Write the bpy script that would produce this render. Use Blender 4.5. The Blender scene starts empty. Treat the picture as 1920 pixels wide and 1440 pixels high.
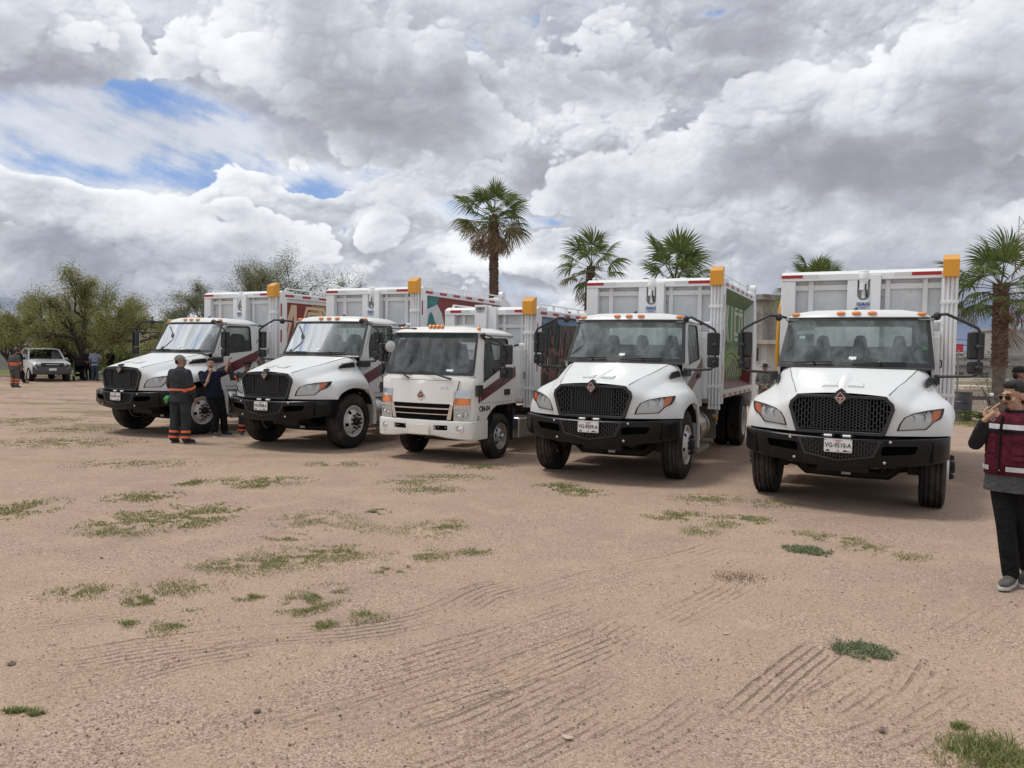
import bpy, bmesh, math, random
import numpy as np
from mathutils import Vector, Matrix

R = math.radians
scene = bpy.context.scene
COL = scene.collection

# ------------------------------------------------------------------ camera
cam_data = bpy.data.cameras.new('camera')
cam = bpy.data.objects.new('camera', cam_data)
COL.objects.link(cam)
CAM_H = 1.846
cam.matrix_world = (Matrix.Translation((0, 0, CAM_H)) @ Matrix.Rotation(R(90 - 2.2177), 4, 'X')
                    @ Matrix.Rotation(R(0.9798), 4, 'Z'))
cam_data.sensor_width = 36.0
cam_data.lens = 27.727
cam_data.clip_start = 0.1
cam_data.clip_end = 9000
scene.camera = cam
scene.view_settings.view_transform = 'Standard'
scene.view_settings.look = 'None'
scene.view_settings.gamma = 1.0
scene.view_settings.use_curve_mapping = False
scene.view_settings.exposure = 0.55
scene.cycles.max_bounces = 6
scene.cycles.transparent_max_bounces = 16
scene.cycles.use_denoising = True
scene.cycles.sample_clamp_indirect = 6.0

# ------------------------------------------------------------------ sky
SUN_EL, SUN_AZ = 66.0, 276.0     # azimuth clockwise from +Y (the view direction)
SKY_STRENGTH = 0.1
world = bpy.data.worlds.new("World")
scene.world = world
world.use_nodes = True
WN = world.node_tree
WN.nodes.clear()


class NT:
    """short-hand for building node trees"""
    def __init__(s, tree):
        s.t = tree

    def n(s, kind, **kw):
        nd = s.t.nodes.new(kind)
        for k, v in kw.items():
            setattr(nd, k, v)
        return nd

    def put(s, sock, v):
        if isinstance(v, bpy.types.NodeSocket):
            s.t.links.new(v, sock)
        elif v is not None:
            if sock.type == 'RGBA' and len(v) == 3:
                v = (*v, 1)
            sock.default_value = v

    def m(s, op, a, b=None, c=None, clamp=False):
        nd = s.n('ShaderNodeMath', operation=op, use_clamp=clamp)
        for i, v in enumerate((a, b, c)):
            s.put(nd.inputs[i], v)
        return nd.outputs[0]

    def vm(s, op, a, b=None, out=0):
        nd = s.n('ShaderNodeVectorMath', operation=op)
        s.put(nd.inputs[0], a)
        if op == 'SCALE':
            s.put(nd.inputs['Scale'], b)
        else:
            s.put(nd.inputs[1], b)
        return nd.outputs['Value'] if op in ('DOT_PRODUCT', 'LENGTH', 'DISTANCE') else nd.outputs['Vector']

    def noise(s, vec, scale, detail=4, rough=0.5, dist=0.0, lac=2.0, color=False):
        nd = s.n('ShaderNodeTexNoise')
        s.put(nd.inputs['Vector'], vec)
        nd.inputs['Scale'].default_value = scale
        nd.inputs['Detail'].default_value = detail
        nd.inputs['Roughness'].default_value = rough
        nd.inputs['Distortion'].default_value = dist
        nd.inputs['Lacunarity'].default_value = lac
        return nd.outputs['Color'] if color else nd.outputs['Fac']

    def voro(s, vec, scale, feature='F1', out='Distance', rand=1.0):
        nd = s.n('ShaderNodeTexVoronoi', feature=feature)
        s.put(nd.inputs['Vector'], vec)
        nd.inputs['Scale'].default_value = scale
        nd.inputs['Randomness'].default_value = rand
        return nd.outputs[out]

    def smooth(s, v, a, b, c=0.0, d=1.0):
        nd = s.n('ShaderNodeMapRange', interpolation_type='SMOOTHSTEP')
        s.put(nd.inputs[0], v)
        for i, q in enumerate((a, b, c, d)):
            s.put(nd.inputs[1 + i], q)
        return nd.outputs[0]

    def lin(s, v, a, b, c=0.0, d=1.0):
        nd = s.n('ShaderNodeMapRange')
        s.put(nd.inputs[0], v)
        for i, q in enumerate((a, b, c, d)):
            s.put(nd.inputs[1 + i], q)
        return nd.outputs[0]

    def mix(s, f, a, b, mode='MIX'):
        nd = s.n('ShaderNodeMix', data_type='RGBA', blend_type=mode)
        s.put(nd.inputs['Factor'], f)
        s.put(nd.inputs['A'], a)
        s.put(nd.inputs['B'], b)
        return nd.outputs['Result']


def pxdir(px, py):
    """direction of a sky feature (used once to lay out the cloud field round the place)"""
    a, b = px - 960, py - 720
    c, s_ = math.cos(R(.9798)), math.sin(R(.9798))
    X, Y = a * c + b * s_, -a * s_ + b * c
    c, s_ = math.cos(R(2.2177)), math.sin(R(2.2177))
    u = -Y / 1478.8
    v = np.array((X / 1478.8, c + u * s_, -s_ + u * c))
    return v / np.linalg.norm(v)


_rng = np.random.default_rng(11)
_PERM = np.concatenate([_rng.permutation(256)] * 2).astype(np.int32)
_GR = _rng.normal(size=(256, 3)).astype(np.float32)
_RP = _rng.random(size=(512, 3)).astype(np.float32)
_GR /= np.linalg.norm(_GR, axis=1, keepdims=True)


def perlin(x, y, z):
    xi, yi, zi = np.floor(x), np.floor(y), np.floor(z)
    fx, fy, fz = x - xi, y - yi, z - zi
    xi = xi.astype(np.int32) & 255
    yi = yi.astype(np.int32) & 255
    zi = zi.astype(np.int32) & 255
    u, v, w = (t * t * t * (t * (t * 6 - 15) + 10) for t in (fx, fy, fz))
    x1, y1, z1 = (xi + 1) & 255, (yi + 1) & 255, (zi + 1) & 255

    def g(a, b, c, dx, dy, dz):
        h = _GR[_PERM[_PERM[_PERM[a] + b] + c]]
        return h[..., 0] * dx + h[..., 1] * dy + h[..., 2] * dz
    n00 = g(xi, yi, zi, fx, fy, fz) * (1 - u) + g(x1, yi, zi, fx - 1, fy, fz) * u
    n10 = g(xi, y1, zi, fx, fy - 1, fz) * (1 - u) + g(x1, y1, zi, fx - 1, fy - 1, fz) * u
    n01 = g(xi, yi, z1, fx, fy, fz - 1) * (1 - u) + g(x1, yi, z1, fx - 1, fy, fz - 1) * u
    n11 = g(xi, y1, z1, fx, fy - 1, fz - 1) * (1 - u) + g(x1, y1, z1, fx - 1, fy - 1, fz - 1) * u
    return (n00 * (1 - v) + n10 * v) * (1 - w) + (n01 * (1 - v) + n11 * v) * w


def sst(v, a, b):
    t = np.clip((v - a) / (b - a), 0, 1)
    return t * t * (3 - 2 * t)


# (pixel x, y, radius x, y, weight): where the blue shows and where the deck is thick, laid out on the sky
COVER = [
    (250, 155, 60, 28, -.36), (330, 188, 70, 22, -.36), (420, 212, 45, 22, -.34), (20, 212, 80, 14, -.30), (130, 232, 80, 12, -.20), (370, 160, 60, 20, -.3),
    (120, 300, 120, 26, -.46), (250, 338, 110, 20, -.46), (340, 352, 60, 16, -.40), (30, 285, 50, 22, -.32), (60, 255, 100, 12, -.2),
    (620, 350, 50, 18, -.60), (470, 300, 60, 12, -.3), (690, 330, 40, 10, -.35), (590, 330, 40, 12, -.4), (845, 405, 75, 28, -.60), (1000, 398, 100, 13, -.55), (925, 400, 60, 18, -.45), (800, 380, 40, 14, -.4),
    (650, 425, 12, 30, -.45), (1345, 6, 34, 14, -.50), (560, 345, 40, 10, -.2), (1010, 545, 60, 20, -.35), (320, 250, 240, 50, -.10),
    (100, 420, 160, 90, .16), (470, 395, 110, 50, .16), (715, 400, 60, 55, .24), (250, 400, 80, 60, .1),
    (750, 190, 240, 130, .20), (1300, 250, 420, 260, .16), (130, 90, 220, 70, .22), (1700, 200, 400, 250, .20), (300, 530, 300, 60, .14), (560, 80, 80, 80, .08)]
THICK = [
    (110, 120, 170, 60, .50), (680, 70, 120, 50, .25), (720, 220, 90, 60, .18), (850, 200, 150, 65, .48), (760, 258, 150, 40, .26),
    (1090, 160, 190, 60, .75), (1000, 30, 160, 50, .35), (1010, 330, 110, 45, .30), (480, 408, 110, 20, .60),
    (560, 450, 120, 16, .48), (1800, 285, 200, 45, .75), (1600, 315, 200, 30, .38), (1850, 420, 160, 60, .32),
    (1420, 300, 90, 26, .22), (1880, 170, 150, 90, .20), (1400, 100, 90, 60, .25), (1700, 235, 200, 50, .25), (1000, 520, 190, 18, .35),
    (1330, 485, 120, 12, .35), (1470, 360, 130, 20, .32), (1200, 350, 160, 25, .2), (40, 545, 120, 24, .55), (60, 480, 90, 30, .15),
    (1500, 50, 200, 50, .15), (300, 90, 90, 40, .22), (560, 130, 60, 40, .1),
    (340, 265, 300, 45, -.25), (550, 200, 50, 60, -.30), (440, 30, 60, 50, -.25), (300, 20, 160, 30, -.12), (1150, 245, 130, 30, -.45),
    (1180, 70, 90, 45, -.30), (1570, 120, 90, 40, -.40), (1290, 210, 50, 70, -.15), (530, 310, 80, 24, -.42),
    (150, 380, 110, 50, -.45), (260, 385, 50, 20, -.3), (715, 365, 60, 30, -.35), (300, 570, 120, 20, -.40), (260, 480, 60, 20, -.2),
    (1640, 430, 140, 30, -.35), (1200, 430, 130, 25, -.22), (1750, 70, 60, 40, -.25), (1470, 200, 60, 40, -.12), (840, 350, 60, 20, -.2)]
RAIN = [(1860, 620, 230, 80, 1.1), (1480, 560, 200, 60, .18), (20, 566, 130, 22, .65), (290, 500, 190, 40, .14), (420, 500, 130, 50, .10)]

LAYERS = [
    [(900, 470, 260, 60, .20), (1860, 610, 300, 110, .6), (1300, 440, 300, 50, .20), (300, 540, 300, 40, .30), (1600, 430, 240, 70, .2), (450, 60, 300, 90, .15),
     (1350, 60, 300, 90, .25), (330, 290, 340, 60, -.18), (120, 180, 120, 40, -.2)],
    [(480, 385, 100, 55, .42), (560, 440, 130, 30, .25), (710, 395, 70, 55, .40), (1150, 260, 150, 50, .30), (1100, 150, 170, 60, .25),
     (1500, 330, 260, 60, .1), (110, 120, 200, 70, .35), (540, 270, 80, 24, .2), (330, 290, 300, 70, -.25), (250, 410, 60, 50, .3),
     (350, 520, 160, 30, .2), (1700, 460, 90, 30, .25)],
    [(90, 400, 130, 80, .40), (20, 330, 50, 60, .3), (210, 440, 60, 60, .2), (250, 520, 150, 40, .22), (820, 190, 230, 110, .38), (1680, 215, 280, 100, .42),
     (1850, 120, 120, 120, .25), (1000, 60, 150, 50, .25), (300, 240, 300, 80, -.45), (1300, 120, 140, 100, -.15), (1350, 380, 400, 60, -.15),
     (600, 360, 100, 40, -.2)]]


def worley(x, y, z, seed=0):
    """distance to the nearest scattered point"""
    xi, yi, zi = np.floor(x), np.floor(y), np.floor(z)
    fx, fy, fz = x - xi, y - yi, z - zi
    xi, yi, zi = (q.astype(np.int32) + seed for q in (xi, yi, zi))
    best = np.full(x.shape, 9.0, np.float32)
    for i in (-1, 0, 1):
        for j in (-1, 0, 1):
            pij = _PERM[_PERM[(xi + i) & 255] + ((yi + j) & 255)]
            for k in (-1, 0, 1):
                h = _RP[_PERM[pij + ((zi + k) & 255)]]
                d = (h[..., 0] + i - fx) ** 2 + (h[..., 1] + j - fy) ** 2 + (h[..., 2] + k - fz) ** 2
                np.minimum(best, d, out=best)
    return np.sqrt(best)


def cloud_field(D, pitch):
    """cloud opacity and colour for an image of directions; pitch = radians per pixel row, row 0 lowest"""
    x, y, z = (np.ascontiguousarray(D[..., i], np.float32) for i in range(3))

    def blobs(lst):
        acc = np.zeros(x.shape, np.float32)
        for px, py, rx, ry, wt in lst:
            c = pxdir(px, py)
            q = ((wxx - c[0]) * (1478.8 / rx)) ** 2 + ((y - c[1]) * 1.5) ** 2 + ((wzz - c[2]) * (1478.8 / ry)) ** 2
            acc += wt * np.exp(-np.minimum(q, 30))
        return acc

    def fbm(X, Y, Z, f, n, g=.5):
        r, a = np.zeros(x.shape, np.float32), 1.0
        for i in range(n):
            r += a * perlin(X * f + 5.3 * i, Y * f, Z * f)
            a *= g
            f *= 2.04
        return r
    zz = z * 1.45                                  # clouds flatten into layers towards the horizon
    w1, w2 = fbm(x, y + 3, zz, 6, 5, .55), fbm(x + 4, y, zz, 6, 5, .55)
    wxx, wzz = x + .040 * w1, z + .026 * w2        # ragged edges for the laid-out areas
    cov = blobs(COVER)
    th = blobs(THICK)
    soft = fbm(x + 2, y + 9, zz, 5, 5, .55)
    ramp_p = np.array([.02, .20, .42, .68, .95])
    ramp_c = np.array([(.72, .735, .755), (.575, .592, .625), (.425, .443, .485), (.312, .325, .365), (.222, .229, .262)])

    def shade(g):
        g = .5 + .5 * np.tanh((g - .48) * 1.5)
        return np.stack([np.interp(g, ramp_p, ramp_c[:, i]) for i in range(3)], -1)

    def shift(a, k, h):
        """a sampled k rows higher up and h columns to the left, towards the sun"""
        if k:
            a = np.concatenate([a[k:], np.repeat(a[-1:], k, 0)], 0)
        return np.roll(a, h, 1) if h else a
    # thin streaky high veil
    fine = fbm(x, y, zz, 16, 5, .6)
    s = fbm(x + z * .9, y, (z + .28 * x) * 3.0, 3.4, 7, .64)
    va = sst(s * .75 + .05 + cov * .42 + .30 * fine + blobs([(190, 262, 240, 28, .42), (330, 235, 140, 24, .28), (120, 200, 160, 30, .15)]), -.42, .30) * .94
    vc = np.clip(.49 + .13 * s + .07 * fine - .12 * th, .36, .66)[..., None] * np.array((.94, .985, 1.075))
    col = vc * va[..., None]
    tot = va
    px1 = 1.0 / pitch
    for L, (seed, f0, thr, amp, dens) in enumerate(((31, 6.0, .02, .55, .92), (57, 7.4, -.13, .60, .97), (83, 5.2, -.17, .66, .985))):
        o = seed * 1.37
        X, Y, Z = x + .020 * w1 + o, y + .010 * w2, zz + .020 * w2
        mac = fbm(X, Y, Z, f0 * .62, 3, .5)
        puff = np.zeros(x.shape, np.float32)
        g, f = 1.0, f0 * 2.0
        for i in range(4):
            d = worley(X * f, Y * f, Z * f, seed + 17 * i)
            b = np.sqrt(np.clip(1.0 - d * d * 1.15, 0, 1)) - .62      # round heads
            puff += g * b
            X, Z = X + .010 * g * b, Z + .010 * g * b
            g *= .56
            f *= 2.1
        fi = fbm(X, Y, Z, 24, 4, .6)
        T = amp * mac + .40 * puff + .05 * fi + blobs(LAYERS[L]) + cov * .8 + thr
        big = T - shift(T, int(.05 * px1), 0)           # > 0 on tops, < 0 on undersides
        alpha = sst(T, 0, .045 + .20 * sst(-big, -.05, .30)) * dens
        H = .40 * puff + .35 * mac + .03 * fi
        rel = 2.6 * (H - shift(H, max(1, int(.0035 * px1)), max(1, int(.002 * px1)))) + 1.5 * (H - shift(H, max(1, int(.011 * px1)), int(.006 * px1)))
        rel = np.clip(rel, -.45, .45)
        lit = np.clip(1 - .8 * np.abs(th), .45, 1)
        gr = .22 + .50 * sst(T, .02, .42) + .58 * th * (1 + .8 * fi + .5 * mac) + .34 * soft - .62 * rel * lit - .85 * np.clip(big, -.4, .5) - .16 * puff * lit
        cl = shade(gr)
        a = alpha[..., None]
        col = cl * a + col * (1 - a)
        tot = 1 - (1 - tot) * (1 - alpha)
    rain = np.clip(blobs(RAIN) * (1 + .5 * soft), 0, .9)[..., None] * tot[..., None]
    col = col * (1 - rain) + rain * np.array((.105, .135, .21))
    return col.astype(np.float32), tot.astype(np.float32)     # premultiplied colour, opacity


def cloud_image(name, W, H, az0, az1, el0, el1):
    az = np.linspace(az0, az1, W, endpoint=False) + (az1 - az0) / W / 2
    el = np.linspace(el0, el1, H, endpoint=False) + (el1 - el0) / H / 2
    A, E = np.meshgrid(np.radians(az), np.radians(el))
    D = np.stack([np.sin(A) * np.cos(E), np.cos(A) * np.cos(E), np.sin(E)], -1)
    col, al = cloud_field(D, math.radians((el1 - el0) / H))
    im = bpy.data.images.new(name, W, H, alpha=True, float_buffer=True)
    im.colorspace_settings.name = 'Non-Color'
    im.alpha_mode = 'CHANNEL_PACKED'
    im.pixels.foreach_set(np.concatenate([col, al[..., None]], -1).astype(np.float32).ravel())
    im.pack()
    return im


def build_sky():
    w = NT(WN)
    out = w.n('ShaderNodeOutputWorld')
    bg = w.n('ShaderNodeBackground')
    bg.inputs['Strength'].default_value = SKY_STRENGTH
    sky = w.n('ShaderNodeTexSky', sky_type='NISHITA')
    sky.sun_disc = False
    sky.sun_elevation = R(SUN_EL)
    sky.sun_rotation = R(SUN_AZ)
    sky.altitude = 300
    D = w.vm('NORMALIZE', w.n('ShaderNodeTexCoord').outputs['Generated'])
    sep = w.n('ShaderNodeSeparateXYZ')
    w.put(sep.inputs[0], D)
    X, Y, Z = sep.outputs
    az = w.m('MULTIPLY', w.m('ARCTAN2', X, Y), 180 / math.pi)
    el = w.m('MULTIPLY', w.m('ARCSINE', Z), 180 / math.pi)

    def tex(name, W, H, a0, a1, e0, e1, wrap):
        im = w.n('ShaderNodeTexImage', extension='EXTEND')
        im.image = cloud_image(name, W, H, a0, a1, e0, e1)
        uv = w.n('ShaderNodeCombineXYZ')
        w.put(uv.inputs[0], w.lin(az, a0, a1))
        w.put(uv.inputs[1], w.lin(el, e0, e1))
        w.put(im.inputs['Vector'], uv.outputs[0])
        return im.outputs['Color'], im.outputs['Alpha']
    c1, a1 = tex('clouds_all_round', 900, 260, -180, 180, -6, 90, True)
    c2, a2 = tex('clouds_ahead', 1560, 720, -43, 43, -3, 36.7, False)
    k = w.m('MULTIPLY', w.smooth(w.m('ABSOLUTE', az), 38, 42.5, 1, 0), w.smooth(el, 30, 34, 1, 0))
    k = w.m('MULTIPLY', k, w.smooth(el, -2.9, -2, 0, 1))
    cloud = w.mix(k, c1, c2)
    al = w.m('ADD', w.m('MULTIPLY', a1, w.m('SUBTRACT', 1.0, k)), w.m('MULTIPLY', a2, k))
    s = 1.0 / SKY_STRENGTH
    blue = w.mix(.75, w.vm('SCALE', sky.outputs[0], SKY_STRENGTH), (.118, .215, .46))
    blue = w.mix(w.smooth(Z, .0, .30, .75, 0.0), blue, (.24, .36, .56))
    c = w.vm('ADD', cloud, w.vm('SCALE', blue, w.m('SUBTRACT', 1.0, al)))
    # below the horizon the dome takes the colour of far dry ground
    c = w.mix(w.smooth(Z, -.04, -.005, 1.0, 0.0), c, (.20, .17, .14))
    w.put(bg.inputs['Color'], w.vm('SCALE', c, s))
    w.put(out.inputs['Surface'], bg.outputs[0])


build_sky()

# ------------------------------------------------------------------ sun
sun_data = bpy.data.lights.new('sun', 'SUN')
sun_data.energy = 1.45
sun_data.angle = R(16)
sun_data.color = (1.0, .965, .91)
sun = bpy.data.objects.new('sun', sun_data)
COL.objects.link(sun)
_sd = Vector((math.sin(R(SUN_AZ)) * math.cos(R(SUN_EL)), math.cos(R(SUN_AZ)) * math.cos(R(SUN_EL)), math.sin(R(SUN_EL))))
sun.rotation_euler = _sd.to_track_quat('Z', 'Y').to_euler()
sun.location = _sd * 60

# ------------------------------------------------------------------ helpers: materials
MATS = {}


def mat(name, col, rough=.5, metal=0.0, spec=.5, var=0.0, scale=6.0, bump=0.0, bscale=60.0, col2=None, coat=0.0, emit=None, specks=0.0, bdist=.02, dirt=0.0, dirtcol=(.30, .22, .17)):
    """principled material with colour variation, fine relief and optional dust"""
    if name in MATS:
        return MATS[name]
    m = bpy.data.materials.new(name)
    m.use_nodes = True
    t = NT(m.node_tree)
    p = m.node_tree.nodes['Principled BSDF']
    p.inputs['Roughness'].default_value = rough
    p.inputs['Metallic'].default_value = metal
    p.inputs['Specular IOR Level'].default_value = spec
    p.inputs['Coat Weight'].default_value = coat
    p.inputs['Coat Roughness'].default_value = .16
    c = (*col, 1)
    p.inputs['Base Color'].default_value = c
    if var or col2 or dirt or bump or specks:
        P = t.n('ShaderNodeTexCoord').outputs['Object']
    if var or col2:
        n = t.noise(P, scale, 6, .6, .3)
        n = t.smooth(n, .3, .7)
        a = tuple(q * (1 - var) for q in col)
        b = col2 or tuple(min(1, q * (1 + var)) for q in col)
        c = t.mix(n, a, b)
    if dirt:
        n = t.noise(P, 2.3, 8, .62, .4)
        n2 = t.noise(P, 26, 4, .6)
        f = t.m('MULTIPLY', t.smooth(n, .42, .75), t.smooth(n2, .25, .7, .35, 1.0))
        sz = t.n('ShaderNodeSeparateXYZ')
        t.put(sz.inputs[0], P)
        f = t.m('MULTIPLY', f, t.smooth(sz.outputs[2], .45, 1.25, 2.6, 1.0))     # road dust gathers low down
        f = t.m('MULTIPLY', f, dirt, clamp=True)
        c = t.mix(f, c, dirtcol)
        t.put(p.inputs['Roughness'], t.lin(f, 0, 1, rough, .85))
    if specks:      # small chips, drips and rust marks
        vo = t.n('ShaderNodeTexVoronoi')
        t.put(vo.inputs['Vector'], t.vm('ADD', t.vm('MULTIPLY', P, (1, 1, .55)), t.vm('SCALE', t.noise(P, 30, 3, .6, color=True), .05)))
        vo.inputs['Scale'].default_value = 7.5
        sc = t.n('ShaderNodeSeparateColor')
        t.put(sc.inputs[0], vo.outputs['Color'])
        f = t.m('MULTIPLY', t.smooth(vo.outputs['Distance'], .10, .05), t.smooth(sc.outputs[0], .60, .75))
        c = t.mix(t.m('MULTIPLY', f, specks), c, (.16, .13, .11))
    if not isinstance(c, tuple):
        t.put(p.inputs['Base Color'], c)
    if bump:
        b = t.n('ShaderNodeBump')
        b.inputs['Strength'].default_value = bump
        b.inputs['Distance'].default_value = bdist
        t.put(b.inputs['Height'], t.noise(P, bscale, 4, .6))
        t.put(p.inputs['Normal'], b.outputs[0])
    if emit:
        p.inputs['Emission Color'].default_value = (*emit[:3], 1)
        p.inputs['Emission Strength'].default_value = emit[3]
    MATS[name] = m
    return m


def glass(name, tint, rough=.0, ior=1.5, film=0.0, filmcol=(.5, .55, .55)):
    """thin pane: tinted see-through plus mirror reflection, with an optional dust film"""
    if name in MATS:
        return MATS[name]
    m = bpy.data.materials.new(name)
    m.use_nodes = True
    t = NT(m.node_tree)
    m.node_tree.nodes.clear()
    out = t.n('ShaderNodeOutputMaterial')
    tr = t.n('ShaderNodeBsdfTransparent')
    tr.inputs[0].default_value = (*tint, 1)
    gl = t.n('ShaderNodeBsdfGlossy')
    gl.inputs['Roughness'].default_value = rough
    fr = t.n('ShaderNodeFresnel')
    fr.inputs['IOR'].default_value = ior
    mx = t.n('ShaderNodeMixShader')
    t.put(mx.inputs[0], t.m('MULTIPLY', fr.outputs[0], 1.15, clamp=True))
    t.put(mx.inputs[1], tr.outputs[0])
    t.put(mx.inputs[2], gl.outputs[0])
    res = mx.outputs[0]
    if film:
        P = t.n('ShaderNodeTexCoord').outputs['Object']
        n = t.noise(t.vm('MULTIPLY', P, (1, 1, .5)), 5, 6, .6, .5)
        d = t.n('ShaderNodeBsdfDiffuse')
        d.inputs[0].default_value = (*filmcol, 1)
        m2 = t.n('ShaderNodeMixShader')
        t.put(m2.inputs[0], t.smooth(n, .3, .75, film * .3, film * 1.5))
        t.put(m2.inputs[1], res)
        t.put(m2.inputs[2], d.outputs[0])
        res = m2.outputs[0]
    t.put(out.inputs[0], res)
    MATS[name] = m
    return m


# ------------------------------------------------------------------ helpers: meshes
class MB:
    """collects shapes; build() links them as ONE mesh object"""
    def __init__(s):
        s.v, s.f, s.m, s.sm = [], [], [], []
        s.M = None

    def add(s, vs, fs, mi=0, smooth=False):
        o = len(s.v)
        if s.M is not None:
            vs = [s.M @ Vector(v) for v in vs]
        s.v.extend(tuple(v) for v in vs)
        for f in fs:
            s.f.append([o + i for i in f])
            s.m.append(mi)
            s.sm.append(smooth)
        return s

    def box(s, x0, x1, y0, y1, z0, z1, mi=0):
        return s.add([(x0, y0, z0), (x1, y0, z0), (x1, y1, z0), (x0, y1, z0), (x0, y0, z1), (x1, y0, z1), (x1, y1, z1), (x0, y1, z1)],
                     [(0, 3, 2, 1), (4, 5, 6, 7), (0, 1, 5, 4), (1, 2, 6, 5), (2, 3, 7, 6), (3, 0, 4, 7)], mi)

    def bar(s, a, b, w, d, mi=0, up=(0, 0, 1)):
        """rectangular bar from a to b"""
        a, b = Vector(a), Vector(b)
        t = (b - a).normalized()
        u = Vector(up)
        if abs(t.dot(u)) > .98:
            u = Vector((0, 1, 0))
        x = t.cross(u).normalized() * (w / 2)
        y = t.cross(x).normalized() * (d / 2)
        vs = [p + i * x + j * y for p in (a, b) for i, j in ((-1, -1), (1, -1), (1, 1), (-1, 1))]
        return s.add(vs, [(0, 1, 2, 3), (7, 6, 5, 4), (0, 4, 5, 1), (1, 5, 6, 2), (2, 6, 7, 3), (3, 7, 4, 0)], mi)

    def tube(s, pts, r, n=8, mi=0, caps=True, flat=1.0, smooth=True):
        pts = [Vector(p) for p in pts]
        rs = r if isinstance(r, (list, tuple)) else [r] * len(pts)
        T = []
        for i in range(len(pts)):
            a, b = pts[max(0, i - 1)], pts[min(len(pts) - 1, i + 1)]
            T.append((b - a).normalized())
        u = Vector((0, 0, 1)) if abs(T[0].z) < .9 else Vector((1, 0, 0))
        u = (u - T[0] * u.dot(T[0])).normalized()
        vs, fs = [], []
        for i, p in enumerate(pts):
            u = (u - T[i] * u.dot(T[i])).normalized()
            w = T[i].cross(u)
            for k in range(n):
                a = 2 * math.pi * k / n
                vs.append(p + (u * math.cos(a) * flat + w * math.sin(a)) * rs[i])
        for i in range(len(pts) - 1):
            for k in range(n):
                fs.append((i * n + k, i * n + (k + 1) % n, (i + 1) * n + (k + 1) % n, (i + 1) * n + k))
        s.add(vs, fs, mi, smooth)
        if caps:
            s.add(vs[:n], [tuple(range(n))[::-1]], mi)
            s.add(vs[-n:], [tuple(range(n))], mi)
        return s

    def cyl(s, a, b, r, n=16, mi=0, r2=None):
        return s.tube([a, b], [r, r if r2 is None else r2], n, mi)

    def lathe(s, prof, o, axis='x', n=32, mi=0, mis=None, skip=None, smooth=True):
        """prof: list of (radius, height along axis); axis unit name with sign"""
        ax = {'x': ((1, 0, 0), (0, 1, 0), (0, 0, 1)), '-x': ((-1, 0, 0), (0, 1, 0), (0, 0, 1)), 'z': ((0, 0, 1), (1, 0, 0), (0, 1, 0)),
              'y': ((0, 1, 0), (1, 0, 0), (0, 0, 1)), '-y': ((0, -1, 0), (1, 0, 0), (0, 0, 1))}[axis]
        A, U, W = (Vector(q) for q in ax)
        o = Vector(o)
        vs = []
        for r, h in prof:
            for k in range(n):
                a = 2 * math.pi * k / n
                vs.append(o + A * h + (U * math.cos(a) + W * math.sin(a)) * r)
        for i in range(len(prof) - 1):
            fs = []
            for k in range(n):
                if skip and skip(i, k):
                    continue
                fs.append((i * n + k, i * n + (k + 1) % n, (i + 1) * n + (k + 1) % n, (i + 1) * n + k))
            base = len(s.v)
            if i == 0:
                s.add(vs, [], mi)
                o0 = base
            for f in fs:
                s.f.append([o0 + q for q in f])
                s.m.append(mis[i] if mis else mi)
                s.sm.append(smooth)
        return s

    def grid(s, rows, mi=0, smooth=True, close=False):
        """rows of equal point lists"""
        n = len(rows[0])
        vs = [p for r in rows for p in r]
        fs = []
        for i in range(len(rows) - 1):
            for k in range(n if close else n - 1):
                fs.append((i * n + k, i * n + (k + 1) % n, (i + 1) * n + (k + 1) % n, (i + 1) * n + k))
        return s.add(vs, fs, mi, smooth)

    def plate(s, outline, off, mi=0, smooth=False):
        """solid from a closed 3-D outline pushed by vector off"""
        n = len(outline)
        a = [Vector(p) for p in outline]
        b = [p + Vector(off) for p in a]
        return s.add(a + b, [tuple(range(n)), tuple(range(2 * n - 1, n - 1, -1))] + [(i, i + n, (i + 1) % n + n, (i + 1) % n) for i in range(n)], mi, smooth)

    def ring(s, outer, inner, off, mi=0):
        """frame between two closed 3-D outlines of equal count, with thickness off"""
        n = len(outer)
        A, B = [Vector(p) for p in outer], [Vector(p) for p in inner]
        o = Vector(off)
        C, Dv = [p + o for p in A], [p + o for p in B]
        fs = []
        for i in range(n):
            j = (i + 1) % n
            fs += [(i, j, n + j, n + i), (2 * n + i, 3 * n + i, 3 * n + j, 2 * n + j), (i, 2 * n + i, 2 * n + j, j), (n + i, n + j, 3 * n + j, 3 * n + i)]
        return s.add(A + B + C + Dv, fs, mi)

    def ball(s, c, r, n=12, mi=0, m=None):
        """ellipsoid; r = (rx, ry, rz)"""
        r = (r, r, r) if not isinstance(r, (tuple, list)) else r
        k = m or max(4, n // 2)
        rows = []
        for i in range(k + 1):
            ph = math.pi * i / k - math.pi / 2
            rows.append([(c[0] + r[0] * math.cos(ph) * math.cos(2 * math.pi * j / n), c[1] + r[1] * math.cos(ph) * math.sin(2 * math.pi * j / n),
                          c[2] + r[2] * math.sin(ph)) for j in range(n)])
        return s.grid(rows, mi, True, True)

    def mesh(s, name, mats, angle=35, merge=True):
        me = bpy.data.meshes.new(name)
        me.from_pydata(s.v, [], s.f)
        for m in (mats if isinstance(mats, (list, tuple)) else [mats]):
            me.materials.append(m)
        me.polygons.foreach_set('material_index', s.m)
        me.polygons.foreach_set('use_smooth', s.sm)
        bm = bmesh.new()
        bm.from_mesh(me)
        if merge:
            bmesh.ops.remove_doubles(bm, verts=bm.verts, dist=1e-5)
        bmesh.ops.recalc_face_normals(bm, faces=bm.faces)
        bm.to_mesh(me)
        bm.free()
        if angle and any(s.sm):
            me.set_sharp_from_angle(angle=R(angle))
        me.update()
        return me

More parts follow.
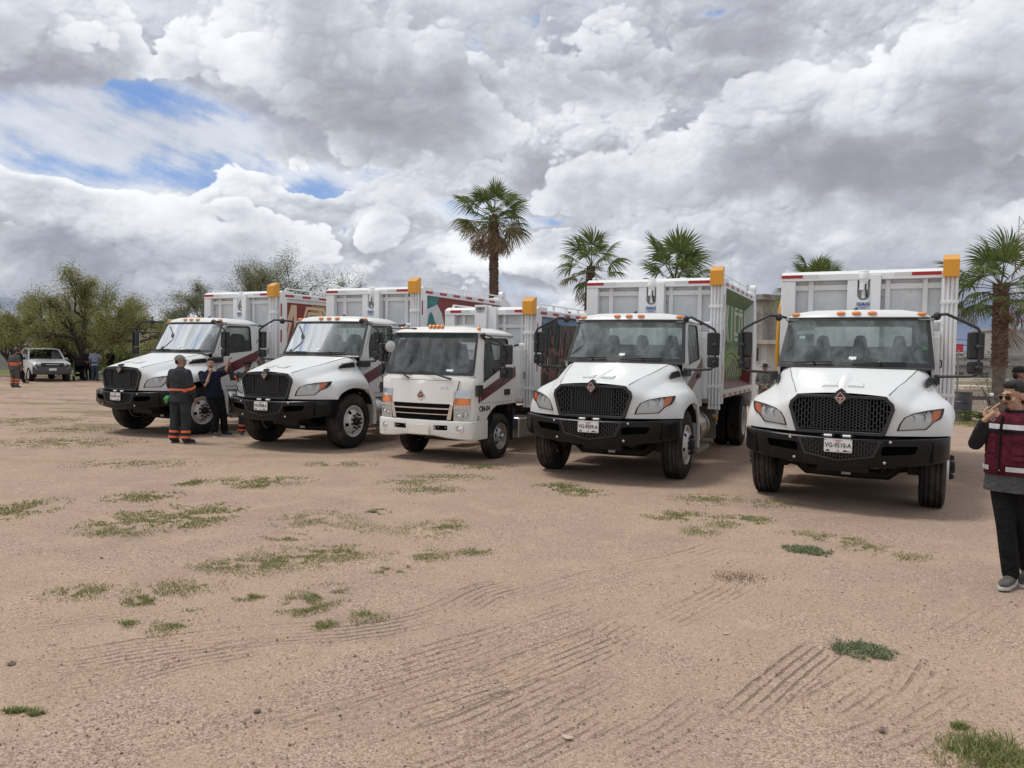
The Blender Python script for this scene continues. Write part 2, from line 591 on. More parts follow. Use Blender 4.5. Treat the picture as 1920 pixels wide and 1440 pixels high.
    def build(s, name, mats, parent=None, bevel=0.0, seg=2, angle=35, sub=0, merge=True, kind=None):
        if bevel:
            s.sm = [True] * len(s.sm)
        me = s.mesh(name, mats, None if sub else (angle if not bevel else 50), merge)
        o = bpy.data.objects.new(name, me)
        COL.objects.link(o)
        if parent:
            o.parent = parent
        if kind:
            o['kind'] = kind
        if sub:
            md = o.modifiers.new('subdivision', 'SUBSURF')
            md.levels = md.render_levels = sub
        if bevel:
            md = o.modifiers.new('bevel', 'BEVEL')
            md.width = bevel
            md.segments = seg
            md.limit_method = 'ANGLE'
            md.angle_limit = R(40)
            md.harden_normals = True
        return o


def mirx(pts):
    return [(-p[0], p[1], p[2]) for p in pts]


def bake(o, keep_name=True):
    """apply an object's modifiers to its mesh"""
    dg = bpy.context.evaluated_depsgraph_get()
    dg.update()
    me = bpy.data.meshes.new_from_object(o.evaluated_get(dg), preserve_all_data_layers=True, depsgraph=dg)
    old = o.data
    me.name = old.name
    o.modifiers.clear()
    o.data = me
    return o


def thing(name, label, cat, loc=(0, 0, 0), rotz=0.0, group=None):
    o = bpy.data.objects.new(name, None)
    COL.objects.link(o)
    o.empty_display_size = .3
    o.location = loc
    o.rotation_euler = (0, 0, rotz)
    return tag(o, label, cat, group)


def tag(o, label, cat, group=None):
    o['label'] = label
    o['category'] = cat
    if group:
        o['group'] = group
    return o


def dup(src, parent=None, name=None):
    """copy of a thing or part with copies of its parts and sub-parts (mesh data shared)"""
    c = src.copy()
    COL.objects.link(c)
    if name:
        c.name = name
    c.parent = parent
    for ch in src.children:
        dup(ch, c)
    return c


_FONT_CACHE = {}


def text_mb(mb, txt, size, M, mi=0, extrude=.002, align='CENTER', bold=0.0, sx=1.0, space=1.0):
    """adds real letter geometry to a builder; M places text (x right, y up, z towards viewer)"""
    key = (txt, size, extrude, align, bold, space)
    if key not in _FONT_CACHE:
        cu = bpy.data.curves.new('lettering', 'FONT')
        cu.body = txt
        cu.size = size
        cu.extrude = extrude
        cu.offset = bold
        cu.align_x = align
        cu.align_y = 'CENTER'
        cu.space_character = space
        cu.resolution_u = 3
        o = bpy.data.objects.new('lettering', cu)
        COL.objects.link(o)
        dg = bpy.context.evaluated_depsgraph_get()
        dg.update()
        me = bpy.data.meshes.new_from_object(o.evaluated_get(dg))
        _FONT_CACHE[key] = ([tuple(v.co) for v in me.vertices], [tuple(p.vertices) for p in me.polygons])
        bpy.data.objects.remove(o)
        bpy.data.curves.remove(cu)
        bpy.data.meshes.remove(me)
    vs, fs = _FONT_CACHE[key]
    old = mb.M
    mb.M = M
    mb.add([(v[0] * sx, v[1], v[2]) for v in vs], fs, mi)
    mb.M = old


def face_m(o, right, up):
    """matrix that stands flat artwork at o with its x along right and y along up"""
    r, u = Vector(right).normalized(), Vector(up).normalized()
    n = r.cross(u)
    u = n.cross(r).normalized()
    return Matrix(((r.x, u.x, n.x, o[0]), (r.y, u.y, n.y, o[1]), (r.z, u.z, n.z, o[2]), (0, 0, 0, 1)))


def lerp(a, b, t):
    return a + (b - a) * t


def interp(x, xs, ys):
    return float(np.interp(x, xs, ys))

# ------------------------------------------------------------------ materials of the trucks
WHITE = mat('white_paint', (.665, .675, .665), .40, spec=.32, coat=.10, dirt=.20, dirtcol=(.52, .45, .37))
BODYW = mat('white_body_paint', (.74, .75, .75), .45, coat=.08, var=.03, scale=3, specks=.7, dirt=.22, dirtcol=(.50, .45, .38))
PANELW = mat('galvanised_white_panel', (.64, .655, .66), .5, var=.08, scale=5, specks=.8, dirt=.30, dirtcol=(.42, .40, .36))
BLACKP = mat('black_plastic', (.016, .016, .017), .48, dirt=.10, dirtcol=(.11, .09, .07))
GLOSSB = mat('gloss_black_steel', (.005, .005, .0055), .30, spec=.28, dirt=.12, dirtcol=(.06, .048, .04))
VOID = mat('dark_inside', (.006, .006, .006), .9, spec=.1)
CHASSIS = mat('chassis_black', (.009, .009, .009), .65, dirt=.3, dirtcol=(.05, .04, .032))
RUBBER = mat('tyre_rubber', (.017, .017, .018), .75, spec=.25, dirt=.6, dirtcol=(.080, .064, .052))
CHROME = mat('chrome', (.78, .78, .78), .12, 1.0)
ALU = mat('aluminium', (.55, .55, .54), .33, 1.0, dirt=.25)
STEELW = mat('wheel_white', (.66, .66, .65), .40, dirt=.30)
GREYP = mat('grey_splash_shield', (.36, .37, .37), .55, dirt=.3)
AMBER = mat('amber_lens', (.80, .26, .03), .16, coat=.6)
ORANGE = mat('orange_reflector', (.62, .14, .03), .2, coat=.5)
REDREF = mat('red_reflective_tape', (.36, .012, .02), .35, var=.15, scale=40)
SILREF = mat('silver_reflective_tape', (.60, .61, .60), .35, var=.12, scale=60)
MAROON = mat('maroon_vinyl', (.115, .006, .014), .35, coat=.3)
LETTER = mat('black_lettering', (.012, .012, .013), .5)
YELLOW = mat('yellow_paint', (.66, .29, .012), .42, coat=.2, dirt=.12)
SEAT = mat('seat_cloth', (.055, .057, .065), .85)
DASH = mat('dashboard_plastic', (.060, .062, .066), .6)
HEADL = mat('headliner', (.26, .27, .27), .9)
INTER = mat('cab_inside_trim', (.16, .165, .17), .8)
WGLASS = glass('windscreen_glass', (.62, .71, .69), .0, 1.36, .20, (.46, .53, .52))
DGLASS = glass('door_glass', (.42, .48, .46), .0, 1.5, .06, (.3, .33, .33))
LENS = glass('headlamp_lens', (.95, .96, .96), .02, 1.22)
LAMPIN = mat('lamp_reflector', (.75, .76, .77), .22, 1.0)
PLATEW = mat('plate_white', (.70, .69, .68), .4, dirt=.1)
PLATEP = mat('plate_pink_print', (.45, .13, .17), .5)
PAPER = mat('paper', (.72, .78, .74), .7)
BLUEPR = mat('blue_print', (.06, .10, .32), .5)
LABELG = mat('label_silver', (.52, .53, .55), .4)
HOSE = mat('rubber_hose', (.012, .012, .012), .5)
GREENST = mat('green_sticker', (.10, .35, .10), .5)


def rounded(pts, r, n=4):
    """closed 2-D polygon with rounded corners"""
    out = []
    m = len(pts)
    for i in range(m):
        p, a, b = Vector(pts[i]), Vector(pts[i - 1]), Vector(pts[(i + 1) % m])
        da, db = a - p, b - p
        q = min(r, da.length * .45, db.length * .45)
        s, e = p + da.normalized() * q, p + db.normalized() * q
        for k in range(n + 1):
            t = k / n
            out.append(tuple(s * (1 - t) ** 2 + p * 2 * t * (1 - t) + e * t * t))
    return out


def resample(poly, n):
    """closed polygon resampled to n points at equal arc length"""
    P = [Vector(p) for p in poly] + [Vector(poly[0])]
    L = [0]
    for a, b in zip(P, P[1:]):
        L.append(L[-1] + (b - a).length)
    out, k = [], 0
    for i in range(n):
        d = L[-1] * i / n
        while L[k + 1] < d:
            k += 1
        out.append(tuple(P[k].lerp(P[k + 1], (d - L[k]) / max(1e-9, L[k + 1] - L[k]))))
    return out


def hole_panel(mb, outer, inner, f3, off, mi=0, n=64):
    """panel with an opening: 2-D outlines mapped to 3-D by f3; points matched by direction from the opening's centre"""
    c = sum((Vector(p) for p in inner), Vector((0, 0))) / len(inner)

    def hit(poly, a):
        d = Vector((math.cos(a), math.sin(a)))
        best = None
        for i in range(len(poly)):
            p, q = Vector(poly[i]) - c, Vector(poly[(i + 1) % len(poly)]) - c
            e = q - p
            den = d.x * e.y - d.y * e.x
            if abs(den) < 1e-9:
                continue
            t = (p.x * e.y - p.y * e.x) / den
            u = (p.x * d.y - p.y * d.x) / den
            if t > 0 and -1e-6 <= u <= 1 + 1e-6 and (best is None or t > best):
                best = t
        return tuple(c + d * (best or 0))
    angs = [2 * math.pi * i / n for i in range(n)]
    for poly in (outer, inner):     # corners keep their place
        if len(poly) <= 12:
            angs += [math.atan2(p[1] - c.y, p[0] - c.x) % (2 * math.pi) for p in poly]
    angs = sorted(set(round(a, 5) for a in angs))
    mb.ring([f3(hit(outer, a)) for a in angs], [f3(hit(inner, a)) for a in angs], off, mi)


# ------------------------------------------------------------------ wheels
def wheel_meshes(r, w, rim, style):
    """tyre, disc wheel, hub with nuts; outer face towards +x, centre at origin"""
    T = MB()
    hw = w / 2
    tread = [(r, -hw + .02)]
    for g in (-.32, -.13, .13, .32):
        c = g * w
        tread += [(r + .002, c - .009), (r - .016, c - .006), (r - .016, c + .006), (r + .002, c + .009)]
    tread += [(r, hw - .02)]
    prof = [(rim - .01, -hw + .03), (rim + .02, -hw + .005), (rim + .08, -hw - .012), (r - .09, -hw - .010), (r - .03, -hw + .002)] + tread + \
           [(r - .03, hw - .002), (r - .09, hw + .010), (r - .11, hw + .013), (rim + .08, hw + .012), (rim + .065, hw + .016), (rim + .05, hw + .012), (rim + .02, hw - .005), (rim - .01, hw - .03)]
    T.lathe(prof, (0, 0, 0), 'x', 56)
    me_t = T.mesh('tyre', RUBBER, 28)
    W = MB()
    if style == 'front':       # disc pushed outwards
        pr = [(rim - .045, -hw + .03), (rim - .012, hw - .06), (rim + .012, hw - .01), (rim + .004, hw + .012), (rim - .012, hw + .004), (rim - .024, hw - .05),
              (rim - .05, hw - .055), (rim - .062, hw - .03), (rim - .115, hw + .018), (.165, hw + .040), (.155, hw + .045), (.085, hw + .045), (.085, hw - .1)]
        W.lathe(pr, (0, 0, 0), 'x', 40, skip=lambda i, k: i == 7 and k % 8 in (0, 1))
        zb = hw + .045
    elif style == 'rear':      # disc dished inwards
        pr = [(rim - .045, -hw + .03), (rim - .012, hw - .06), (rim + .012, hw - .01), (rim + .004, hw + .012), (rim - .012, hw + .004), (rim - .03, hw - .08),
              (rim - .06, hw - .12), (.2, hw - .14), (.1, hw - .14), (.1, hw - .2)]
        W.lathe(pr, (0, 0, 0), 'x', 40, skip=lambda i, k: i == 6 and k % 8 in (0, 1))
        zb = hw - .14
    else:                      # small truck: dished steel wheel with large holes
        pr = [(rim - .04, -hw + .03), (rim - .012, hw - .05), (rim + .010, hw - .01), (rim + .003, hw + .010), (rim - .010, hw + .002), (rim - .02, hw - .045),
              (rim - .05, hw - .06), (rim - .095, hw - .02), (.10, hw + .0), (.095, hw + .006), (.05, hw + .006), (.05, hw - .06)]
        W.lathe(pr, (0, 0, 0), 'x', 40, skip=lambda i, k: i == 6 and k % 7 in (0, 1, 2))
        zb = hw + .004
    me_w = W.mesh('wheel', STEELW if style != 'small' else ALU, 30)
    H = MB()
    nn, rb, rh = (10, .135, .078) if style != 'small' else (6, .078, .045)
    H.lathe([(rh, zb - .03), (rh, zb + .05), (rh * .8, zb + .065), (rh * .3, zb + .07), (0.001, zb + .07)], (0, 0, 0), 'x', 20)
    for k in range(nn):
        a = 2 * math.pi * (k + .3) / nn
        H.cyl((zb - .01, rb * math.cos(a), rb * math.sin(a)), (zb + .035, rb * math.cos(a), rb * math.sin(a)), .019 if style != 'small' else .013, 6)
        H.cyl((zb + .03, rb * math.cos(a), rb * math.sin(a)), (zb + .055, rb * math.cos(a), rb * math.sin(a)), .011, 6)
    me_h = H.mesh('hub_nuts', CHASSIS if style != 'small' else ALU, 30)
    B = MB()
    B.lathe([(rim - .05, -hw + .04), (rim - .05, -hw + .06), (.02, -hw + .05)], (0, 0, 0), 'x', 24)
    me_b = B.mesh('brake_drum', CHASSIS, 30)
    return me_t, me_w, me_h, me_b


_WM = {}


def add_wheel(root, c, side, r, w, rim, style, steer=0.0, twin=False):
    key = (r, w, rim, style)
    if key not in _WM:
        _WM[key] = wheel_meshes(*key)
    me_t, me_w, me_h, me_b = _WM[key]
    o = bpy.data.objects.new('wheel', me_w)
    COL.objects.link(o)
    o.parent = root
    o.location = c
    o.rotation_euler = (random.uniform(0, 6), 0, (0 if side > 0 else math.pi) + steer)
    for nm, me in (('tyre', me_t), ('hub_nuts', me_h), ('brake_drum', me_b)):
        q = bpy.data.objects.new(nm, me)
        COL.objects.link(q)
        q.parent = o
    if twin:
        q = bpy.data.objects.new('inner_tyre', me_t)
        COL.objects.link(q)
        q.parent = o
        q.location = (-w - .05, 0, 0)
    return o


# ------------------------------------------------------------------ bonneted truck
def hood_cage():
    j = [
        [(.49, .13, .955), (.545, .13, 1.12), (.585, .13, 1.28), (.50, .13, 1.415), (.56, .40, 1.485), (.655, .80, 1.575), (.735, 1.2, 1.665), (.80, 1.58, 1.745)],
        [(.60, .165, .955), (.63, .165, 1.10), (.645, .165, 1.26), (.635, .20, 1.355), (.67, .45, 1.42), (.765, .80, 1.515), (.845, 1.2, 1.60), (.915, 1.58, 1.68)],
        [(.73, .235, .955), (.735, .235, 1.08), (.745, .24, 1.22), (.745, .32, 1.305), (.775, .52, 1.355), (.855, .80, 1.425), (.915, 1.2, 1.49), (.965, 1.58, 1.54)],
        [(.91, .34, .955), (.915, .34, 1.08), (.915, .355, 1.20), (.90, .44, 1.285), (.925, .60, 1.325), (1.00, .80, 1.375), (1.045, 1.2, 1.415), (1.035, 1.60, 1.41)],
        [(1.09, .49, .955), (1.09, .49, 1.06), (1.085, .51, 1.17), (1.065, .60, 1.25), (1.09, .70, 1.285), (1.145, .86, 1.315), (1.175, 1.2, 1.335), (1.14, 1.60, 1.30)],
        [(1.185, .64, .955), (1.19, .645, 1.02), (1.19, .665, 1.09), (1.19, .71, 1.15), (1.20, .79, 1.19), (1.215, .96, 1.23), (1.23, 1.2, 1.245), (1.205, 1.60, 1.19)],
        [(1.20, .665, .955), (1.20, .685, .985), (1.20, .715, 1.02), (1.205, .78, 1.065), (1.215, .87, 1.105), (1.225, 1.00, 1.145), (1.235, 1.2, 1.16), (1.215, 1.60, 1.09)],
        [(1.14, .675, .955), (1.14, .695, .98), (1.14, .725, 1.012), (1.14, .79, 1.055), (1.15, .88, 1.095), (1.16, 1.01, 1.135), (1.17, 1.2, 1.15), (1.15, 1.60, 1.08)]]
    top = []
    for k, fx in enumerate((0, .09, .13, .50)):
        col = []
        for r in range(3, 8):
            e = j[0][r]
            bulge = (.030, .030, .022, .018, .018)[r - 3] * (1 - fx ** 2)
            ridge = ((.016, .040, .026, .006, 0)[r - 3] if fx == 0 else 0)
            col.append((e[0] * fx, e[1] - (.03, .03, .03, .04, .05)[r - 3] * (1 - fx ** 2), e[2] + bulge + ridge))
        top.append(col)
    return j, top


def face_y(x, z):
    """front surface of the wing at half-width x"""
    x = abs(x)
    return interp(x, [.49, .61, .735, .913, 1.088, 1.188], [.13, .165, .237, .345, .497, .655]) + max(0, z - 1.18) * .45


def build_mv():
    root = bpy.data.objects.new('bonneted_truck', None)
    COL.objects.link(root)
    # ---- hood with wings
    j, top = hood_cage()
    mb = MB()
    for s in (1, -1):
        f = (lambda q: q) if s > 0 else mirx
        mb.grid([f(c) for c in j])
        mb.grid([f(c) for c in top + [j[0][3:]]])
    me = mb.mesh('hood', WHITE, None)
    bm = bmesh.new()
    bm.from_mesh(me)
    lay = bm.edges.layers.float.get('crease_edge') or bm.edges.layers.float.new('crease_edge')
    key = lambda v: (round(abs(v.co.x), 4), round(v.co.y, 4), round(v.co.z, 4))
    seams = [({key_(p) for p in line}, cr) for line, cr in ((j[0][3:], .75), (j[0][:4], .7), (j[6], .8), ([c[0] for c in top] + [j[0][3]], .6),
                                                          (j[2][2:], .35), (j[4][2:], .3), ([c[0] for c in j], .9), (j[1][3:], .3))
             for key_ in [lambda p: (round(abs(p[0]), 4), round(p[1], 4), round(p[2], 4))]]
    for e in bm.edges:
        a, b = key(e.verts[0]), key(e.verts[1])
        for st, cr in seams:
            if a in st and b in st:
                e[lay] = max(e[lay], cr)
    bm.to_mesh(me)
    bm.free()
    hood = bpy.data.objects.new('hood', me)
    COL.objects.link(hood)
    md = hood.modifiers.new('s', 'SUBSURF')
    md.levels = md.render_levels = 3
    bake(hood)
    hood.data.polygons.foreach_set('use_smooth', [True] * len(hood.data.polygons))
    hood.data.set_sharp_from_angle(angle=R(50))
    hood.parent = root
    for s in (1, -1):
        # air vent behind the wing, louvred
        v = MB()
        q = lambda y, z, d=0: (s * (interp(y, [.8, 1.2, 1.58], [.79, .865, .935]) + (1.60 - z) * .45 + d), y, z)
        v.plate([q(1.05, 1.50, .012), q(1.09, 1.555, .012), q(1.47, 1.625, .012), q(1.50, 1.60, .012), q(1.46, 1.545, .012)], (s * .012, 0, 0))
        for k in range(4):
            z = 1.515 + .024 * k
            v.bar(q(1.09 + .02 * k, z, .03), q(1.46, z + .03, .03), .006, .02)
        v.build('hood_vent', BLACKP, hood)
        # slot-shaped scoop near the nose
        v = MB()
        x0, x1 = s * .055, s * .24
        v.add([(x0, .33, 1.475), (x1, .35, 1.47), (x1 - s * .02, .56, 1.556), (x0 + s * .02, .54, 1.560), (x0, .33, 1.532), (x1, .35, 1.524), (x1 - s * .02, .37, 1.534), (x0 + s * .015, .35, 1.542)],
              [(0, 1, 5, 4), (4, 5, 6, 7), (7, 6, 2, 3), (0, 4, 7, 3), (1, 2, 6, 5)])
        v.build('hood_scoop', WHITE, hood, .004)
        # shut line of the tilting hood
        v = MB()
        v.tube([(s * (p[0] + .004), p[1] - .001, p[2] - .002) for p in [(.515, .19, 1.433), (.56, .4, 1.483), (.60, .6, 1.529), (.655, .8, 1.573), (.696, 1.0, 1.62), (.735, 1.2, 1.664), (.80, 1.56, 1.742)]], .0035, 6)
        v.build('shut_line', VOID, hood)
    # ---- grille
    out = [(-.49, 1.41), (-.1, 1.418), (0, 1.50), (.1, 1.418), (.49, 1.41), (.575, 1.33), (.592, 1.26), (.50, .965), (.46, .945), (-.46, .945), (-.50, .965), (-.592, 1.26), (-.575, 1.33)]
    inn = [(-.465, 1.372), (-.1, 1.378), (0, 1.30), (.1, 1.378), (.465, 1.372), (.532, 1.31), (.545, 1.255), (.465, 1.005), (.44, .985), (-.44, .985), (-.465, 1.005), (-.545, 1.255), (-.532, 1.31)]
    gy = lambda z: .10 + (z - .95) * .05
    g = MB()
    g.ring([(x, gy(z) - .02, z) for x, z in out], [(x, gy(z) - .02, z) for x, z in inn], (0, .07, 0))
    grille = g.build('grille', BLACKP, root, .008)
    mesh = MB()

    def span(x):
        zs = []
        for a, b in zip(inn, inn[1:] + inn[:1]):
            if (a[0] - x) * (b[0] - x) < 0:
                zs.append(a[1] + (b[1] - a[1]) * (x - a[0]) / (b[0] - a[0]))
        return (min(zs), max(zs)) if zs else None
    nx, px_ = 30, 1.09 / 30
    for i in range(nx + 1):
        x = -.545 + px_ * i + .0001
        sp = span(x)
        if sp:
            mesh.bar((x, gy(sp[0]) + .012, sp[0] - .01), (x, gy(sp[1]) + .012, sp[1] + .01), .011, .03)
        if i == nx:
            break
        xm = x + px_ / 2
        sp = span(xm)
        if not sp:
            continue
        k = 0
        fine_ = -.30 < xm < .30
        st = .036 if fine_ else .078
        z = sp[0] + (st / 2 if i % 2 else st)
        while z < sp[1]:
            if not fine_ or z > 1.03:
                mesh.box(xm - px_ / 2, xm + px_ / 2, gy(z) - .002, gy(z) + .026, z - .006, z + .006)
            z += st
    for x in (-.30, .30):
        mesh.box(x - .007, x + .007, .095, .13, 1.03, 1.34)
    mesh.box(-.50, .50, .088, .125, 1.004, 1.014)
    mesh.build('grille_bars', BLACKP, grille, kind='stuff', merge=False)
    back = MB()
    back.plate([(x, .20, z) for x, z in inn], (0, .02, 0))
    back.build('radiator', VOID, grille)
    em = MB()

    def dia(r, y, o=(0, 1.385)):
        return [(o[0], y, o[1] + r * 1.2), (o[0] + r, y, o[1]), (o[0], y, o[1] - r * 1.2), (o[0] - r, y, o[1])]
    em.ring(dia(.086, .055), dia(.060, .055), (0, .04, 0), 1)
    em.ring(dia(.060, .050), dia(.050, .050), (0, .05, 0), 0)
    em.plate(dia(.052, .060), (0, .03, 0), 2)
    em.box(-.042, .042, .053, .062, 1.380, 1.390, 0)
    em.box(-.006, .006, .053, .062, 1.342, 1.378, 0)
    em.build('emblem', [CHROME, BLACKP, mat('emblem_maroon', (.14, .02, .05), .3)], grille)
    # ---- bumper with cut-outs
    b = MB()
    xs = [-1.175, -1.16, -1.08, -.92, -.75, -.6, -.5, -.25, 0, .25, .5, .6, .75, .92, 1.08, 1.16, 1.175]
    yb = lambda x: interp(abs(x), [0, .5, .75, .92, 1.08, 1.16, 1.175], [0, .045, .115, .20, .33, .45, .56])
    zt = lambda x: interp(abs(x), [0, .5, 1.0, 1.175], [.905, .915, .935, .94])
    zl = lambda x: interp(abs(x), [0, .25, .5, 1.0, 1.175], [.545, .56, .585, .63, .68])
    rows = []
    for x in xs:
        y, t, l = yb(x), zt(x), zl(x)
        rows.append([(x, y + .012, t), (x, y, t - .012), (x, y - .004, t - .1), (x, y + .004, (t + l) / 2), (x, y + .02, l + .03), (x, y + .045, l), (x, y + .14, l + .02), (x, y + .14, t)])
    b.grid(rows, 0, True, True)
    b.add(rows[0], [tuple(range(8))[::-1]])
    b.add(rows[-1], [tuple(range(8))])
    bump = b.build('bumper', GLOSSB, root)
    cut = MB()
    for s in (1, -1):
        cut.plate([(s * x, -.2, z) for x, z in rounded([(.475, .835), (.85, .85), (.81, .755), (.455, .725)], .03, 3)], (0, .5, 0))
    low = [(-.47, .925 - .03), (.47, .925 - .03), (.385, .70), (.0, .635), (-.385, .70)]
    cut.plate([(x, -.2, z) for x, z in low], (0, .26, 0))
    cu = cut.build('cutter', VOID)
    md = bump.modifiers.new('cut', 'BOOLEAN')
    md.object = cu
    md.solver = 'EXACT'
    bake(bump)
    bpy.data.objects.remove(cu)
    bump.data.polygons.foreach_set('use_smooth', [True] * len(bump.data.polygons))
    bump.data.set_sharp_from_angle(angle=R(32))
    lg = MB()
    lin = [(-.43, .882), (.43, .882), (.362, .715), (0, .655), (-.362, .715)]
    yl = lambda x: interp(abs(x), [0, .5], [.012, .058])
    lg.ring([(x, yl(x) - .016, z) for x, z in low], [(x, yl(x) - .016, z) for x, z in lin], (0, .05, 0))
    for i in range(26):
        x = -.42 + .84 * i / 25
        zb = max(.655 + abs(x) * .165, .0)
        zb = zb if abs(x) < .362 else .715 + (abs(x) - .362) * 2.4
        lg.bar((x, yl(x) + .012, zb - .01), (x, yl(x) + .012, .885), .010, .03)
        if i < 25:
            z = zb + (.03 if i % 2 else .062)
            while z < .885:
                lg.box(x, x + .0336, yl(x) + .0, yl(x) + .026, z - .006, z + .006)
                z += .064
    lg.build('lower_grille', BLACKP, bump, merge=False)
    bk = MB()
    bk.box(-1.0, 1.0, .25, .27, .66, .90)
    bk.box(-.46, .46, .065, .08, .64, .9)
    bk.build('bumper_void', VOID, bump)
    for (x, z) in ((-.555, .885), (.555, .888), (-.50, .645), (.50, .645)):
        q = MB()
        q.ball((x, yb(x) + .0, z), (.019, .012, .019), 10)
        q.build('bolt', ALU, bump)
    for x in (-.125, .085):
        q = MB()
        q.cyl((x - .045, .07, .928), (x + .045, .07, .928), .017, 10)
        q.cyl((x - .075, .07, .928), (x - .045, .07, .928), .010, 8, 1)
        q.cyl((x + .045, .07, .928), (x + .075, .07, .928), .010, 8, 1)
        q.build('tow_pin', [mat('pin_white', (.75, .75, .74), .4), CHASSIS], bump)
    # ---- headlights
    for s in (1, -1):
        ol = [(.615, 1.015), (.64, 1.10), (.685, 1.175), (.78, 1.225), (.92, 1.258), (1.10, 1.283), (1.095, 1.23), (1.07, 1.165), (.99, 1.115), (.955, 1.07), (.92, 1.035)]
        sh = lambda k, cx=.84, cz=1.13: [(cx + (x - cx) * k, cz + (z - cz) * k) for x, z in ol]
        P = lambda x, z, d=0: (s * x, face_y(x, z) - d, z)
        h = MB()
        h.ring([P(x, z, .010) for x, z in ol], [P(x, z, .012) for x, z in sh(.90)], (0, .05, 0))
        h.plate([P(x, z, -.045) for x, z in sh(.99)], (0, .02, 0), 0)
        hl = h.build('headlight', BLACKP, root, .003)
        r_ = MB()
        for cx, cz, rr in ((.755, 1.165, .050), (.865, 1.178, .050)):
            y = face_y(cx, cz)
            r_.lathe([(rr, y - .0), (rr * .8, y + .022), (rr * .35, y + .035), (.001, y + .035)], (s * cx, 0, cz), 'y', 18)
            r_.ball((s * cx, y + .022, cz), .016, 8)
        for k in range(7):
            x = .70 + .034 * k
            r_.bar(P(x, 1.115, -.01), P(x + .014, 1.215 + .012 * k * .5, -.012), .008, .012)
        r_.plate([P(x, z, -.012) for x, z in ((.655, 1.035), (.685, 1.095), (.945, 1.10), (.90, 1.045))], (0, .02, 0))
        r_.build('reflector', LAMPIN, hl)
        t = MB()
        t.plate([P(x, z, .0) for x, z in ((.965, 1.125), (.985, 1.262), (1.083, 1.272), (1.078, 1.235), (1.056, 1.175), (.99, 1.13))], (0, .02, 0))
        t.build('turn_signal', ORANGE, hl, .003)
        c = MB()
        o3 = [P(x, z, .016) for x, z in sh(.96)]
        cc = P(.84, 1.14, .035)
        c.add(o3 + [cc], [(i, (i + 1) % len(o3), len(o3)) for i in range(len(o3))], 0, True)
        c.build('lens', LENS, hl)
    # ---- cab shell
    cab = MB()
    WB = lambda u: (.99 * u, 1.66 - .16 * (1 - u * u), 1.755)          # windscreen foot
    WT = lambda u: (.905 * u, 2.0 - .11 * (1 - u * u), 2.425)          # windscreen head
    xs_ = lambda z: interp(z, [1.0, 1.7, 2.45], [1.0, 1.0, .925])      # half width by height
    # roof
    rows = []
    for v in (0, .02, .06, .14, .3, .6, .85, .95, 1.0):
        row = []
        for u in (-1, -.985, -.95, -.85, -.6, -.3, 0, .3, .6, .85, .95, .985, 1):
            yf = 1.975 - .115 * (1 - u * u)
            y = yf + (3.0 - yf) * v
            rise = .105 * (1 - abs(u) ** 7) * (1 - max(0, 1 - v / .14) ** 2.4) * (1 - max(0, (v - .86) / .14) ** 2.5)
            row.append((.928 * u, y, 2.435 + rise))
        rows.append(row)
    cab.grid(rows, 0)
    nb = len(rows) - 1
    cab.grid([[(p[0], p[1], p[2]) for p in rows[0]], [(p[0] * .975, p[1] + .03, p[2] - .015) for p in rows[0]]], 0)
    for s in (1, -1):
        # A pillar, rear quarter, sill
        pil = [(WB(1)[0] * s, WB(1)[1], WB(1)[2]), (s * .985, 1.735, 1.755), (s * .952, 1.93, 2.20), (s * .928, 2.055, 2.437), (s * .905, 1.985, 2.437), (s * WT(1)[0], WT(1)[1], WT(1)[2])]
        cab.plate(pil, (-s * .05, .02, 0), 0)
        cab.plate([(s * 1.0, 1.60, 1.02), (s * 1.0, 1.70, 1.02), (s * 1.0, 1.70, 1.755), (s * .99, 1.64, 1.755)], (-s * .04, 0, 0), 0)
        cab.plate([(s * xs_(z), y, z) for y, z in ((2.815, 1.0), (3.0, 1.0), (3.0, 2.36), (2.96, 2.437), (2.80, 2.437))], (-s * .04, 0, 0), 0)
        cab.plate([(s * .985, 2.05, 2.400), (s * .928, 2.05, 2.442), (s * .928, 2.81, 2.442), (s * .985 * .95, 2.81, 2.400)], (-s * .03, 0, 0), 0)
        cab.box(min(s * .9, s * .99), max(s * .9, s * .99), 1.70, 2.83, .93, 1.012, 0)
    # back wall with its window
    f3 = lambda q: (q[0], 3.0, q[1])
    hole_panel(cab, [(-.98, 1.0), (.98, 1.0), (.98, 1.75), (.925, 2.437), (-.925, 2.437), (-.98, 1.75)], rounded([(-.68, 2.04), (.68, 2.04), (.68, 2.34), (-.68, 2.34)], .05), f3, (0, -.05, 0), 0)
    # cowl
    rows = [[(WB(u)[0] * k, WB(u)[1] + dy, z) for u in np.linspace(-1, 1, 9)] for k, dy, z in ((1.0, -.14, 1.728), (1.0, -.06, 1.752), (1.0, .02, 1.757))]
    cab.grid(rows, 1)
    cabo = cab.build('cab', [WHITE, BLACKP], root, angle=40)
    inn_ = MB()
    inn_.box(-.94, .94, 1.95, 2.97, 2.39, 2.41, 1)
    inn_.box(-.93, .93, 1.75, 2.95, .98, 1.02, 0)
    inn_.box(-.95, .95, 2.930, 2.947, 1.02, 2.04, 0)
    inn_.build('cab_lining', [INTER, HEADL], cabo)
    for x in (-.81, -.20, 0, .20, .81):
        q = MB()
        u = x / .928
        q.ball((x, 1.975 - .115 * (1 - u * u) + .035, 2.490 - .02 * abs(u) ** 3), (.062, .05, .028), 12)
        q.build('marker_light', AMBER, cabo)
    q = MB()
    q.tube([(-.05, 2.45, 2.53), (-.05, 2.45, 2.57), (-.05, 2.47, 2.60)], [.05, .035, .012], 8)
    q.build('roof_antenna', BLACKP, cabo)
    # ---- windscreen
    us = np.linspace(-1, 1, 13)
    wrow = lambda t, k=1.0: [tuple(Vector(WB(u * k)).lerp(Vector(WT(u * k)), t)) for u in us]
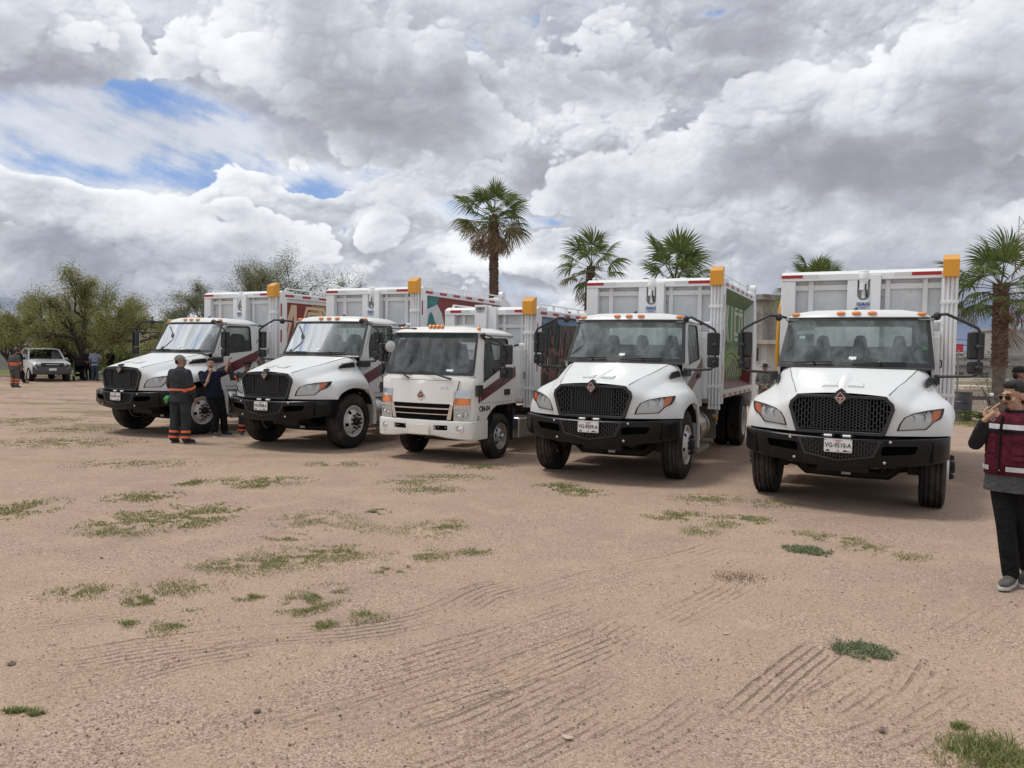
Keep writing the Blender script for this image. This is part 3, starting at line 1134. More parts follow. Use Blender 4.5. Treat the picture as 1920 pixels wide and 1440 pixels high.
    w = MB()
    w.grid([wrow(t) for t in np.linspace(0, 1, 7)])
    ws = w.build('windscreen', WGLASS, root)
    fr = MB()
    fp = lambda u, t: tuple(Vector(WB(u)).lerp(Vector(WT(u)), t) + Vector((0, -.006, .003)))
    rim_o = [fp(u, 0) for u in us] + [fp(1, t) for t in (.25, .5, .75)] + [fp(u, 1) for u in us[::-1]] + [fp(-1, t) for t in (.75, .5, .25)]
    k = .945
    rim_i = [fp(u * k, .075) for u in us] + [fp(k, .06 + .89 * t) for t in (.25, .5, .75)] + [fp(u * k, .945) for u in us[::-1]] + [fp(-k, .06 + .89 * t) for t in (.75, .5, .25)]
    fr.ring(rim_o, rim_i, (0, .004, 0))
    fr.build('windscreen_seal', BLACKP, ws)
    st = MB()
    st.plate([fp(u, t) for u, t in ((-.05, .13), (.045, .13), (.045, .185), (-.05, .185))], (0, -.003, 0), 0)
    st.plate([fp(u, t) for u, t in ((-.03, .115), (.02, .115), (.0, .13), (-.01, .13))], (0, -.003, 0), 0)
    st.build('inspection_sticker', mat('sticker_white', (.7, .78, .76), .5), ws)
    for x0, x1 in ((-.78, -.26), (.0, .66)):
        q = MB()
        a, b_ = Vector(fp(x0, .035)), Vector(fp(x1, .075))
        m_ = a.lerp(b_, .5) + Vector((0, -.045, .012))
        q.tube([a + Vector((0, -.03, 0)), m_, b_ + Vector((0, -.03, 0))], .011, 6)
        q.tube([Vector(fp(x0 * .4 + x1 * .6, .10)) + Vector((0, -.02, -.07)), m_ + Vector((0, -.012, .01))], .014, 6)
        q.build('wiper', BLACKP, root)
    # ---- cab inside
    q = MB()
    q.grid([[(x, y, z) for x in (-.94, -.5, 0, .5, .94)] for y, z in ((1.62, 1.70), (1.80, 1.735), (1.95, 1.73), (2.02, 1.68), (2.03, 1.40), (2.0, 1.0))], 0, True)
    q.build('dashboard', DASH, root)
    for x, w_ in ((-.52, .22), (.0, .22), (.52, .22)):
        q = MB()
        q.tube([(x, 2.62, 1.38), (x, 2.66, 1.6), (x, 2.72, 1.85), (x, 2.76, 2.02), (x, 2.775, 2.12), (x, 2.78, 2.19)], [.26, .28, .27, .245, .215, .15], 14, 0, True, .40)
        q.box(x - .25, x + .25, 2.15, 2.66, 1.22, 1.40, 0)
        q.build('seat', SEAT, root, .02)
    q = MB()
    rw = [(math.cos(a), math.sin(a)) for a in np.linspace(0, 2 * math.pi, 25)]
    q.tube([(.52 + .21 * c, 2.12 - .10 * s_, 1.76 + .17 * s_) for c, s_ in rw], .014, 6)
    q.tube([(.52, 2.0, 1.66), (.52, 2.12, 1.76)], .03, 8)
    q.tube([(.32, 2.12, 1.76), (.72, 2.12, 1.76)], .016, 6)
    q.build('steering_wheel', BLACKP, root)
    # ---- doors
    win = rounded([(1.875, 1.705), (1.90, 1.98), (2.035, 2.315), (2.09, 2.355), (2.72, 2.365), (2.75, 2.30), (2.75, 1.82), (2.70, 1.80), (2.10, 1.745)], .03, 2)
    dout = [(1.712, 1.018), (1.705, 1.745), (1.745, 1.755), (2.065, 2.40), (2.10, 2.43), (2.78, 2.43), (2.805, 2.40), (2.808, 1.018)]
    for s in (1, -1):
        f3 = lambda q: (s * (xs_(q[1]) + .004), q[0], q[1])
        d = MB()
        hole_panel(d, dout, win, f3, (-s * .035, 0, 0), 0)
        door = d.build('door', [WHITE], root, angle=40)
        q = MB()
        q.add([(s * (xs_(z) - .012), y, z) for y, z in win], [tuple(range(len(win)))])
        gl = q.build('door_window', DGLASS, door)
        q = MB()
        sc = lambda k: [(lerp(2.32, y, k), lerp(2.05, z, k)) for y, z in win]
        q.ring([(s * (xs_(z) + .006), y, z) for y, z in sc(1.015)], [(s * (xs_(z) + .002), y, z) for y, z in sc(.955)], (-s * .012, 0, 0))
        q.build('window_seal', BLACKP, door)
        q = MB()
        q.plate([(s * 1.008, y, z) for y, z in rounded([(2.50, 1.555), (2.74, 1.575), (2.74, 1.50), (2.50, 1.485)], .02, 2)], (s * .02, 0, 0))
        q.build('door_handle', BLACKP, door, .004)
        q = MB()
        zst = lambda y: (1.165 + (y - 1.73) * .36, 1.395 + (y - 1.73) * .345)
        q.plate([(s * 1.0055, 1.715, zst(1.715)[0]), (s * 1.0055, 2.805, zst(2.805)[0]), (s * (xs_(1.77) + .0055), 2.805, zst(2.805)[1]), (s * 1.0055, 1.715, zst(1.715)[1])], (s * .002, 0, 0))
        q.build('door_stripe', MAROON, door)
        q = MB()
        q.plate([(s * 1.002, 2.818, zst(2.818)[0]), (s * 1.002, 2.998, zst(2.998)[0]), (s * (xs_(1.83) + .002), 2.998, zst(2.998)[1]), (s * (xs_(1.77) + .002), 2.818, zst(2.818)[1])], (s * .003, 0, 0))
        q.build('quarter_stripe', MAROON, cabo)
        q = MB()
        text_mb(q, 'MV', .075, face_m((s * .975, 1.575, 1.585), (0, s, .12), (-.35 * s * s, 0, 1) if s > 0 else (.35, 0, 1)), extrude=.006, bold=.004, sx=1.25)
        q.build('model_lettering', LETTER, hood)
        # mirrors on tubular arms
        m_ = MB()
        m_.tube([(s * .935, 1.90, 2.43), (s * 1.0, 1.62, 2.445), (s * 1.10, 1.52, 2.445), (s * 1.30, 1.50, 2.345), (s * 1.45, 1.50, 2.262), (s * 1.472, 1.50, 2.22), (s * 1.472, 1.50, 1.76), (s * 1.462, 1.50, 1.70), (s * 1.40, 1.50, 1.655), (s * 1.02, 1.56, 1.64), (s * 1.0, 1.75, 1.60)], .019, 10)
        m_.ball((s * .99, 1.64, 2.425), (.05, .07, .055), 10)
        m_.box(min(s * .985, s * 1.05), max(s * .985, s * 1.05), 1.55, 1.86, 1.535, 1.66)
        for z in (2.03, 1.765):
            m_.ball((s * 1.465, 1.495, z), (.042, .035, .036), 8)
        arm = m_.build('mirror_arm', BLACKP, root)
        for z0, z1, w0, dd in ((1.868, 2.215, .19, .045), (1.685, 1.843, .175, .05)):
            q = MB()
            q.box(-w0 / 2, w0 / 2, -dd, dd, z0, z1)
            mo = q.build('mirror_head', BLACKP, arm, .026, 3)
            mo.location = (s * 1.435, 1.555, 0)
            mo.rotation_euler = (0, 0, s * R(12))
            q = MB()
            q.box(-w0 / 2 + .02, w0 / 2 - .02, dd, dd + .003, z0 + .02, z1 - .02)
            # the mirror pane faces the driver
            mp = q.build('mirror_pane', mat('mirror_pane', (.8, .8, .8), .02, 1.0), arm)
            mp.location = mo.location
            mp.rotation_euler = mo.rotation_euler
    # ---- under the cab
    ch = MB()
    for s in (1, -1):
        ch.box(s * .42 - .04, s * .42 + .04, .28, 7.5, .72, .97)
        ch.tube([(s * .45, .45, .60), (s * .45, .85, .46), (s * .45, 1.22, .43), (s * .45, 1.6, .46), (s * .45, 2.0, .60)], .045, 6)
        ch.tube([(s * .86, 1.22, .52), (s * .60, 1.20, .46), (s * .50, 1.20, .36), (0, 1.20, .345)], [.09, .075, .07, .065], 8)
        ch.box(s * .80 - .08, s * .80 + .08, 1.05, 1.40, .40, .66)
    ch.box(-.30, .30, .62, 1.75, .43, 1.05)
    ch.box(-.62, .62, .28, .60, .55, 1.36)
    ch.box(-.95, .95, 1.72, 1.80, .55, 1.4)
    ch.box(-.40, .40, 2.0, 6.2, .62, .72)
    ch.tube([(.0, 1.7, .62), (.0, 6.4, .55)], .06, 8)
    ch.tube([(-.85, 6.5, .52), (-.2, 6.5, .52), (.2, 6.5, .52), (.85, 6.5, .52)], [.09, .17, .17, .09], 10)
    ch.box(-.09, .09, 1.115, 1.135, .335, .375, 0)
    ch.build('chassis', CHASSIS, root, .01)
    q = MB()
    q.box(-.055, .055, 1.105, 1.118, .335, .375)
    q.build('axle_tag', SILREF, root)
    for s in (1, -1):
        q = MB()
        for r_, x0, x1 in ((.63, .66, 1.16),):
            arc = [(1.22 + r_ * math.cos(a), .54 + r_ * math.sin(a)) for a in np.linspace(R(12), R(168), 14)]
            q.grid([[(s * x0, y, z) for y, z in arc], [(s * x1, y, z) for y, z in arc]])
            q.plate([(s * x0, y, z) for y, z in arc], (s * .02, 0, 0))
        q.build('wheel_arch_liner', CHASSIS, root)
        q = MB()
        q.box(min(s * .74, s * 1.19), max(s * .74, s * 1.19), 1.79, 1.815, .42, 1.03, 1)
        q.plate([(s * 1.205, y, z) for y, z in ((1.58, 1.19), (1.72, 1.10), (1.80, .98), (1.865, .80), (1.865, .42), (1.78, .42), (1.775, .78), (1.71, .93), (1.60, 1.075))], (-s * .035, 0, 0), 0)
        q.build('splash_shield', [WHITE, GREYP], root, .008)
        q = MB()
        q.lathe([(.001, 0), (.25, 0), (.275, .03), (.28, .06), (.28, 1.0), (.275, 1.03), (.25, 1.06), (.001, 1.06)], (s * .86, 2.02, .66), 'y', 28)
        tank = q.build('fuel_tank', ALU, root, angle=40)
        q = MB()
        for y in (2.22, 2.82):
            q.lathe([(.284, 0), (.288, .01), (.288, .04), (.284, .05)], (s * .86, y, .66), 'y', 28)
        q.build('tank_strap', CHASSIS, tank)
        q = MB()
        for k in range(5):
            q.box(min(s * .86, s * 1.14), max(s * .86, s * 1.14), 2.05 + .19 * k, 2.05 + .19 * k + .15, .345, .37)
        q.box(min(s * .86, s * .9), max(s * .86, s * .9), 2.0, 3.0, .30, .345)
        q.box(min(s * 1.1, s * 1.14), max(s * 1.1, s * 1.14), 2.0, 3.0, .30, .345)
        q.build('step', ALU, root)
        add_wheel(root, (s * 1.0, 1.22, .515), s, .515, .275, .29, 'front')
        add_wheel(root, (s * 1.06, 6.5, .515), s, .515, .26, .29, 'rear', twin=True)
    return root

# ------------------------------------------------------------------ refuse bodies
def build_body(root, yf, hw, z1, L, small=False, deep=False):
    """white side-loading refuse body: front frame at y = yf, half-width hw, top z1, length L"""
    z0 = 1.02 if not small else .92
    zb = z1 - .155                      # underside of the top beam
    rec = .15
    pw = .145 if not small else .17
    m = MB()
    # shell
    sw = hw - (.20 if deep else .075)
    m.box(-hw + .02, hw - .21, yf + rec + .01, yf + L, z0 + .05, z1 - .02)
    if not deep:
        m.box(hw - .22, sw, yf + rec + .01, yf + L - .12, z0 + .24, zb + .03)
    m.plate([(x, yf, z) for x, z in ((-hw, z0), (-hw + pw, z0), (-hw + pw, zb), (-hw, zb))], (0, .25, 0))
    m.plate([(x, yf, z) for x, z in ((hw - pw, z0), (hw, z0), (hw, zb), (hw - pw, zb))], (0, .25, 0))
    # top beam with sloping front
    m.plate([(-hw, y, z) for y, z in ((yf - .006, zb), (yf - .006, z1 - .055), (yf + .11, z1), (yf + .5, z1), (yf + .5, z1 - .06), (yf + .1, zb))], (2 * hw, 0, 0))
    if not small:
        cx0, cx1, ux0, ux1, bx1 = -.26, .08, -.115, .06, .22
        um, ur, uz = (ux0 + ux1) / 2, (ux1 - ux0) / 2, 2.85
        arc = [(um + ur * math.cos(a), uz + ur * math.sin(a)) for a in np.linspace(0, -math.pi, 11)]
        m.plate([(x, yf, z) for x, z in [(cx0, z0), (cx1, z0), (cx1, zb), (ux1, zb)] + arc + [(ux0, zb), (cx0, zb)]], (0, .10, 0))
        m.box(cx0, cx0 + .05, yf + .101, yf + rec, z0, zb)
        m.box(cx1 + .002, bx1, yf - .055, yf + rec, z0, z1 - .085)
        bays = ((-hw + pw, cx0), (bx1, hw - pw))
        vert = ((-.85, -.77), (.275, .345), (.79, .86))
        hz = (z1 - .30, z1 - .215)
    else:
        cx0, cx1, bx1 = -.275, -.02, .17
        m.box(cx0, cx1, yf - .10, yf + rec, z0, z1 + .035)
        m.box(cx1 + .002, bx1, yf - .03, yf + rec, z0, z1 - .0)
        bays = ((-hw + pw, cx0), (bx1, hw - pw))
        vert = ((-.665, -.60), (.25, .31), (.63, .69))
        hz = (z1 - .40, z1 - .335)
    body = m.build('refuse_body', BODYW, root, .008, 2)
    for a, b in bays:
        q = MB()
        q.box(a, b, yf + rec, yf + rec + .008, z0, zb)
        vs = [v for v in vert if a < v[0] < b]
        for v in vs:
            q.box(v[0], v[1], yf + rec - .055, yf + rec, z0, zb, 1)
        edges = [a] + [e for v in vs for e in v] + [b]
        for lo, hi in zip(edges[::2], edges[1::2]):
            q.box(lo + .001, hi - .001, yf + rec - .050, yf + rec, hz[0], hz[1], 1)
            q.box(lo + .001, hi - .001, yf + rec - .050, yf + rec, 1.9, 1.98, 1)
        q.build('front_panel', [PANELW, BODYW], body, .004)
    if not small:
        q = MB()
        q.box(ux0 - .02, ux1 + .02, yf + .125, yf + .135, 2.6, z1 - .05, 1)
        q.build('cylinder_recess', [BODYW, PANELW], body)
        q = MB()
        q.lathe([(.001, 3.235), (.055, 3.235), (.072, 3.222), (.074, 3.06), (.068, 3.055), (.068, 2.93), (.03, 2.925), (.028, 2.80)], (um, yf + .045, 0), 'z', 22)
        q.lathe([(.001, 3.235), (.078, 3.20), (.084, 3.19), (.084, 3.10), (.076, 3.095)], (um, yf + .045, 0), 'z', 22)
        q.build('ram_cylinder', BODYW, root)
        q = MB()
        q.tube([(um + .035, yf - .025, 3.02), (um + .03, yf - .04, 2.95), (um + .045, yf - .038, 2.88), (um + .055, yf + .02, 2.82)], .011, 6)
        q.tube([(-hw + pw + .03, yf + .06, zb - .02), (-hw + pw + .035, yf + .055, zb - .25), (-hw + pw + .01, yf + .06, zb - .6)], .011, 6)
        q.build('hose', HOSE, root)
        px, pz, pww, pyy = -.025, 2.685, .20, yf - .004
    else:
        px, pz, pww, pyy = (cx0 + cx1) / 2, z1 - .055, .20, yf - .104
    # maker's plate
    q = MB()
    q.box(px - pww / 2, px + pww / 2, pyy, pyy + .003, pz - .06, pz + .06, 0)
    M_ = face_m((px, pyy - .0015, pz + .018), (1, 0, 0), (0, 0, 1))
    text_mb(q, 'G&G', .062, M_, 1, .001, bold=.003, sx=1.4)
    for k, w_ in ((-.022, .15), (-.038, .11), (-.05, .06)):
        q.box(px - w_ / 2, px + w_ / 2, pyy - .001, pyy, pz + k - .003, pz + k + .003, 1)
    q.build('maker_plate', [LABELG, BLUEPR if not small else LETTER], body)

    def tape(nm, mtl, x0, x1, ya, yb_, za, zb_):
        t = MB()
        t.box(x0, x1, ya, yb_, za, zb_)
        return t.build(nm, mtl, body)
    za, zc = (zb + .045, zb + .098)
    fy = yf - .009
    if not small:
        tape('red_reflector', REDREF, -hw + .005, -hw + .33, fy, fy + .003, za, zc)
        tape('white_reflector', SILREF, -hw + .335, -hw + .57, fy, fy + .003, za, zc)
        tape('red_reflector', REDREF, .64, 1.035, fy, fy + .003, za, zc)
        tape('white_reflector', SILREF, .40, .635, fy, fy + .003, za, zc)
    else:
        tape('red_reflector', REDREF, -hw + .13, -hw + .38, fy, fy + .003, za, zc)
        tape('white_reflector', SILREF, -hw + .385, -hw + .58, fy, fy + .003, za, zc)
        tape('red_reflector', REDREF, .55, hw - .21, fy, fy + .003, za, zc)
        tape('white_reflector', SILREF, .36, .545, fy, fy + .003, za, zc)
    # side frame (both sides share it; the pipes stand on the right)
    for s in (1, -1):
        q = MB()
        X = lambda a: s * a
        bx = lambda a, b, *r: q.box(min(X(a), X(b)), max(X(a), X(b)), *r)
        bx(hw - .22, hw - .002, yf + .002, yf + .13, z0, zb - .001)
        bx(hw - .22, hw - .002, yf + .131, yf + L, zb - .02, zb + .10)
        bx(hw - .22, hw + .0, yf + L - .14, yf + L + .06, z0 - .1, z1 + .05)
        bx(hw - .22, hw - .001, yf + .131, yf + L - .141, z0 + .10, z0 + .24)
        q.build('side_frame', BODYW, body, .006)
        # hand rail over the side
        q = MB()
        q.tube([(X(hw - .05), yf + .25, z1 + .06), (X(hw - .05), yf + L - .2, z1 + .06)], .014, 6)
        for k in range(5):
            y = yf + .25 + (L - .45) * k / 4
            q.box(min(X(hw - .07), X(hw - .03)), max(X(hw - .07), X(hw - .03)), y - .02, y + .02, zb + .1, z1 + .055)
        q.build('top_rail', BODYW, body)
        n = int((L - .4) / .30)
        for k in range(n):
            y = yf + .18 + .30 * k
            t = MB()
            t.box(min(X(hw - .002), X(hw + .002)), max(X(hw - .002), X(hw + .002)), y, y + .296, zb + .015, zb + .072)
            t.build('red_reflector' if k % 2 == 0 else 'white_reflector', REDREF if k % 2 == 0 else SILREF, body)
            if deep:
                t = MB()
                t.box(min(X(hw - .001), X(hw + .003)), max(X(hw - .001), X(hw + .003)), y, y + .296, z0 + .115, z0 + .165)
                t.build('red_reflector' if k % 2 == 0 else 'white_reflector', REDREF if k % 2 == 0 else SILREF, body)
        zs = np.arange(zb - .15, z0 + .4, -.62)
        for z in zs:
            t = MB()
            t.box(min(X(hw - .002), X(hw + .002)), max(X(hw - .002), X(hw + .002)), yf + .03, yf + .08, z - .30, z)
            t.build('red_reflector', REDREF, body)
    # tailgate with pivot bosses
    q = MB()
    q.plate([(-hw + .05, y, z) for y, z in ((yf + L + .061, z0 - .25), (yf + L + .061, z1 + .04), (yf + L + .5, z1 - .1), (yf + L + .8, 2.0), (yf + L + .75, z0 - .25))], (2 * hw - .1, 0, 0))
    for s in (1, -1):
        q.cyl((s * (hw - .10), yf + L - .05, z1 + .10), (s * (hw + .02), yf + L - .05, z1 + .10), .085, 18)
    q.build('tailgate', BODYW, root, .01)
    # vertical pipes, clamps and their yellow hood
    np_ = 4 if not small else 3
    for k in range(np_):
        x = hw - .185 + (.055 if not small else .058) * k
        q = MB()
        q.tube([(x, yf - .085, zb + .04), (x, yf - .085, z0 - .05)], .0205, 10)
        q.cyl((x, yf - .085, z0 - .03), (x, yf - .085, z0 - .085), .029, 10)
        q.build('pipe', BODYW, root)
    for z in ((zb - .37, 1.33) if not small else (z1 - .5, 1.19)):
        q = MB()
        q.box(hw - .225, hw + .012, yf - .112, yf - .06, z - .028, z + .028)
        for k in range(np_):
            q.cyl((hw - .185 + .055 * k + .027, yf - .125, z), (hw - .185 + .055 * k + .027, yf - .11, z), .010, 6)
        q.box(hw - .12, hw - .06, yf - .06, yf, z - .02, z + .02)
        q.build('pipe_clamp', BODYW, root, .006)
    q = MB()
    zt = z1 + .175
    q.plate([(hw - .205, y, z) for y, z in ((yf - .21, zb - .005), (yf - .21, zt - .085), (yf - .05, zt), (yf - .012, zt), (yf - .012, zb - .005))], (.212, 0, 0))
    q.build('pipe_hood', YELLOW, root, .006)
    zh = 2.43 if not small else 2.02
    yc = 3.0 if not small else 1.66
    q = MB()
    q.tube([(hw - .20, yf - .085, zh), (hw - .31, yf - .085, zh)], .024, 8, 1)
    q.cyl((hw - .185, yf - .085, zh - .05), (hw - .185, yf - .085, zh + .05), .028, 10, 1)
    q.tube([(hw - .30, yf - .085, zh), (hw - .42, yf - .10, zh - .03), (hw - .55, (yf + yc) / 2, zh - .03), (hw - .70, yc, zh + .02)], .021, 8, 0)
    q.build('supply_hose', [HOSE, BODYW], root)
    # side cabinet between cab and pipes
    q = MB()
    if not small:
        q.box(.70, 1.045, 3.045, yf - .015, 1.12, 2.27)
        q.box(.74, 1.03, 3.036, 3.045, 1.2, 2.2)
    else:
        q.box(.60, .83, yf - .33, yf - .02, 1.0, 1.93)
        for k in range(3):
            q.box(.831, .842, yf - .30, yf - .05, 1.18 + .14 * k, 1.20 + .14 * k)
    cb = q.build('side_cabinet', BODYW, root, .012)
    q = MB()
    q.tube([(1.05 if not small else .84, yf - .18, 1.86 if not small else 1.5), (1.075 if not small else .865, yf - .18, 1.84 if not small else 1.48), (1.075 if not small else .865, yf - .18, 1.76 if not small else 1.40), (1.05 if not small else .84, yf - .18, 1.74 if not small else 1.38)], .010, 6)
    q.build('latch', BLACKP, cb)
    return body, sw


CREAM = mat('mural_cream', (.60, .46, .30), .5)
M_RED = mat('mural_red', (.26, .018, .015), .5, var=.25, scale=3, col2=(.20, .03, .02))
M_OCHRE = mat('mural_ochre', (.30, .18, .06), .5, var=.2, scale=3)
M_TEAL = mat('mural_teal', (.03, .17, .165), .5, var=.35, scale=7)
M_DTEAL = mat('mural_dark_teal', (.012, .055, .06), .5, var=.3, scale=9)
M_GREEN = mat('mural_green', (.035, .13, .035), .5, var=.25, scale=3)
M_OLIVE = mat('mural_olive', (.060, .085, .022), .5, var=.5, scale=4, col2=(.10, .14, .035))
M_LIME = mat('mural_lime', (.17, .27, .06), .5)
M_PALE = mat('mural_pale_cream', (.50, .50, .33), .5)
M_BROWN = mat('mural_brown', (.045, .026, .018), .5, var=.6, scale=3, col2=(.085, .05, .035))
M_DBROWN = mat('mural_dark_brown', (.013, .010, .010), .5, var=.5, scale=6)
M_SKIN = mat('mural_figure_brown', (.14, .065, .045), .5, var=.4, scale=8)
M_BLUE = mat('mural_blue', (.12, .20, .32), .5, var=.4, scale=5)
M_WHITE = mat('mural_white', (.60, .60, .60), .5, var=.1, scale=4)
M_GOLD = mat('mural_gold', (.18, .14, .03), .5, var=.5, scale=16)


class Mural:
    """flat print on the body side: shapes in (y, z) laid on the panel, each layer a hair prouder"""
    def __init__(s, x, mats):
        s.x, s.mb, s.mats, s.k = x, MB(), mats, 0

    def poly(s, pts, m):
        s.k += 1
        mi = s.mats.index(m)
        s.mb.plate([(s.x, y, z) for y, z in pts], (.0015 + .00025 * s.k, 0, 0), mi)

    def line(s, pts, w, m):
        for a, b in zip(pts, pts[1:]):
            d = Vector((b[0] - a[0], b[1] - a[1]))
            n = Vector((-d.y, d.x)).normalized() * w / 2
            e = d.normalized() * w * .12
            s.poly([(a[0] - n.x - e.x, a[1] - n.y - e.y), (a[0] + n.x - e.x, a[1] + n.y - e.y), (b[0] + n.x + e.x, b[1] + n.y + e.y), (b[0] - n.x + e.x, b[1] - n.y + e.y)], m)

    def oval(s, c, rx, rz, m, rot=0.0, n=18, a0=0, a1=360):
        P = []
        for i in range(n):
            a = R(a0 + (a1 - a0) * i / (n if a1 - a0 >= 360 else n - 1))
            u, v = rx * math.cos(a), rz * math.sin(a)
            P.append((c[0] + u * math.cos(rot) - v * math.sin(rot), c[1] + u * math.sin(rot) + v * math.cos(rot)))
        s.poly(P, m)

    def build(s, name, parent):
        return s.mb.build(name, s.mats, parent, merge=False)


def mural_letters_red(body, x, y0, y1, z0, z1):
    m = Mural(x, [M_RED, CREAM, M_OCHRE, M_DTEAL, M_TEAL])
    m.poly([(y0, z0), (y1, z0), (y1, z1), (y0, z1)], M_RED)
    m.poly([(4.55, z1 - .02), (4.35, 2.1), (y1 - .01, 2.0), (y1 - .01, z1 - .02)], M_OCHRE)
    m.poly([(y0 + .01, z0), (y0 + .01, 1.85), (4.1, 2.05), (4.6, 1.8), (4.6, z0)], M_DTEAL)
    m.oval((3.95, 1.95), .28, .14, M_TEAL, .5)
    m.oval((4.25, 1.62), .30, .16, M_TEAL, .2)
    m.oval((4.05, 2.25), .20, .10, M_TEAL, -.4)
    for d in (0, .13):
        m.line([(3.52 + d, 1.98), (3.87 + d * .5, 2.92)], .075, CREAM)
        m.line([(3.98 - d * .35, 2.92), (4.00 - d * .1, 1.98)], .07, CREAM)
        m.line([(4.05 + d, 1.98), (4.38 + d * .6, 2.86 - d)], .075, CREAM)
        m.line([(4.36 + d * .5, 2.88 - d), (5.0 - d, 2.88 - d)], .07, CREAM)
        m.line([(4.98 - d, 2.88 - d * .3), (5.55 - d, 1.98)], .075, CREAM)
        m.line([(5.15 + d, 1.98), (5.60 + d, 2.9)], .075, CREAM)
    for z in (2.42, 2.33, 2.06):
        m.line([(4.45, z), (4.95, z)], .06, CREAM)
    for d in (0, .13):
        m.line([(5.72 + d, 2.0), (5.78 + d, 2.9)], .07, CREAM)
        m.line([(6.05, 2.0 + d), (6.75, 2.0 + d)], .07, CREAM)
        m.line([(6.05, 2.9 - d), (6.75, 2.9 - d)], .07, CREAM)
        m.line([(6.02 + d, 2.0), (6.02 + d, 2.9)], .07, CREAM)
    return m.build('mural', body)


def mural_cactus(body, x, y0, y1, z0, z1):
    m = Mural(x, [M_WHITE, M_RED, M_TEAL, M_DTEAL, M_GOLD])
    m.poly([(y0, z0), (y1, z0), (y1, z1), (y0, z1)], M_WHITE)
    m.poly([(3.95, z1 - .01), (4.35, 2.72), (4.55, 2.3), (5.2, 1.9), (y1 - .01, 1.8), (y1 - .01, z1 - .01)], M_RED)
    m.poly([(y0 + .02, z1 - .01), (4.25, z1 - .01), (4.1, 2.88), (3.75, 2.78), (y0 + .02, 2.82)], M_TEAL)
    m.oval((3.92, 2.30), .17, .42, M_TEAL, .08)
    m.poly([(3.86, 2.3), (4.02, 2.25), (4.08, 1.3), (3.98, 1.3)], M_TEAL)
    m.poly([(4.05, 2.55), (4.14, 2.38), (4.10, 2.1), (4.06, 2.3)], M_RED)
    fan = [(4.98 + .52 * math.cos(a), 2.20 + .50 * math.sin(a)) for a in np.linspace(R(178), R(62), 12)]
    m.poly([(4.98, 2.18)] + fan, M_TEAL)
    for i in range(8):
        a = R(168 - 13 * i)
        m.line([(4.98 + .22 * math.cos(a), 2.20 + .21 * math.sin(a)), (4.98 + .46 * math.cos(a), 2.20 + .44 * math.sin(a))], .035, M_DTEAL)
    m.oval((4.95, 2.02), .36, .28, M_TEAL, -.2)
    m.poly([(4.62, 2.0), (5.25, 2.0), (5.35, 1.25), (4.65, 1.25)], M_TEAL)
    m.oval((5.75, 2.86), .42, .10, M_GOLD)
    m.oval((6.4, 2.80), .2, .09, M_GOLD)
    m.oval((5.9, 2.2), .5, .35, M_DTEAL)
    return m.build('mural', body)


def mural_figures(body, x, y0, y1, z0, z1):
    m = Mural(x, [M_BROWN, M_DBROWN, M_SKIN, M_BLUE, M_DTEAL, M_WHITE])
    m.poly([(y0, z0), (y1, z0), (y1, z1), (y0, z1)], M_BROWN)
    m.poly([(y0 + .01, z1 - .01), (y1 - .01, z1 - .01), (y1 - .01, z1 - .10), (3.6, z1 - .16), (3.1, z1 - .26), (y0 + .01, z1 - .16)], M_BLUE)
    rr = random.Random(5)
    for i in range(26):     # trees and branches
        y = rr.uniform(y0 + .05, 3.5)
        z = rr.uniform(2.05, z1 - .12)
        m.oval((y, z), rr.uniform(.06, .2), rr.uniform(.04, .12), M_DBROWN, rr.uniform(-.6, .6), 9)
    for i in range(9):
        y = y0 + .12 + .12 * i
        m.line([(y, 1.2), (y + rr.uniform(-.1, .1), 2.0), (y + rr.uniform(-.25, .25), 2.45)], .03, M_DBROWN if i % 2 else M_DTEAL)
    for cx, cz, k in ((3.25, 1.95, 1.0), (3.75, 1.75, .9), (4.35, 1.9, 1.05), (2.85, 1.55, .8)):
        m.oval((cx, cz + .16 * k), .075 * k, .10 * k, M_SKIN)
        m.poly([(cx - .16 * k, cz), (cx + .14 * k, cz + .03), (cx + .22 * k, cz - .6 * k), (cx - .2 * k, cz - .62 * k)], M_SKIN)
        m.line([(cx + .1 * k, cz - .05), (cx + .34 * k, cz - .12), (cx + .42 * k, cz + .2)], .06 * k, M_SKIN)
        m.oval((cx + .05, cz - .25 * k), .13 * k, .2 * k, M_DBROWN, .4)
    for i in range(5):
        m.line([(3.0 + .35 * i, 1.1), (3.3 + .35 * i, 2.3 - .1 * (i % 2))], .02, M_SKIN)
    return m.build('mural', body)


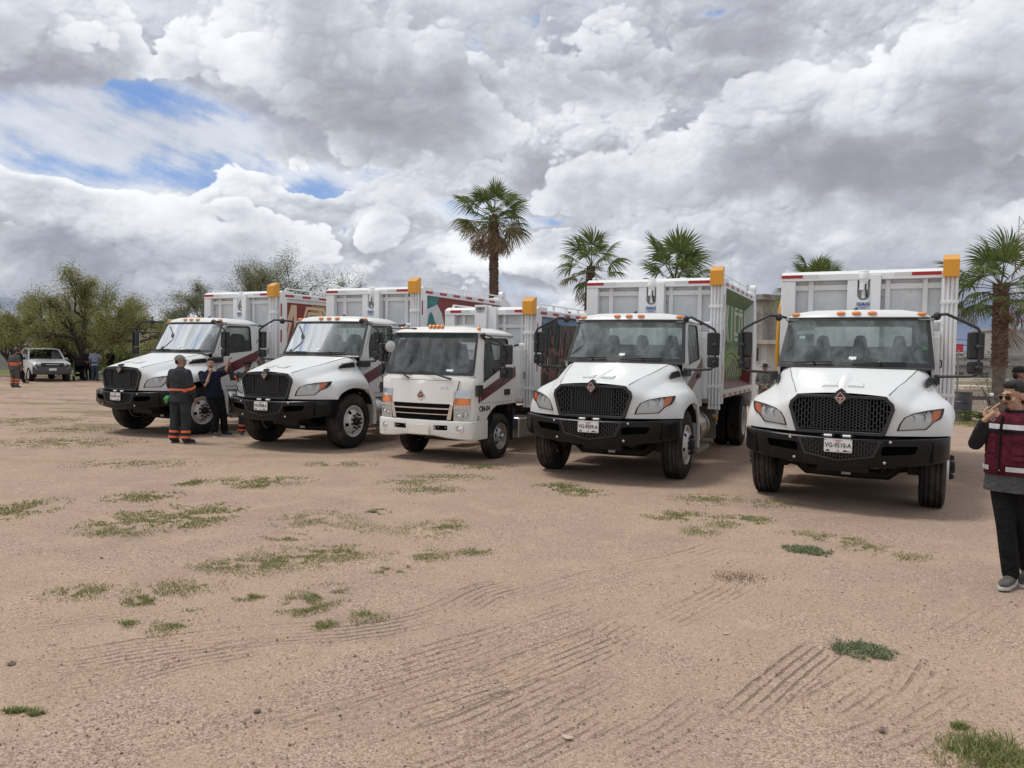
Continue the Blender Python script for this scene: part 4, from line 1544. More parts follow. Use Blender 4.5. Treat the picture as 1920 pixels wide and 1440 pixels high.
def mural_letters_green(body, x, y0, y1, z0, z1):
    m = Mural(x, [M_GREEN, M_OLIVE, M_LIME, M_PALE])
    m.poly([(y0, z0), (y1, z0), (y1, z1), (y0, z1)], M_OLIVE)
    m.poly([(y0 + .005, 2.12), (y1 - .005, 2.12), (y1 - .005, z1 - .005), (y0 + .005, z1 - .005)], M_GREEN)
    w = .062
    L_ = lambda pts: m.line(pts, w, M_PALE)
    yy, H0, H1 = y0 + .10, 2.16, z1 - .08
    S = (y1 - y0 - .25) / 6.0
    for g, glyph in enumerate('MEXICO'):
        a = yy + S * g
        for d in (0, .11):
            if glyph == 'M':
                L_([(a + d, H0), (a + d, H1)])
                L_([(a + .10 + d, H1), (a + S * .5 - .05 + d, H0 + .25)])
                L_([(a + S - .16 - d, H0), (a + S - .16 - d, H1)])
            elif glyph == 'E':
                L_([(a + d, H0), (a + d, H1)])
                for z in (H0 + .04 + d, (H0 + H1) / 2 + d - .05, H1 - .04 - d):
                    L_([(a, z), (a + S - .12, z)])
            elif glyph == 'X':
                L_([(a + d, H0), (a + S - .22 + d, H1)])
                L_([(a + S - .22 + d, H0), (a + d, H1)])
            elif glyph == 'I':
                L_([(a + S * .3 + d, H0), (a + S * .3 + d, H1)])
            else:
                L_([(a + d, H0 + .1), (a + d, H1 - .1)])
                L_([(a + .03, H1 - .05 - d), (a + S - .14, H1 - .05 - d)])
                L_([(a + .03, H0 + .05 + d), (a + S - .14, H0 + .05 + d)])
                if glyph == 'O':
                    L_([(a + S - .12 - d, H0 + .1), (a + S - .12 - d, H1 - .1)])
    for i in range(14):
        y = y0 + .1 + i * (y1 - y0 - .3) / 13
        m.line([(y - .12, z0 + .08), (y + .10, 2.05)], .018, M_PALE)
    for r_ in (.75, .95):
        pts = [(y0 + 2.0 + r_ * 1.3 * math.cos(a), 1.45 + r_ * .55 * math.sin(a)) for a in np.linspace(R(20), R(165), 12)]
        m.line([(p[0], max(z0 + .03, p[1])) for p in pts], .07, M_LIME)
    m.oval((y0 + 1.6, 1.75), .5, .13, M_LIME, .2)
    return m.build('mural', body)

# ------------------------------------------------------------------ small cab-over truck
CREAMW = mat('cream_white_paint', (.725, .715, .675), .36, spec=.35, coat=.15, dirt=.16, dirtcol=(.48, .42, .34))
BAG = glass('seat_plastic_wrap', (.72, .75, .77), .16, 1.6, .42, (.60, .62, .65))
CGLASS = glass('cabover_windscreen', (.74, .79, .79), .0, 1.5, .17, (.44, .48, .49))


def build_cabover():
    root = bpy.data.objects.new('cabover_truck', None)
    COL.objects.link(root)
    plan = [(0, -.07), (.3, -.062), (.55, -.03), (.72, .008), (.83, .045), (.89, .085), (.92, .14), (.935, .22), (.937, .30)]
    plan = [(-x, y) for x, y in plan[:0:-1]] + plan
    slant = lambda z: max(0, z - 1.0) * .13

    def front(z, out=0.0, lim=9):
        r = []
        for x, y in plan:
            if abs(x) <= lim:
                k = 1 - max(0, abs(x) - .85) / .09
                r.append((x * (1 + out * .3), y + slant(z) * max(0, k) - out, z))
        return r
    fy = lambda x, z, out=0: interp(abs(x), [p[0] for p in plan[8:]], [p[1] for p in plan[8:]]) + slant(z) - out
    xs_ = lambda z: interp(z, [.9, 1.4, 2.2], [.937, .937, .872])
    WB = lambda u: (.90 * u, .02 + .125 * abs(u) ** 2.4, 1.462)
    WT = lambda u: (.850 * u, .285 + .085 * abs(u) ** 2.2, 2.175)
    cab = MB()
    cab.grid([front(z) for z in (.70, .85, 1.0, 1.15, 1.30, 1.39)], 0)
    # scuttle under the glass
    us = np.linspace(-1, 1, len(plan))
    top = [(WB(u)[0], WB(u)[1], WB(u)[2]) for u in us]
    cab.grid([front(1.39), [tuple(Vector(a).lerp(Vector(b), .5)) for a, b in zip(front(1.42), top)], top], 0)
    rows = []
    for v in (0, .03, .08, .16, .35, .6, .85, .95, 1.0):
        row = []
        for u in (-1, -.985, -.95, -.85, -.6, -.3, 0, .3, .6, .85, .95, .985, 1):
            y0 = .265 + .085 * abs(u) ** 2.2
            y = y0 + (1.64 - y0) * v
            rise = .105 * (1 - abs(u) ** 6) * (1 - max(0, 1 - v / .16) ** 2.4) * (1 - max(0, (v - .86) / .14) ** 2.5)
            row.append((.872 * u, y, 2.185 + rise))
        rows.append(row)
    cab.grid(rows, 0)
    cab.grid([rows[0], [(WT(u)[0], WT(u)[1], WT(u)[2]) for u in (-1, -.985, -.95, -.85, -.6, -.3, 0, .3, .6, .85, .95, .985, 1)]], 0)
    cab.plate([(-.35, .80, 2.285), (.0, .70, 2.29), (.35, .80, 2.285), (.30, 1.2, 2.31), (-.30, 1.2, 2.31)], (0, 0, .02), 0)
    for s in (1, -1):
        pil = [(s * .90, .146, 1.462), (s * .937, .30, 1.39), (s * .937, .335, 1.50), (s * .885, .47, 2.06), (s * .872, .52, 2.187), (s * .872, .35, 2.187), (s * .850, .37, 2.175)]
        cab.plate(pil, (-s * .05, .02, 0), 0)
        cab.plate([(s * .936, y, z) for y, z in ((.10, .575), (.42, .575), (.50, .67), (.58, .78), (.72, .88), (.89, .945), (1.2, .955), (1.63, .955), (1.63, 1.0), (.30, 1.0), (.30, .99), (.215, .70))], (-s * .05, 0, 0), 0)
        cab.plate([(s * .935, .225, .70), (s * .937, .295, .70), (s * .937, .295, 1.39), (s * .935, .225, 1.39)], (-s * .03, 0, 0), 0)
        cab.plate([(s * (xs_(z) - .0), y, z) for y, z in ((1.465, 1.002), (1.63, 1.002), (1.635, 2.08), (1.58, 2.187), (1.44, 2.187), (1.465, 2.10))], (-s * .04, 0, 0), 0)
        cab.plate([(s * .876, .50, 2.155), (s * .871, .50, 2.19), (s * .871, 1.45, 2.19), (s * .876, 1.45, 2.155)], (-s * .03, 0, 0), 0)
    hole_panel(cab, [(-.92, .95), (.92, .95), (.92, 1.5), (.865, 2.187), (-.865, 2.187), (-.92, 1.5)], rounded([(-.30, 1.72), (.62, 1.72), (.62, 2.04), (-.30, 2.04)], .06), lambda q: (q[0], 1.64, q[1]), (0, -.04, 0), 0)
    cabo = cab.build('cab', [CREAMW, BLACKP], root, angle=40)
    q = MB()
    q.box(-.90, .90, .38, 1.6, 2.14, 2.155, 1)
    q.box(-.90, .90, .30, 1.58, .93, .96, 0)
    q.box(-.90, .90, 1.58, 1.597, .95, 1.72, 0)
    q.build('cab_lining', [INTER, HEADL], cabo)
    # front lid
    q = MB()
    zz = (.992, 1.10, 1.20, 1.30, 1.372)
    q.grid([[(x * lerp(.60, .68, (z - .99) / .38) / .68, fy(x * .9, z, .012), z) for x in np.linspace(-.68, .68, 11)] for z in zz], 0)
    q.grid([[(x * k, fy(x * .9, z, .012) + d, z) for x in np.linspace(-.68, .68, 11)] for z, k, d in ((1.372, 1, 0), (1.376, 1, .012))], 0)
    lid = q.build('front_lid', CREAMW, root)
    q = MB()
    for a, b in (((-.605, .99), (-.685, 1.374)), ((.605, .99), (.685, 1.374)), ((-.685, 1.376), (.685, 1.376))):
        q.tube([(lerp(a[0], b[0], t), fy(lerp(a[0], b[0], t), lerp(a[1], b[1], t), .006), lerp(a[1], b[1], t)) for t in np.linspace(0, 1, 7)], .004, 5)
    q.build('shut_line', VOID, lid)
    q = MB()
    dia = lambda r, d: [(x, -.082 + slant(1.12) - d, 1.12 + z) for x, z in ((0, r * 1.22), (r, 0), (0, -r * 1.22), (-r, 0))]
    q.ring(dia(.085, .012), dia(.060, .012), (0, .03, 0), 0)
    q.plate(dia(.062, .004), (0, .02, 0), 1)
    q.box(-.04, .04, -.082, -.072, 1.118, 1.128, 0)
    q.plate([(x, -.079, z) for x, z in ((0, 1.16), (.02, 1.135), (-.02, 1.135))], (0, .02, 0), 0)
    q.build('emblem', [CHROME, mat('emblem_maroon', (.14, .02, .05), .3)], lid)
    q = MB()
    text_mb(q, 'JAC', .062, face_m((.43, fy(.43, 1.28, .02), 1.275), (1, .09, 0), (0, .13, 1)), extrude=.004, bold=.002, sx=1.35)
    q.build('badge', CHROME, lid)
    # grille
    q = MB()
    q.grid([[(x, fy(x, z, .004), z) for x in np.linspace(-.61, .61, 11)] for z in (.705, .80, .90, .988)], 1)
    gr = q.build('grille', [CHROME, VOID], root)
    for z0, z1, hw_, o in ((.975, .990, .60, .012), (.890, .928, .60, .03), (.800, .830, .57, .03), (.712, .722, .54, .005)):
        q = MB()
        q.grid([[(x, fy(x, 1, dd) , z) for x in np.linspace(-hw_, hw_, 11)] for z, dd in ((z1, o - .02), (z1 - .008, o), (z0 + .008, o), (z0, o - .02))], 0)
        q.build('grille_bar', BLACKP if z0 in (.975, .712) else CHROME, gr)
    for s in (1, -1):
        q = MB()
        q.plate([(s * x, fy(x, 1, .026), z) for x, z in ((.56, .99), (.61, .99), (.575, .73), (.50, .73))], (0, .02, 0))
        q.build('grille_side_trim', CHROME, gr, .004)
        h = MB()
        ol = [(.60, 1.215), (.84, 1.235), (.90, 1.235), (.89, .96), (.87, .71), (.57, .72), (.595, .96)]
        P = lambda x, z, d: (s * x, fy(x, z, d), z)
        h.plate([P(x, z, .002) for x, z in ol], (0, .04, 0))
        hl = h.build('headlight', BLACKP, root, .006)
        for nm, m_, zz, o in (('clear_lens', mat('clear_lamp', (.66, .67, .68), .12, .35, coat=.4), (1.09, 1.215), .010), ('turn_signal', mat('amber_lamp', (.75, .20, .02), .2, coat=.5), (.985, 1.085), .012), ('running_light', CHROME, (.915, .975), .010)):
            q = MB()
            xi, xo = .612, .88
            q.grid([[P(x, z, o) for x in np.linspace(xi, xo, 6)] for z in zz])
            q.grid([[P(x, z, o) for x in np.linspace(xi, xo, 6)] + [] for z in (zz[1], zz[1] + .001)])
            q.build(nm, m_, hl)
        q = MB()
        for k in range(8):
            q.box(min(s * (.63 + .032 * k), s * (.65 + .032 * k)), max(s * (.63 + .032 * k), s * (.65 + .032 * k)), fy(.63 + .03 * k, .94, .016), fy(.63 + .03 * k, .94, .0), .925, .965)
        y = fy(.72, .8, 0)
        for x_, z_, r_ in ((.70, .80, .055), (.805, .83, .04)):
            yy = fy(x_, .8, .004)
            q.lathe([(r_ * 1.35, yy), (r_ * 1.25, yy - .012), (r_, yy - .012), (r_ * .9, yy + .02), (r_ * .6, yy + .0), (r_ * .35, yy - .012), (.001, yy - .016)], (s * x_, 0, z_), 'y', 18)
        q.build('projector', LAMPIN, hl)
        c = MB()
        o3 = [P(x, z, .022) for x, z in ol]
        c.add(o3, [tuple(range(len(o3)))])
        c.build('lens', LENS, hl)
    # bumper
    b = MB()
    xs = [-.955, -.95, -.92, -.84, -.7, -.5, -.25, 0, .25, .5, .7, .84, .92, .95, .955]
    yb = lambda x: interp(abs(x), [0, .5, .7, .84, .92, .95, .955], [-.12, -.085, -.05, -.005, .05, .13, .42])
    zl = lambda x: interp(abs(x), [0, .42, .52, .9], [.455, .455, .415, .40])
    rows = []
    for x in xs:
        y, l = yb(x), zl(x)
        rows.append([(x, y + .04, .715), (x, y + .006, .70), (x, y, .66), (x, y, .52), (x, y + .01, l + .02), (x, y + .04, l), (x, y + .12, l), (x, y + .12, .715)])
    b.grid(rows)
    b.add(rows[0], [tuple(range(8))[::-1]])
    b.add(rows[-1], [tuple(range(8))])
    bump = b.build('bumper', CREAMW, root)
    cut = MB()
    for s in (1, -1):
        cut.plate([(s * x, -.3, z) for x, z in rounded([(.27, .635), (.53, .64), (.53, .555), (.27, .55)], .015, 2)], (0, .29, 0))
        cut.cyl((s * .735, -.3, .585), (s * .735, .0, .585), .068, 20)
    cu = cut.build('cutter', VOID)
    md = bump.modifiers.new('cut', 'BOOLEAN')
    md.object = cu
    md.solver = 'EXACT'
    bake(bump)
    bpy.data.objects.remove(cu)
    bump.data.polygons.foreach_set('use_smooth', [True] * len(bump.data.polygons))
    bump.data.set_sharp_from_angle(angle=R(35))
    q = MB()
    q.box(-.80, .80, .075, .09, .45, .70)
    q.box(-.60, .60, -.015, -.005, .5, .69)
    for s in (1, -1):
        for x in (.33, .47):
            q.ball((s * x, -.035, .60), .014, 8, 1)
    q.build('bumper_void', [VOID, ALU], bump)
    for s in (1, -1):
        q = MB()
        yy = yb(.735) + .005
        q.lathe([(.072, yy), (.072, yy - .010), (.056, yy - .012), (.052, yy + .02), (.03, yy + .03), (.001, yy + .03)], (s * .735, 0, .585), 'y', 20)
        q.lathe([(.050, yy + .006), (.03, yy - .0), (.001, yy - .003)], (s * .735, 0, .585), 'y', 20, 1)
        q.build('fog_light', [CREAMW, LAMPIN], bump)
    q = MB()
    q.box(-.20, .20, -.132, -.122, .475, .635)
    q.build('blank_plate', mat('blank_plate_cream', (.72, .70, .63), .35), bump, .004)
    # windscreen
    us = np.linspace(-1, 1, 13)
    w = MB()
    w.grid([[tuple(Vector(WB(u)).lerp(Vector(WT(u)), t)) for u in us] for t in np.linspace(0, 1, 6)])
    ws = w.build('windscreen', CGLASS, root)
    fp = lambda u, t: tuple(Vector(WB(u)).lerp(Vector(WT(u)), t) + Vector((0, -.006, .002)))
    o2 = resample(rounded([(-1, 0), (1, 0), (1, 1), (-1, 1)], .10, 5), 72)
    i2 = resample(rounded([(-.955, .055), (.955, .055), (.955, .965), (-.955, .965)], .14, 5), 72)
    fr = MB()
    fr.ring([fp(u, t) for u, t in o2], [fp(u, t) for u, t in i2], (0, .004, 0))
    fr.build('windscreen_seal', BLACKP, ws)
    q = MB()
    for k in range(1, 5):
        q.grid([[fp(u, .86 + .024 * k + t) for u in np.linspace(-.9, .9, 9)] for t in (0, .022)])
    q.build('shade_band', glass('green_shade_band', (.42, .62, .56), 0, 1.3), ws)
    q = MB()
    q.plate([fp(u, t) for u, t in ((.46, .09), (.60, .09), (.60, .14), (.46, .14))], (0, -.003, 0))
    q.build('inspection_sticker', mat('sticker_white', (.7, .78, .76), .5), ws)
    for a, b_, m_ in (((-.27, 1.405), (-.82, 1.64), (-.45, 1.50)), ((.55, 1.405), (-.12, 1.53), (.2, 1.49))):
        q = MB()
        F = lambda p, d: (p[0], fy(p[0], p[1], d) - .01, p[1])
        q.tube([F(a, .02), F(m_, .03), (m_[0] - .05, fy(m_[0], m_[1], .03), m_[1] + .02)], [.018, .010, .008], 6)
        q.tube([(m_[0] + .22, fy(.3, 1.46, .02), m_[1] - .05), (m_[0], fy(m_[0], m_[1], .02), m_[1] + .02), (b_[0], fy(b_[0], b_[1], -.02), b_[1])], .008, 6)
        q.build('wiper', BLACKP, root)
    # cab inside
    q = MB()
    q.grid([[(x, y, z) for x in (-.88, -.4, 0, .4, .88)] for y, z in ((.17, 1.41), (.33, 1.47), (.50, 1.46), (.56, 1.38), (.58, 1.0))], 0, True)
    q.build('dashboard', DASH, root)
    for x in (-.50, -.02, .50):
        q = MB()
        q.tube([(x, 1.20, 1.15), (x, 1.26, 1.40), (x, 1.33, 1.72), (x, 1.35, 1.82), (x, 1.37, 1.98)], [.22, .23, .20, .13, .09], 12, 0, True, .42)
        q.box(x - .22, x + .22, .85, 1.25, .98, 1.17)
        se = q.build('seat', SEAT, root, .02)
        q = MB()
        q.tube([(x, 1.16, 1.17), (x, 1.22, 1.42), (x, 1.29, 1.75), (x, 1.33, 2.0)], [.26, .27, .24, .13], 9, 0, True, .5, False)
        q.build('plastic_cover', BAG, se)
    q = MB()
    q.tube([(.50 + .20 * math.cos(a), .66 - .14 * math.sin(a), 1.52 + .12 * math.sin(a)) for a in np.linspace(0, 2 * math.pi, 25)], .014, 6)
    q.tube([(.50, .5, 1.38), (.50, .66, 1.52)], .03, 6)
    q.tube([(.31, .66, 1.52), (.69, .66, 1.52)], .015, 6)
    q.build('steering_wheel', BLACKP, root)
    # doors
    win = rounded([(.395, 1.345), (.425, 1.62), (.515, 2.05), (.56, 2.095), (1.34, 2.105), (1.385, 2.06), (1.39, 1.74), (1.33, 1.675), (1.12, 1.60)], .03, 2)
    dout = [(.303, 1.005), (.303, 1.39), (.345, 1.50), (.485, 2.10), (.54, 2.15), (1.40, 2.15), (1.455, 2.08), (1.457, 1.005)]
    for s in (1, -1):
        f3 = lambda q: (s * (xs_(q[1]) + .004), q[0], q[1])
        d = MB()
        hole_panel(d, dout, win, f3, (-s * .03, 0, 0))
        door = d.build('door', CREAMW, root, angle=40)
        q = MB()
        q.add([(s * (xs_(z) - .012), y, z) for y, z in win], [tuple(range(len(win)))])
        q.build('door_window', DGLASS, door)
        q = MB()
        sc = lambda k: [(lerp(.95, y, k), lerp(1.80, z, k)) for y, z in win]
        q.ring([(s * (xs_(z) + .006), y, z) for y, z in sc(1.02)], [(s * (xs_(z) + .002), y, z) for y, z in sc(.95)], (-s * .012, 0, 0))
        q.build('window_seal', BLACKP, door)
        q = MB()
        q.box(min(s * .935, s * .955), max(s * .935, s * .955), 1.17, 1.38, 1.11, 1.215, 0)
        q.build('door_handle', BLACKP, door, .008)
        zl_ = lambda y: .985 + (y - .16) * .305
        zh_ = lambda y: 1.165 + (y - .16) * .305
        for nm, y0, y1, pa, off in (('door_stripe', .306, 1.454, door, .0052), ('quarter_stripe', 1.468, 1.63, cabo, .0012), ('pillar_stripe', .232, .294, cabo, .0012)):
            q = MB()
            P = lambda y, z: (s * (xs_(z) + off), y, z)
            zlo = max(1.008 if nm == 'door_stripe' else .97, zl_(y0))
            q.plate([P(y0, zlo), P(y1, max(zlo, zl_(y1))), P(y1, zh_(y1)), P(y0, zh_(y0))], (s * .0022, 0, 0))
            q.build(nm, MAROON, pa)
        q = MB()
        text_mb(q, 'CM-04', .125, face_m((s * .9375, .45, .905), (0, s, 0), (0, 0, 1)), extrude=.0015, bold=.004, sx=1.1)
        q.build('fleet_number', LETTER, cabo)
        q = MB()
        text_mb(q, 'C', .085, face_m((s * .9375, .24, .755), (0, s, 0), (0, 0, 1)), extrude=.0015, bold=.003)
        q.build('fleet_letter', LETTER, cabo)
        q = MB()
        q.ball((s * .936, .35, .625), (.012, .085, .028), 12)
        q.build('side_marker', AMBER, cabo)
        # mirrors
        m_ = MB()
        m_.tube([(s * .88, .42, 2.13), (s * .95, .34, 2.15), (s * 1.05, .36, 2.13), (s * 1.24, .54, 1.98), (s * 1.25, .56, 1.9), (s * 1.25, .56, 1.42), (s * 1.2, .52, 1.33), (s * .95, .30, 1.22)], .014, 8)
        m_.tube([(s * .88, .52, 2.08), (s * .90, .38, 2.14), (s * .97, .34, 2.15)], .03, 8)
        m_.box(min(s * .937, s * .985), max(s * .937, s * .985), .13, .31, 1.13, 1.31)
        for z in (1.83, 1.53):
            m_.box(min(s * 1.2, s * 1.29), max(s * 1.2, s * 1.29), .53, .575, z - .035, z + .035)
        arm = m_.build('mirror_arm', BLACKP, root, .004)
        for z0, z1, w0 in ((1.66, 1.995, .21), (1.43, 1.615, .22)):
            q = MB()
            q.box(-w0 / 2, w0 / 2, -.035, .035, z0, z1)
            mo = q.build('mirror_head', BLACKP, arm, .025, 3)
            mo.location = (s * 1.255, .61, 0)
            mo.rotation_euler = (0, 0, s * R(10))
    q = MB()
    q.tube([(-.86, .35, 2.20), (-.80, .05, 2.25), (-.62, -.12, 2.24), (-.58, -.14, 2.12), (-.585, -.14, 2.03)], .010, 6)
    q.tube([(-.62, -.12, 2.235), (-.30, .18, 2.245)], .008, 6)
    q.ball((-.31, .18, 2.245), (.06, .03, .018), 8)
    ar = q.build('front_mirror_arm', BLACKP, root)
    q = MB()
    q.lathe([(.001, 0), (.06, .006), (.094, .02), (.10, .035), (.09, .045), (.001, .05)], (-.585, -.165, 1.93), 'y', 22)
    q.build('round_mirror', mat('round_mirror_grey', (.42, .43, .43), .25, .2), ar)
    for x, y in ((-.74, .46), (-.10, .36), (-.02, .355), (.06, .355), (.14, .36), (.78, .50)):
        q = MB()
        q.ball((x, y, 2.285 if abs(x) < .5 else 2.255), (.036, .04, .035), 10)
        q.build('marker_light', AMBER, cabo)
    # chassis
    ch = MB()
    for s in (1, -1):
        ch.box(s * .36 - .03, s * .36 + .03, .3, 5.2, .52, .70)
        ch.tube([(s * .66, 1.05, .40), (s * .4, 1.04, .34), (0, 1.04, .30)], [.08, .06, .05], 8)
        ch.box(s * .62 - .07, s * .62 + .07, .95, 1.15, .28, .52)
    ch.box(-.28, .28, .5, 1.6, .32, .9)
    ch.box(-.6, .6, .25, .5, .42, .95)
    ch.box(-.88, .88, 1.45, 1.6, .5, .95)
    ch.tube([(-.8, 4.3, .40), (-.2, 4.3, .40), (.2, 4.3, .40), (.8, 4.3, .40)], [.07, .14, .14, .07], 8)
    ch.build('chassis', CHASSIS, root, .008)
    for s in (1, -1):
        q = MB()
        arc = [(1.06 + .50 * math.cos(a), .44 + .50 * math.sin(a)) for a in np.linspace(R(8), R(168), 12)]
        q.grid([[(s * .5, y, z) for y, z in arc], [(s * .93, y, z) for y, z in arc]])
        q.box(min(s * .62, s * .92), max(s * .62, s * .92), 1.56, 1.575, .28, .92)
        q.build('wheel_arch_liner', CHASSIS, root)
        q = MB()
        q.box(min(s * .52, s * .88), max(s * .52, s * .88), 1.95, 2.62, .27, .66)
        q.build('fuel_tank', ALU, root, .05, 3)
        q = MB()
        q.cyl((s * .80, 1.74, .46), (s * .80, 1.74, .84), .06, 12)
        q.build('filter_can', mat('filter_blue', (.02, .04, .14), .4), root)
        add_wheel(root, (s * .83, 1.05, .395), s, .395, .21, .225, 'small')
        add_wheel(root, (s * .78, 4.3, .395), s, .395, .20, .225, 'small', twin=True)
    return root

# ------------------------------------------------------------------ the five trucks
def number_plate(root, text):
    q = MB()
    q.plate([(x, -.030, z) for x, z in rounded([(-.155, .90), (.155, .90), (.155, .742), (-.155, .742)], .012, 2)], (0, .008, 0), 0)
    pl = q.build('number_plate', PLATEW, root)
    q = MB()
    if text:
        text_mb(q, text, .074, face_m((0, -.0315, .823), (1, 0, 0), (0, 0, 1)), 0, .001, bold=.001, sx=.84)
    for z, w_, m_ in ((.887, .10, 1), (.876, .06, 1), (.864, .045, 1)):
        q.box(-w_ / 2, w_ / 2, -.0315, -.030, z - .003, z + .003, m_)
    # pictures along the foot and corner marks
    q.plate([(x, -.0305, z) for x, z in ((-.14, .752), (-.125, .768), (-.11, .775), (-.095, .768), (-.085, .752))], (0, -.001, 0), 0)
    q.plate([(x, -.0305, z) for x, z in ((.04, .752), (.06, .762), (.08, .776), (.10, .762), (.13, .758), (.142, .752))], (0, -.001, 0), 0)
    q.box(-.022, .022, -.0315, -.030, .753, .757, 0)
    q.box(-.003, .003, -.0315, -.030, .755, .776, 0)
    q.box(.125, .146, -.0317, -.0305, .754, .762, 1)
    for x in (-.14, .14):
        q.cyl((x, -.0315, .886), (x, -.030, .886), .006, 8, 0)
    q.build('plate_lettering', [LETTER, PLATEP], pl, kind='stuff')


def place(root, x, y, yaw, label):
    root.location = (x, y, 0)
    root.rotation_euler = (0, 0, -R(yaw))
    tag(root, label, 'truck', 'refuse trucks parked in a row')


mv0 = build_mv()
build_body(mv0, 3.363, 1.256, 3.241, 4.0)
mvs = [mv0]
for _ in range(2):
    mvs.append(dup(mv0))
mv_deep = build_mv_deep = None
T1, T2, T5 = mvs
# fourth truck: same cab, body with a deep-set side
T4 = bpy.data.objects.new('bonneted_truck', None)
COL.objects.link(T4)
BODY_NAMES = ('refuse_body', 'ram_cylinder', 'hose', 'tailgate', 'pipe', 'pipe_clamp', 'pipe_hood', 'supply_hose', 'side_cabinet')
for ch in mv0.children:
    if ch.name.split('.')[0] not in BODY_NAMES:
        dup(ch, T4)
b4, sw4 = build_body(T4, 3.363, 1.256, 3.241, 3.95, deep=True)
place(T1, -8.179, 16.287, 27.2, 'furthest white bonneted truck, men at its wheel and a red lettered mural')
place(T2, -4.532, 14.277, 25.35, 'white bonneted truck left of the small cab-over, teal cactus mural on its side')
place(T4, 1.104, 11.21, 24.66, 'white bonneted truck with plate VG-9509-A and a green lettered mural on its side')
place(T5, 3.886, 9.336, 28.0, 'nearest white bonneted truck with plate VG-9510-A, beside the man in the maroon vest')
for t_, s_ in ((T1, 'VG-9511-A'), (T2, 'VG-9508-A'), (T4, 'VG-9509-A'), (T5, 'VG-9510-A')):
    number_plate(t_, s_)


def body_of(root):
    return [c for c in root.children if c.name.startswith('refuse_body')][0]


def fleet(root, txt, y, z=1.17):
    d = [c for c in root.children if c.name.startswith('door') and c.data.vertices[0].co.x > 0][0]
    q = MB()
    text_mb(q, txt, .135, face_m((1.005, y, z), (0, 1, 0), (0, 0, 1)), 0, .0015, bold=.004)
    q.build('fleet_number', LETTER, d)


fleet(T2, 'CM', 2.32, 1.13)
fleet(T4, 'CM', 2.42, 1.13)
HWm = 1.256
mural_letters_red(body_of(T1), HWm - .075, 3.50, 7.2, 1.27, 2.98)
mural_cactus(body_of(T2), HWm - .075, 3.50, 7.2, 1.27, 3.07)
mural_letters_green(b4, HWm - .208, 3.50, 7.15, 1.37, 2.98)
for nm, pts, m_ in (('top_flange', ((HWm - .20, 2.86), (HWm - .005, 3.055), (HWm - .005, 3.075), (HWm - .22, 3.075)), M_GREEN), ('bottom_ledge', ((HWm - .20, 1.37), (HWm - .004, 1.262), (HWm - .22, 1.262)), mat('ledge_maroon', (.16, .03, .035), .5, dirt=.4))):
    q = MB()
    q.plate([(x, 3.497, z) for x, z in pts], (0, 3.66, 0))
    q.build(nm, m_, b4)
q = MB()
q.plate([(HWm - .215, 7.16, 1.37), (HWm - .215, 6.95, 1.27), (HWm - .215, 7.16, 2.2)], (.19, 0, 0))
q.build('end_gusset', mat('gusset_red', (.17, .02, .025), .5), b4)
q = MB()      # tap with yellow handle under the pipes, and the mud flap behind
q.tube([(1.18, 3.42, .97), (1.18, 3.42, .86), (1.12, 3.40, .80)], .035, 8, 0)
q.box(1.16, 1.20, 3.40, 3.44, .74, 1.02, 1)
q.cyl((1.18, 3.42, .74), (1.18, 3.42, .66), .012, 6, 0)
q.build('drain_tap', [GREYP, YELLOW], T4, .005)
q = MB()
q.box(.82, 1.12, 3.70, 3.715, .38, .95)
q.build('mud_flap', mat('flap_grey', (.16, .16, .13), .7), T4)
# papers and stickers behind the glass
q = MB()
q.plate([(-.34, 1.70, 1.752), (.02, 1.66, 1.752), (.10, 1.80, 1.775), (-.22, 1.84, 1.775)], (0, 0, .002))
q.build('paper_sheet', PAPER, T1)
q = MB()
q.plate([(-.74, 1.885, 2.13), (-.66, 1.87, 2.13), (-.66, 1.888, 2.17), (-.74, 1.903, 2.17)], (0, -.003, 0), 0)
q.plate([(-.78, 1.905, 2.19), (-.50, 1.86, 2.195), (-.50, 1.884, 2.25), (-.78, 1.930, 2.245)], (0, -.003, 0), 1)
q.plate([(.845, 1.83, 1.99), (.90, 1.85, 1.99), (.895, 1.865, 2.03), (.84, 1.845, 2.03)], (0, -.004, 0), 2)
q.plate([(.855, 1.80, 1.90), (.90, 1.82, 1.90), (.90, 1.83, 1.95), (.855, 1.81, 1.95)], (0, -.004, 0), 3)
q.build('window_sticker', [PAPER, glass('faint_white_print', (.75, .8, .8), .3, 1.2, .4, (.6, .66, .66)), GREENST, LETTER], T5)
for x in (-.50, .0):
    q = MB()
    q.plate([(x - .07, 2.55, 1.86), (x + .09, 2.55, 1.84), (x + .11, 2.58, 1.98), (x - .05, 2.58, 2.0)], (0, -.003, 0))
    q.build('seat_tag', mat('seat_tag_white', (.45, .47, .47), .6), T5)
q = MB()
q.tube([(-1.27, 3.34, 1.5), (-1.292, 3.36, 1.9), (-1.295, 3.40, 2.3), (-1.288, 3.46, 2.62), (-1.272, 3.58, 2.84), (-1.266, 3.75, 2.92)], [.027, .027, .026, .024, .020, .014], 8)
q.build('hanging_hose', mat('yellow_hose', (.62, .30, .015), .5), T5)

T3 = build_cabover()
build_body(T3, 2.334, 1.008, 2.741, 3.1, small=True)
place(T3, -1.495, 13.276, 26.284, 'small white cab-over truck numbered CM-04 in the middle of the row')
mural_figures(body_of(T3), 1.008 - .075, 2.47, 5.3, 1.17, 2.585)
q = MB()
for (y, z) in ((2.62, 1.72), (2.66, 1.45), (3.0, 1.62), (2.85, 1.30)):
    q.box(.934, .941, y, y + .10, z, z + .16)
q.build('notice_sticker', SILREF, body_of(T3))

# ------------------------------------------------------------------ ground
RG = np.random.default_rng(4)


def px_ground(px, py, z=0.0):
    d = pxdir(px, py)
    t = (z - CAM_H) / d[2]
    return np.array((d[0] * t, d[1] * t))


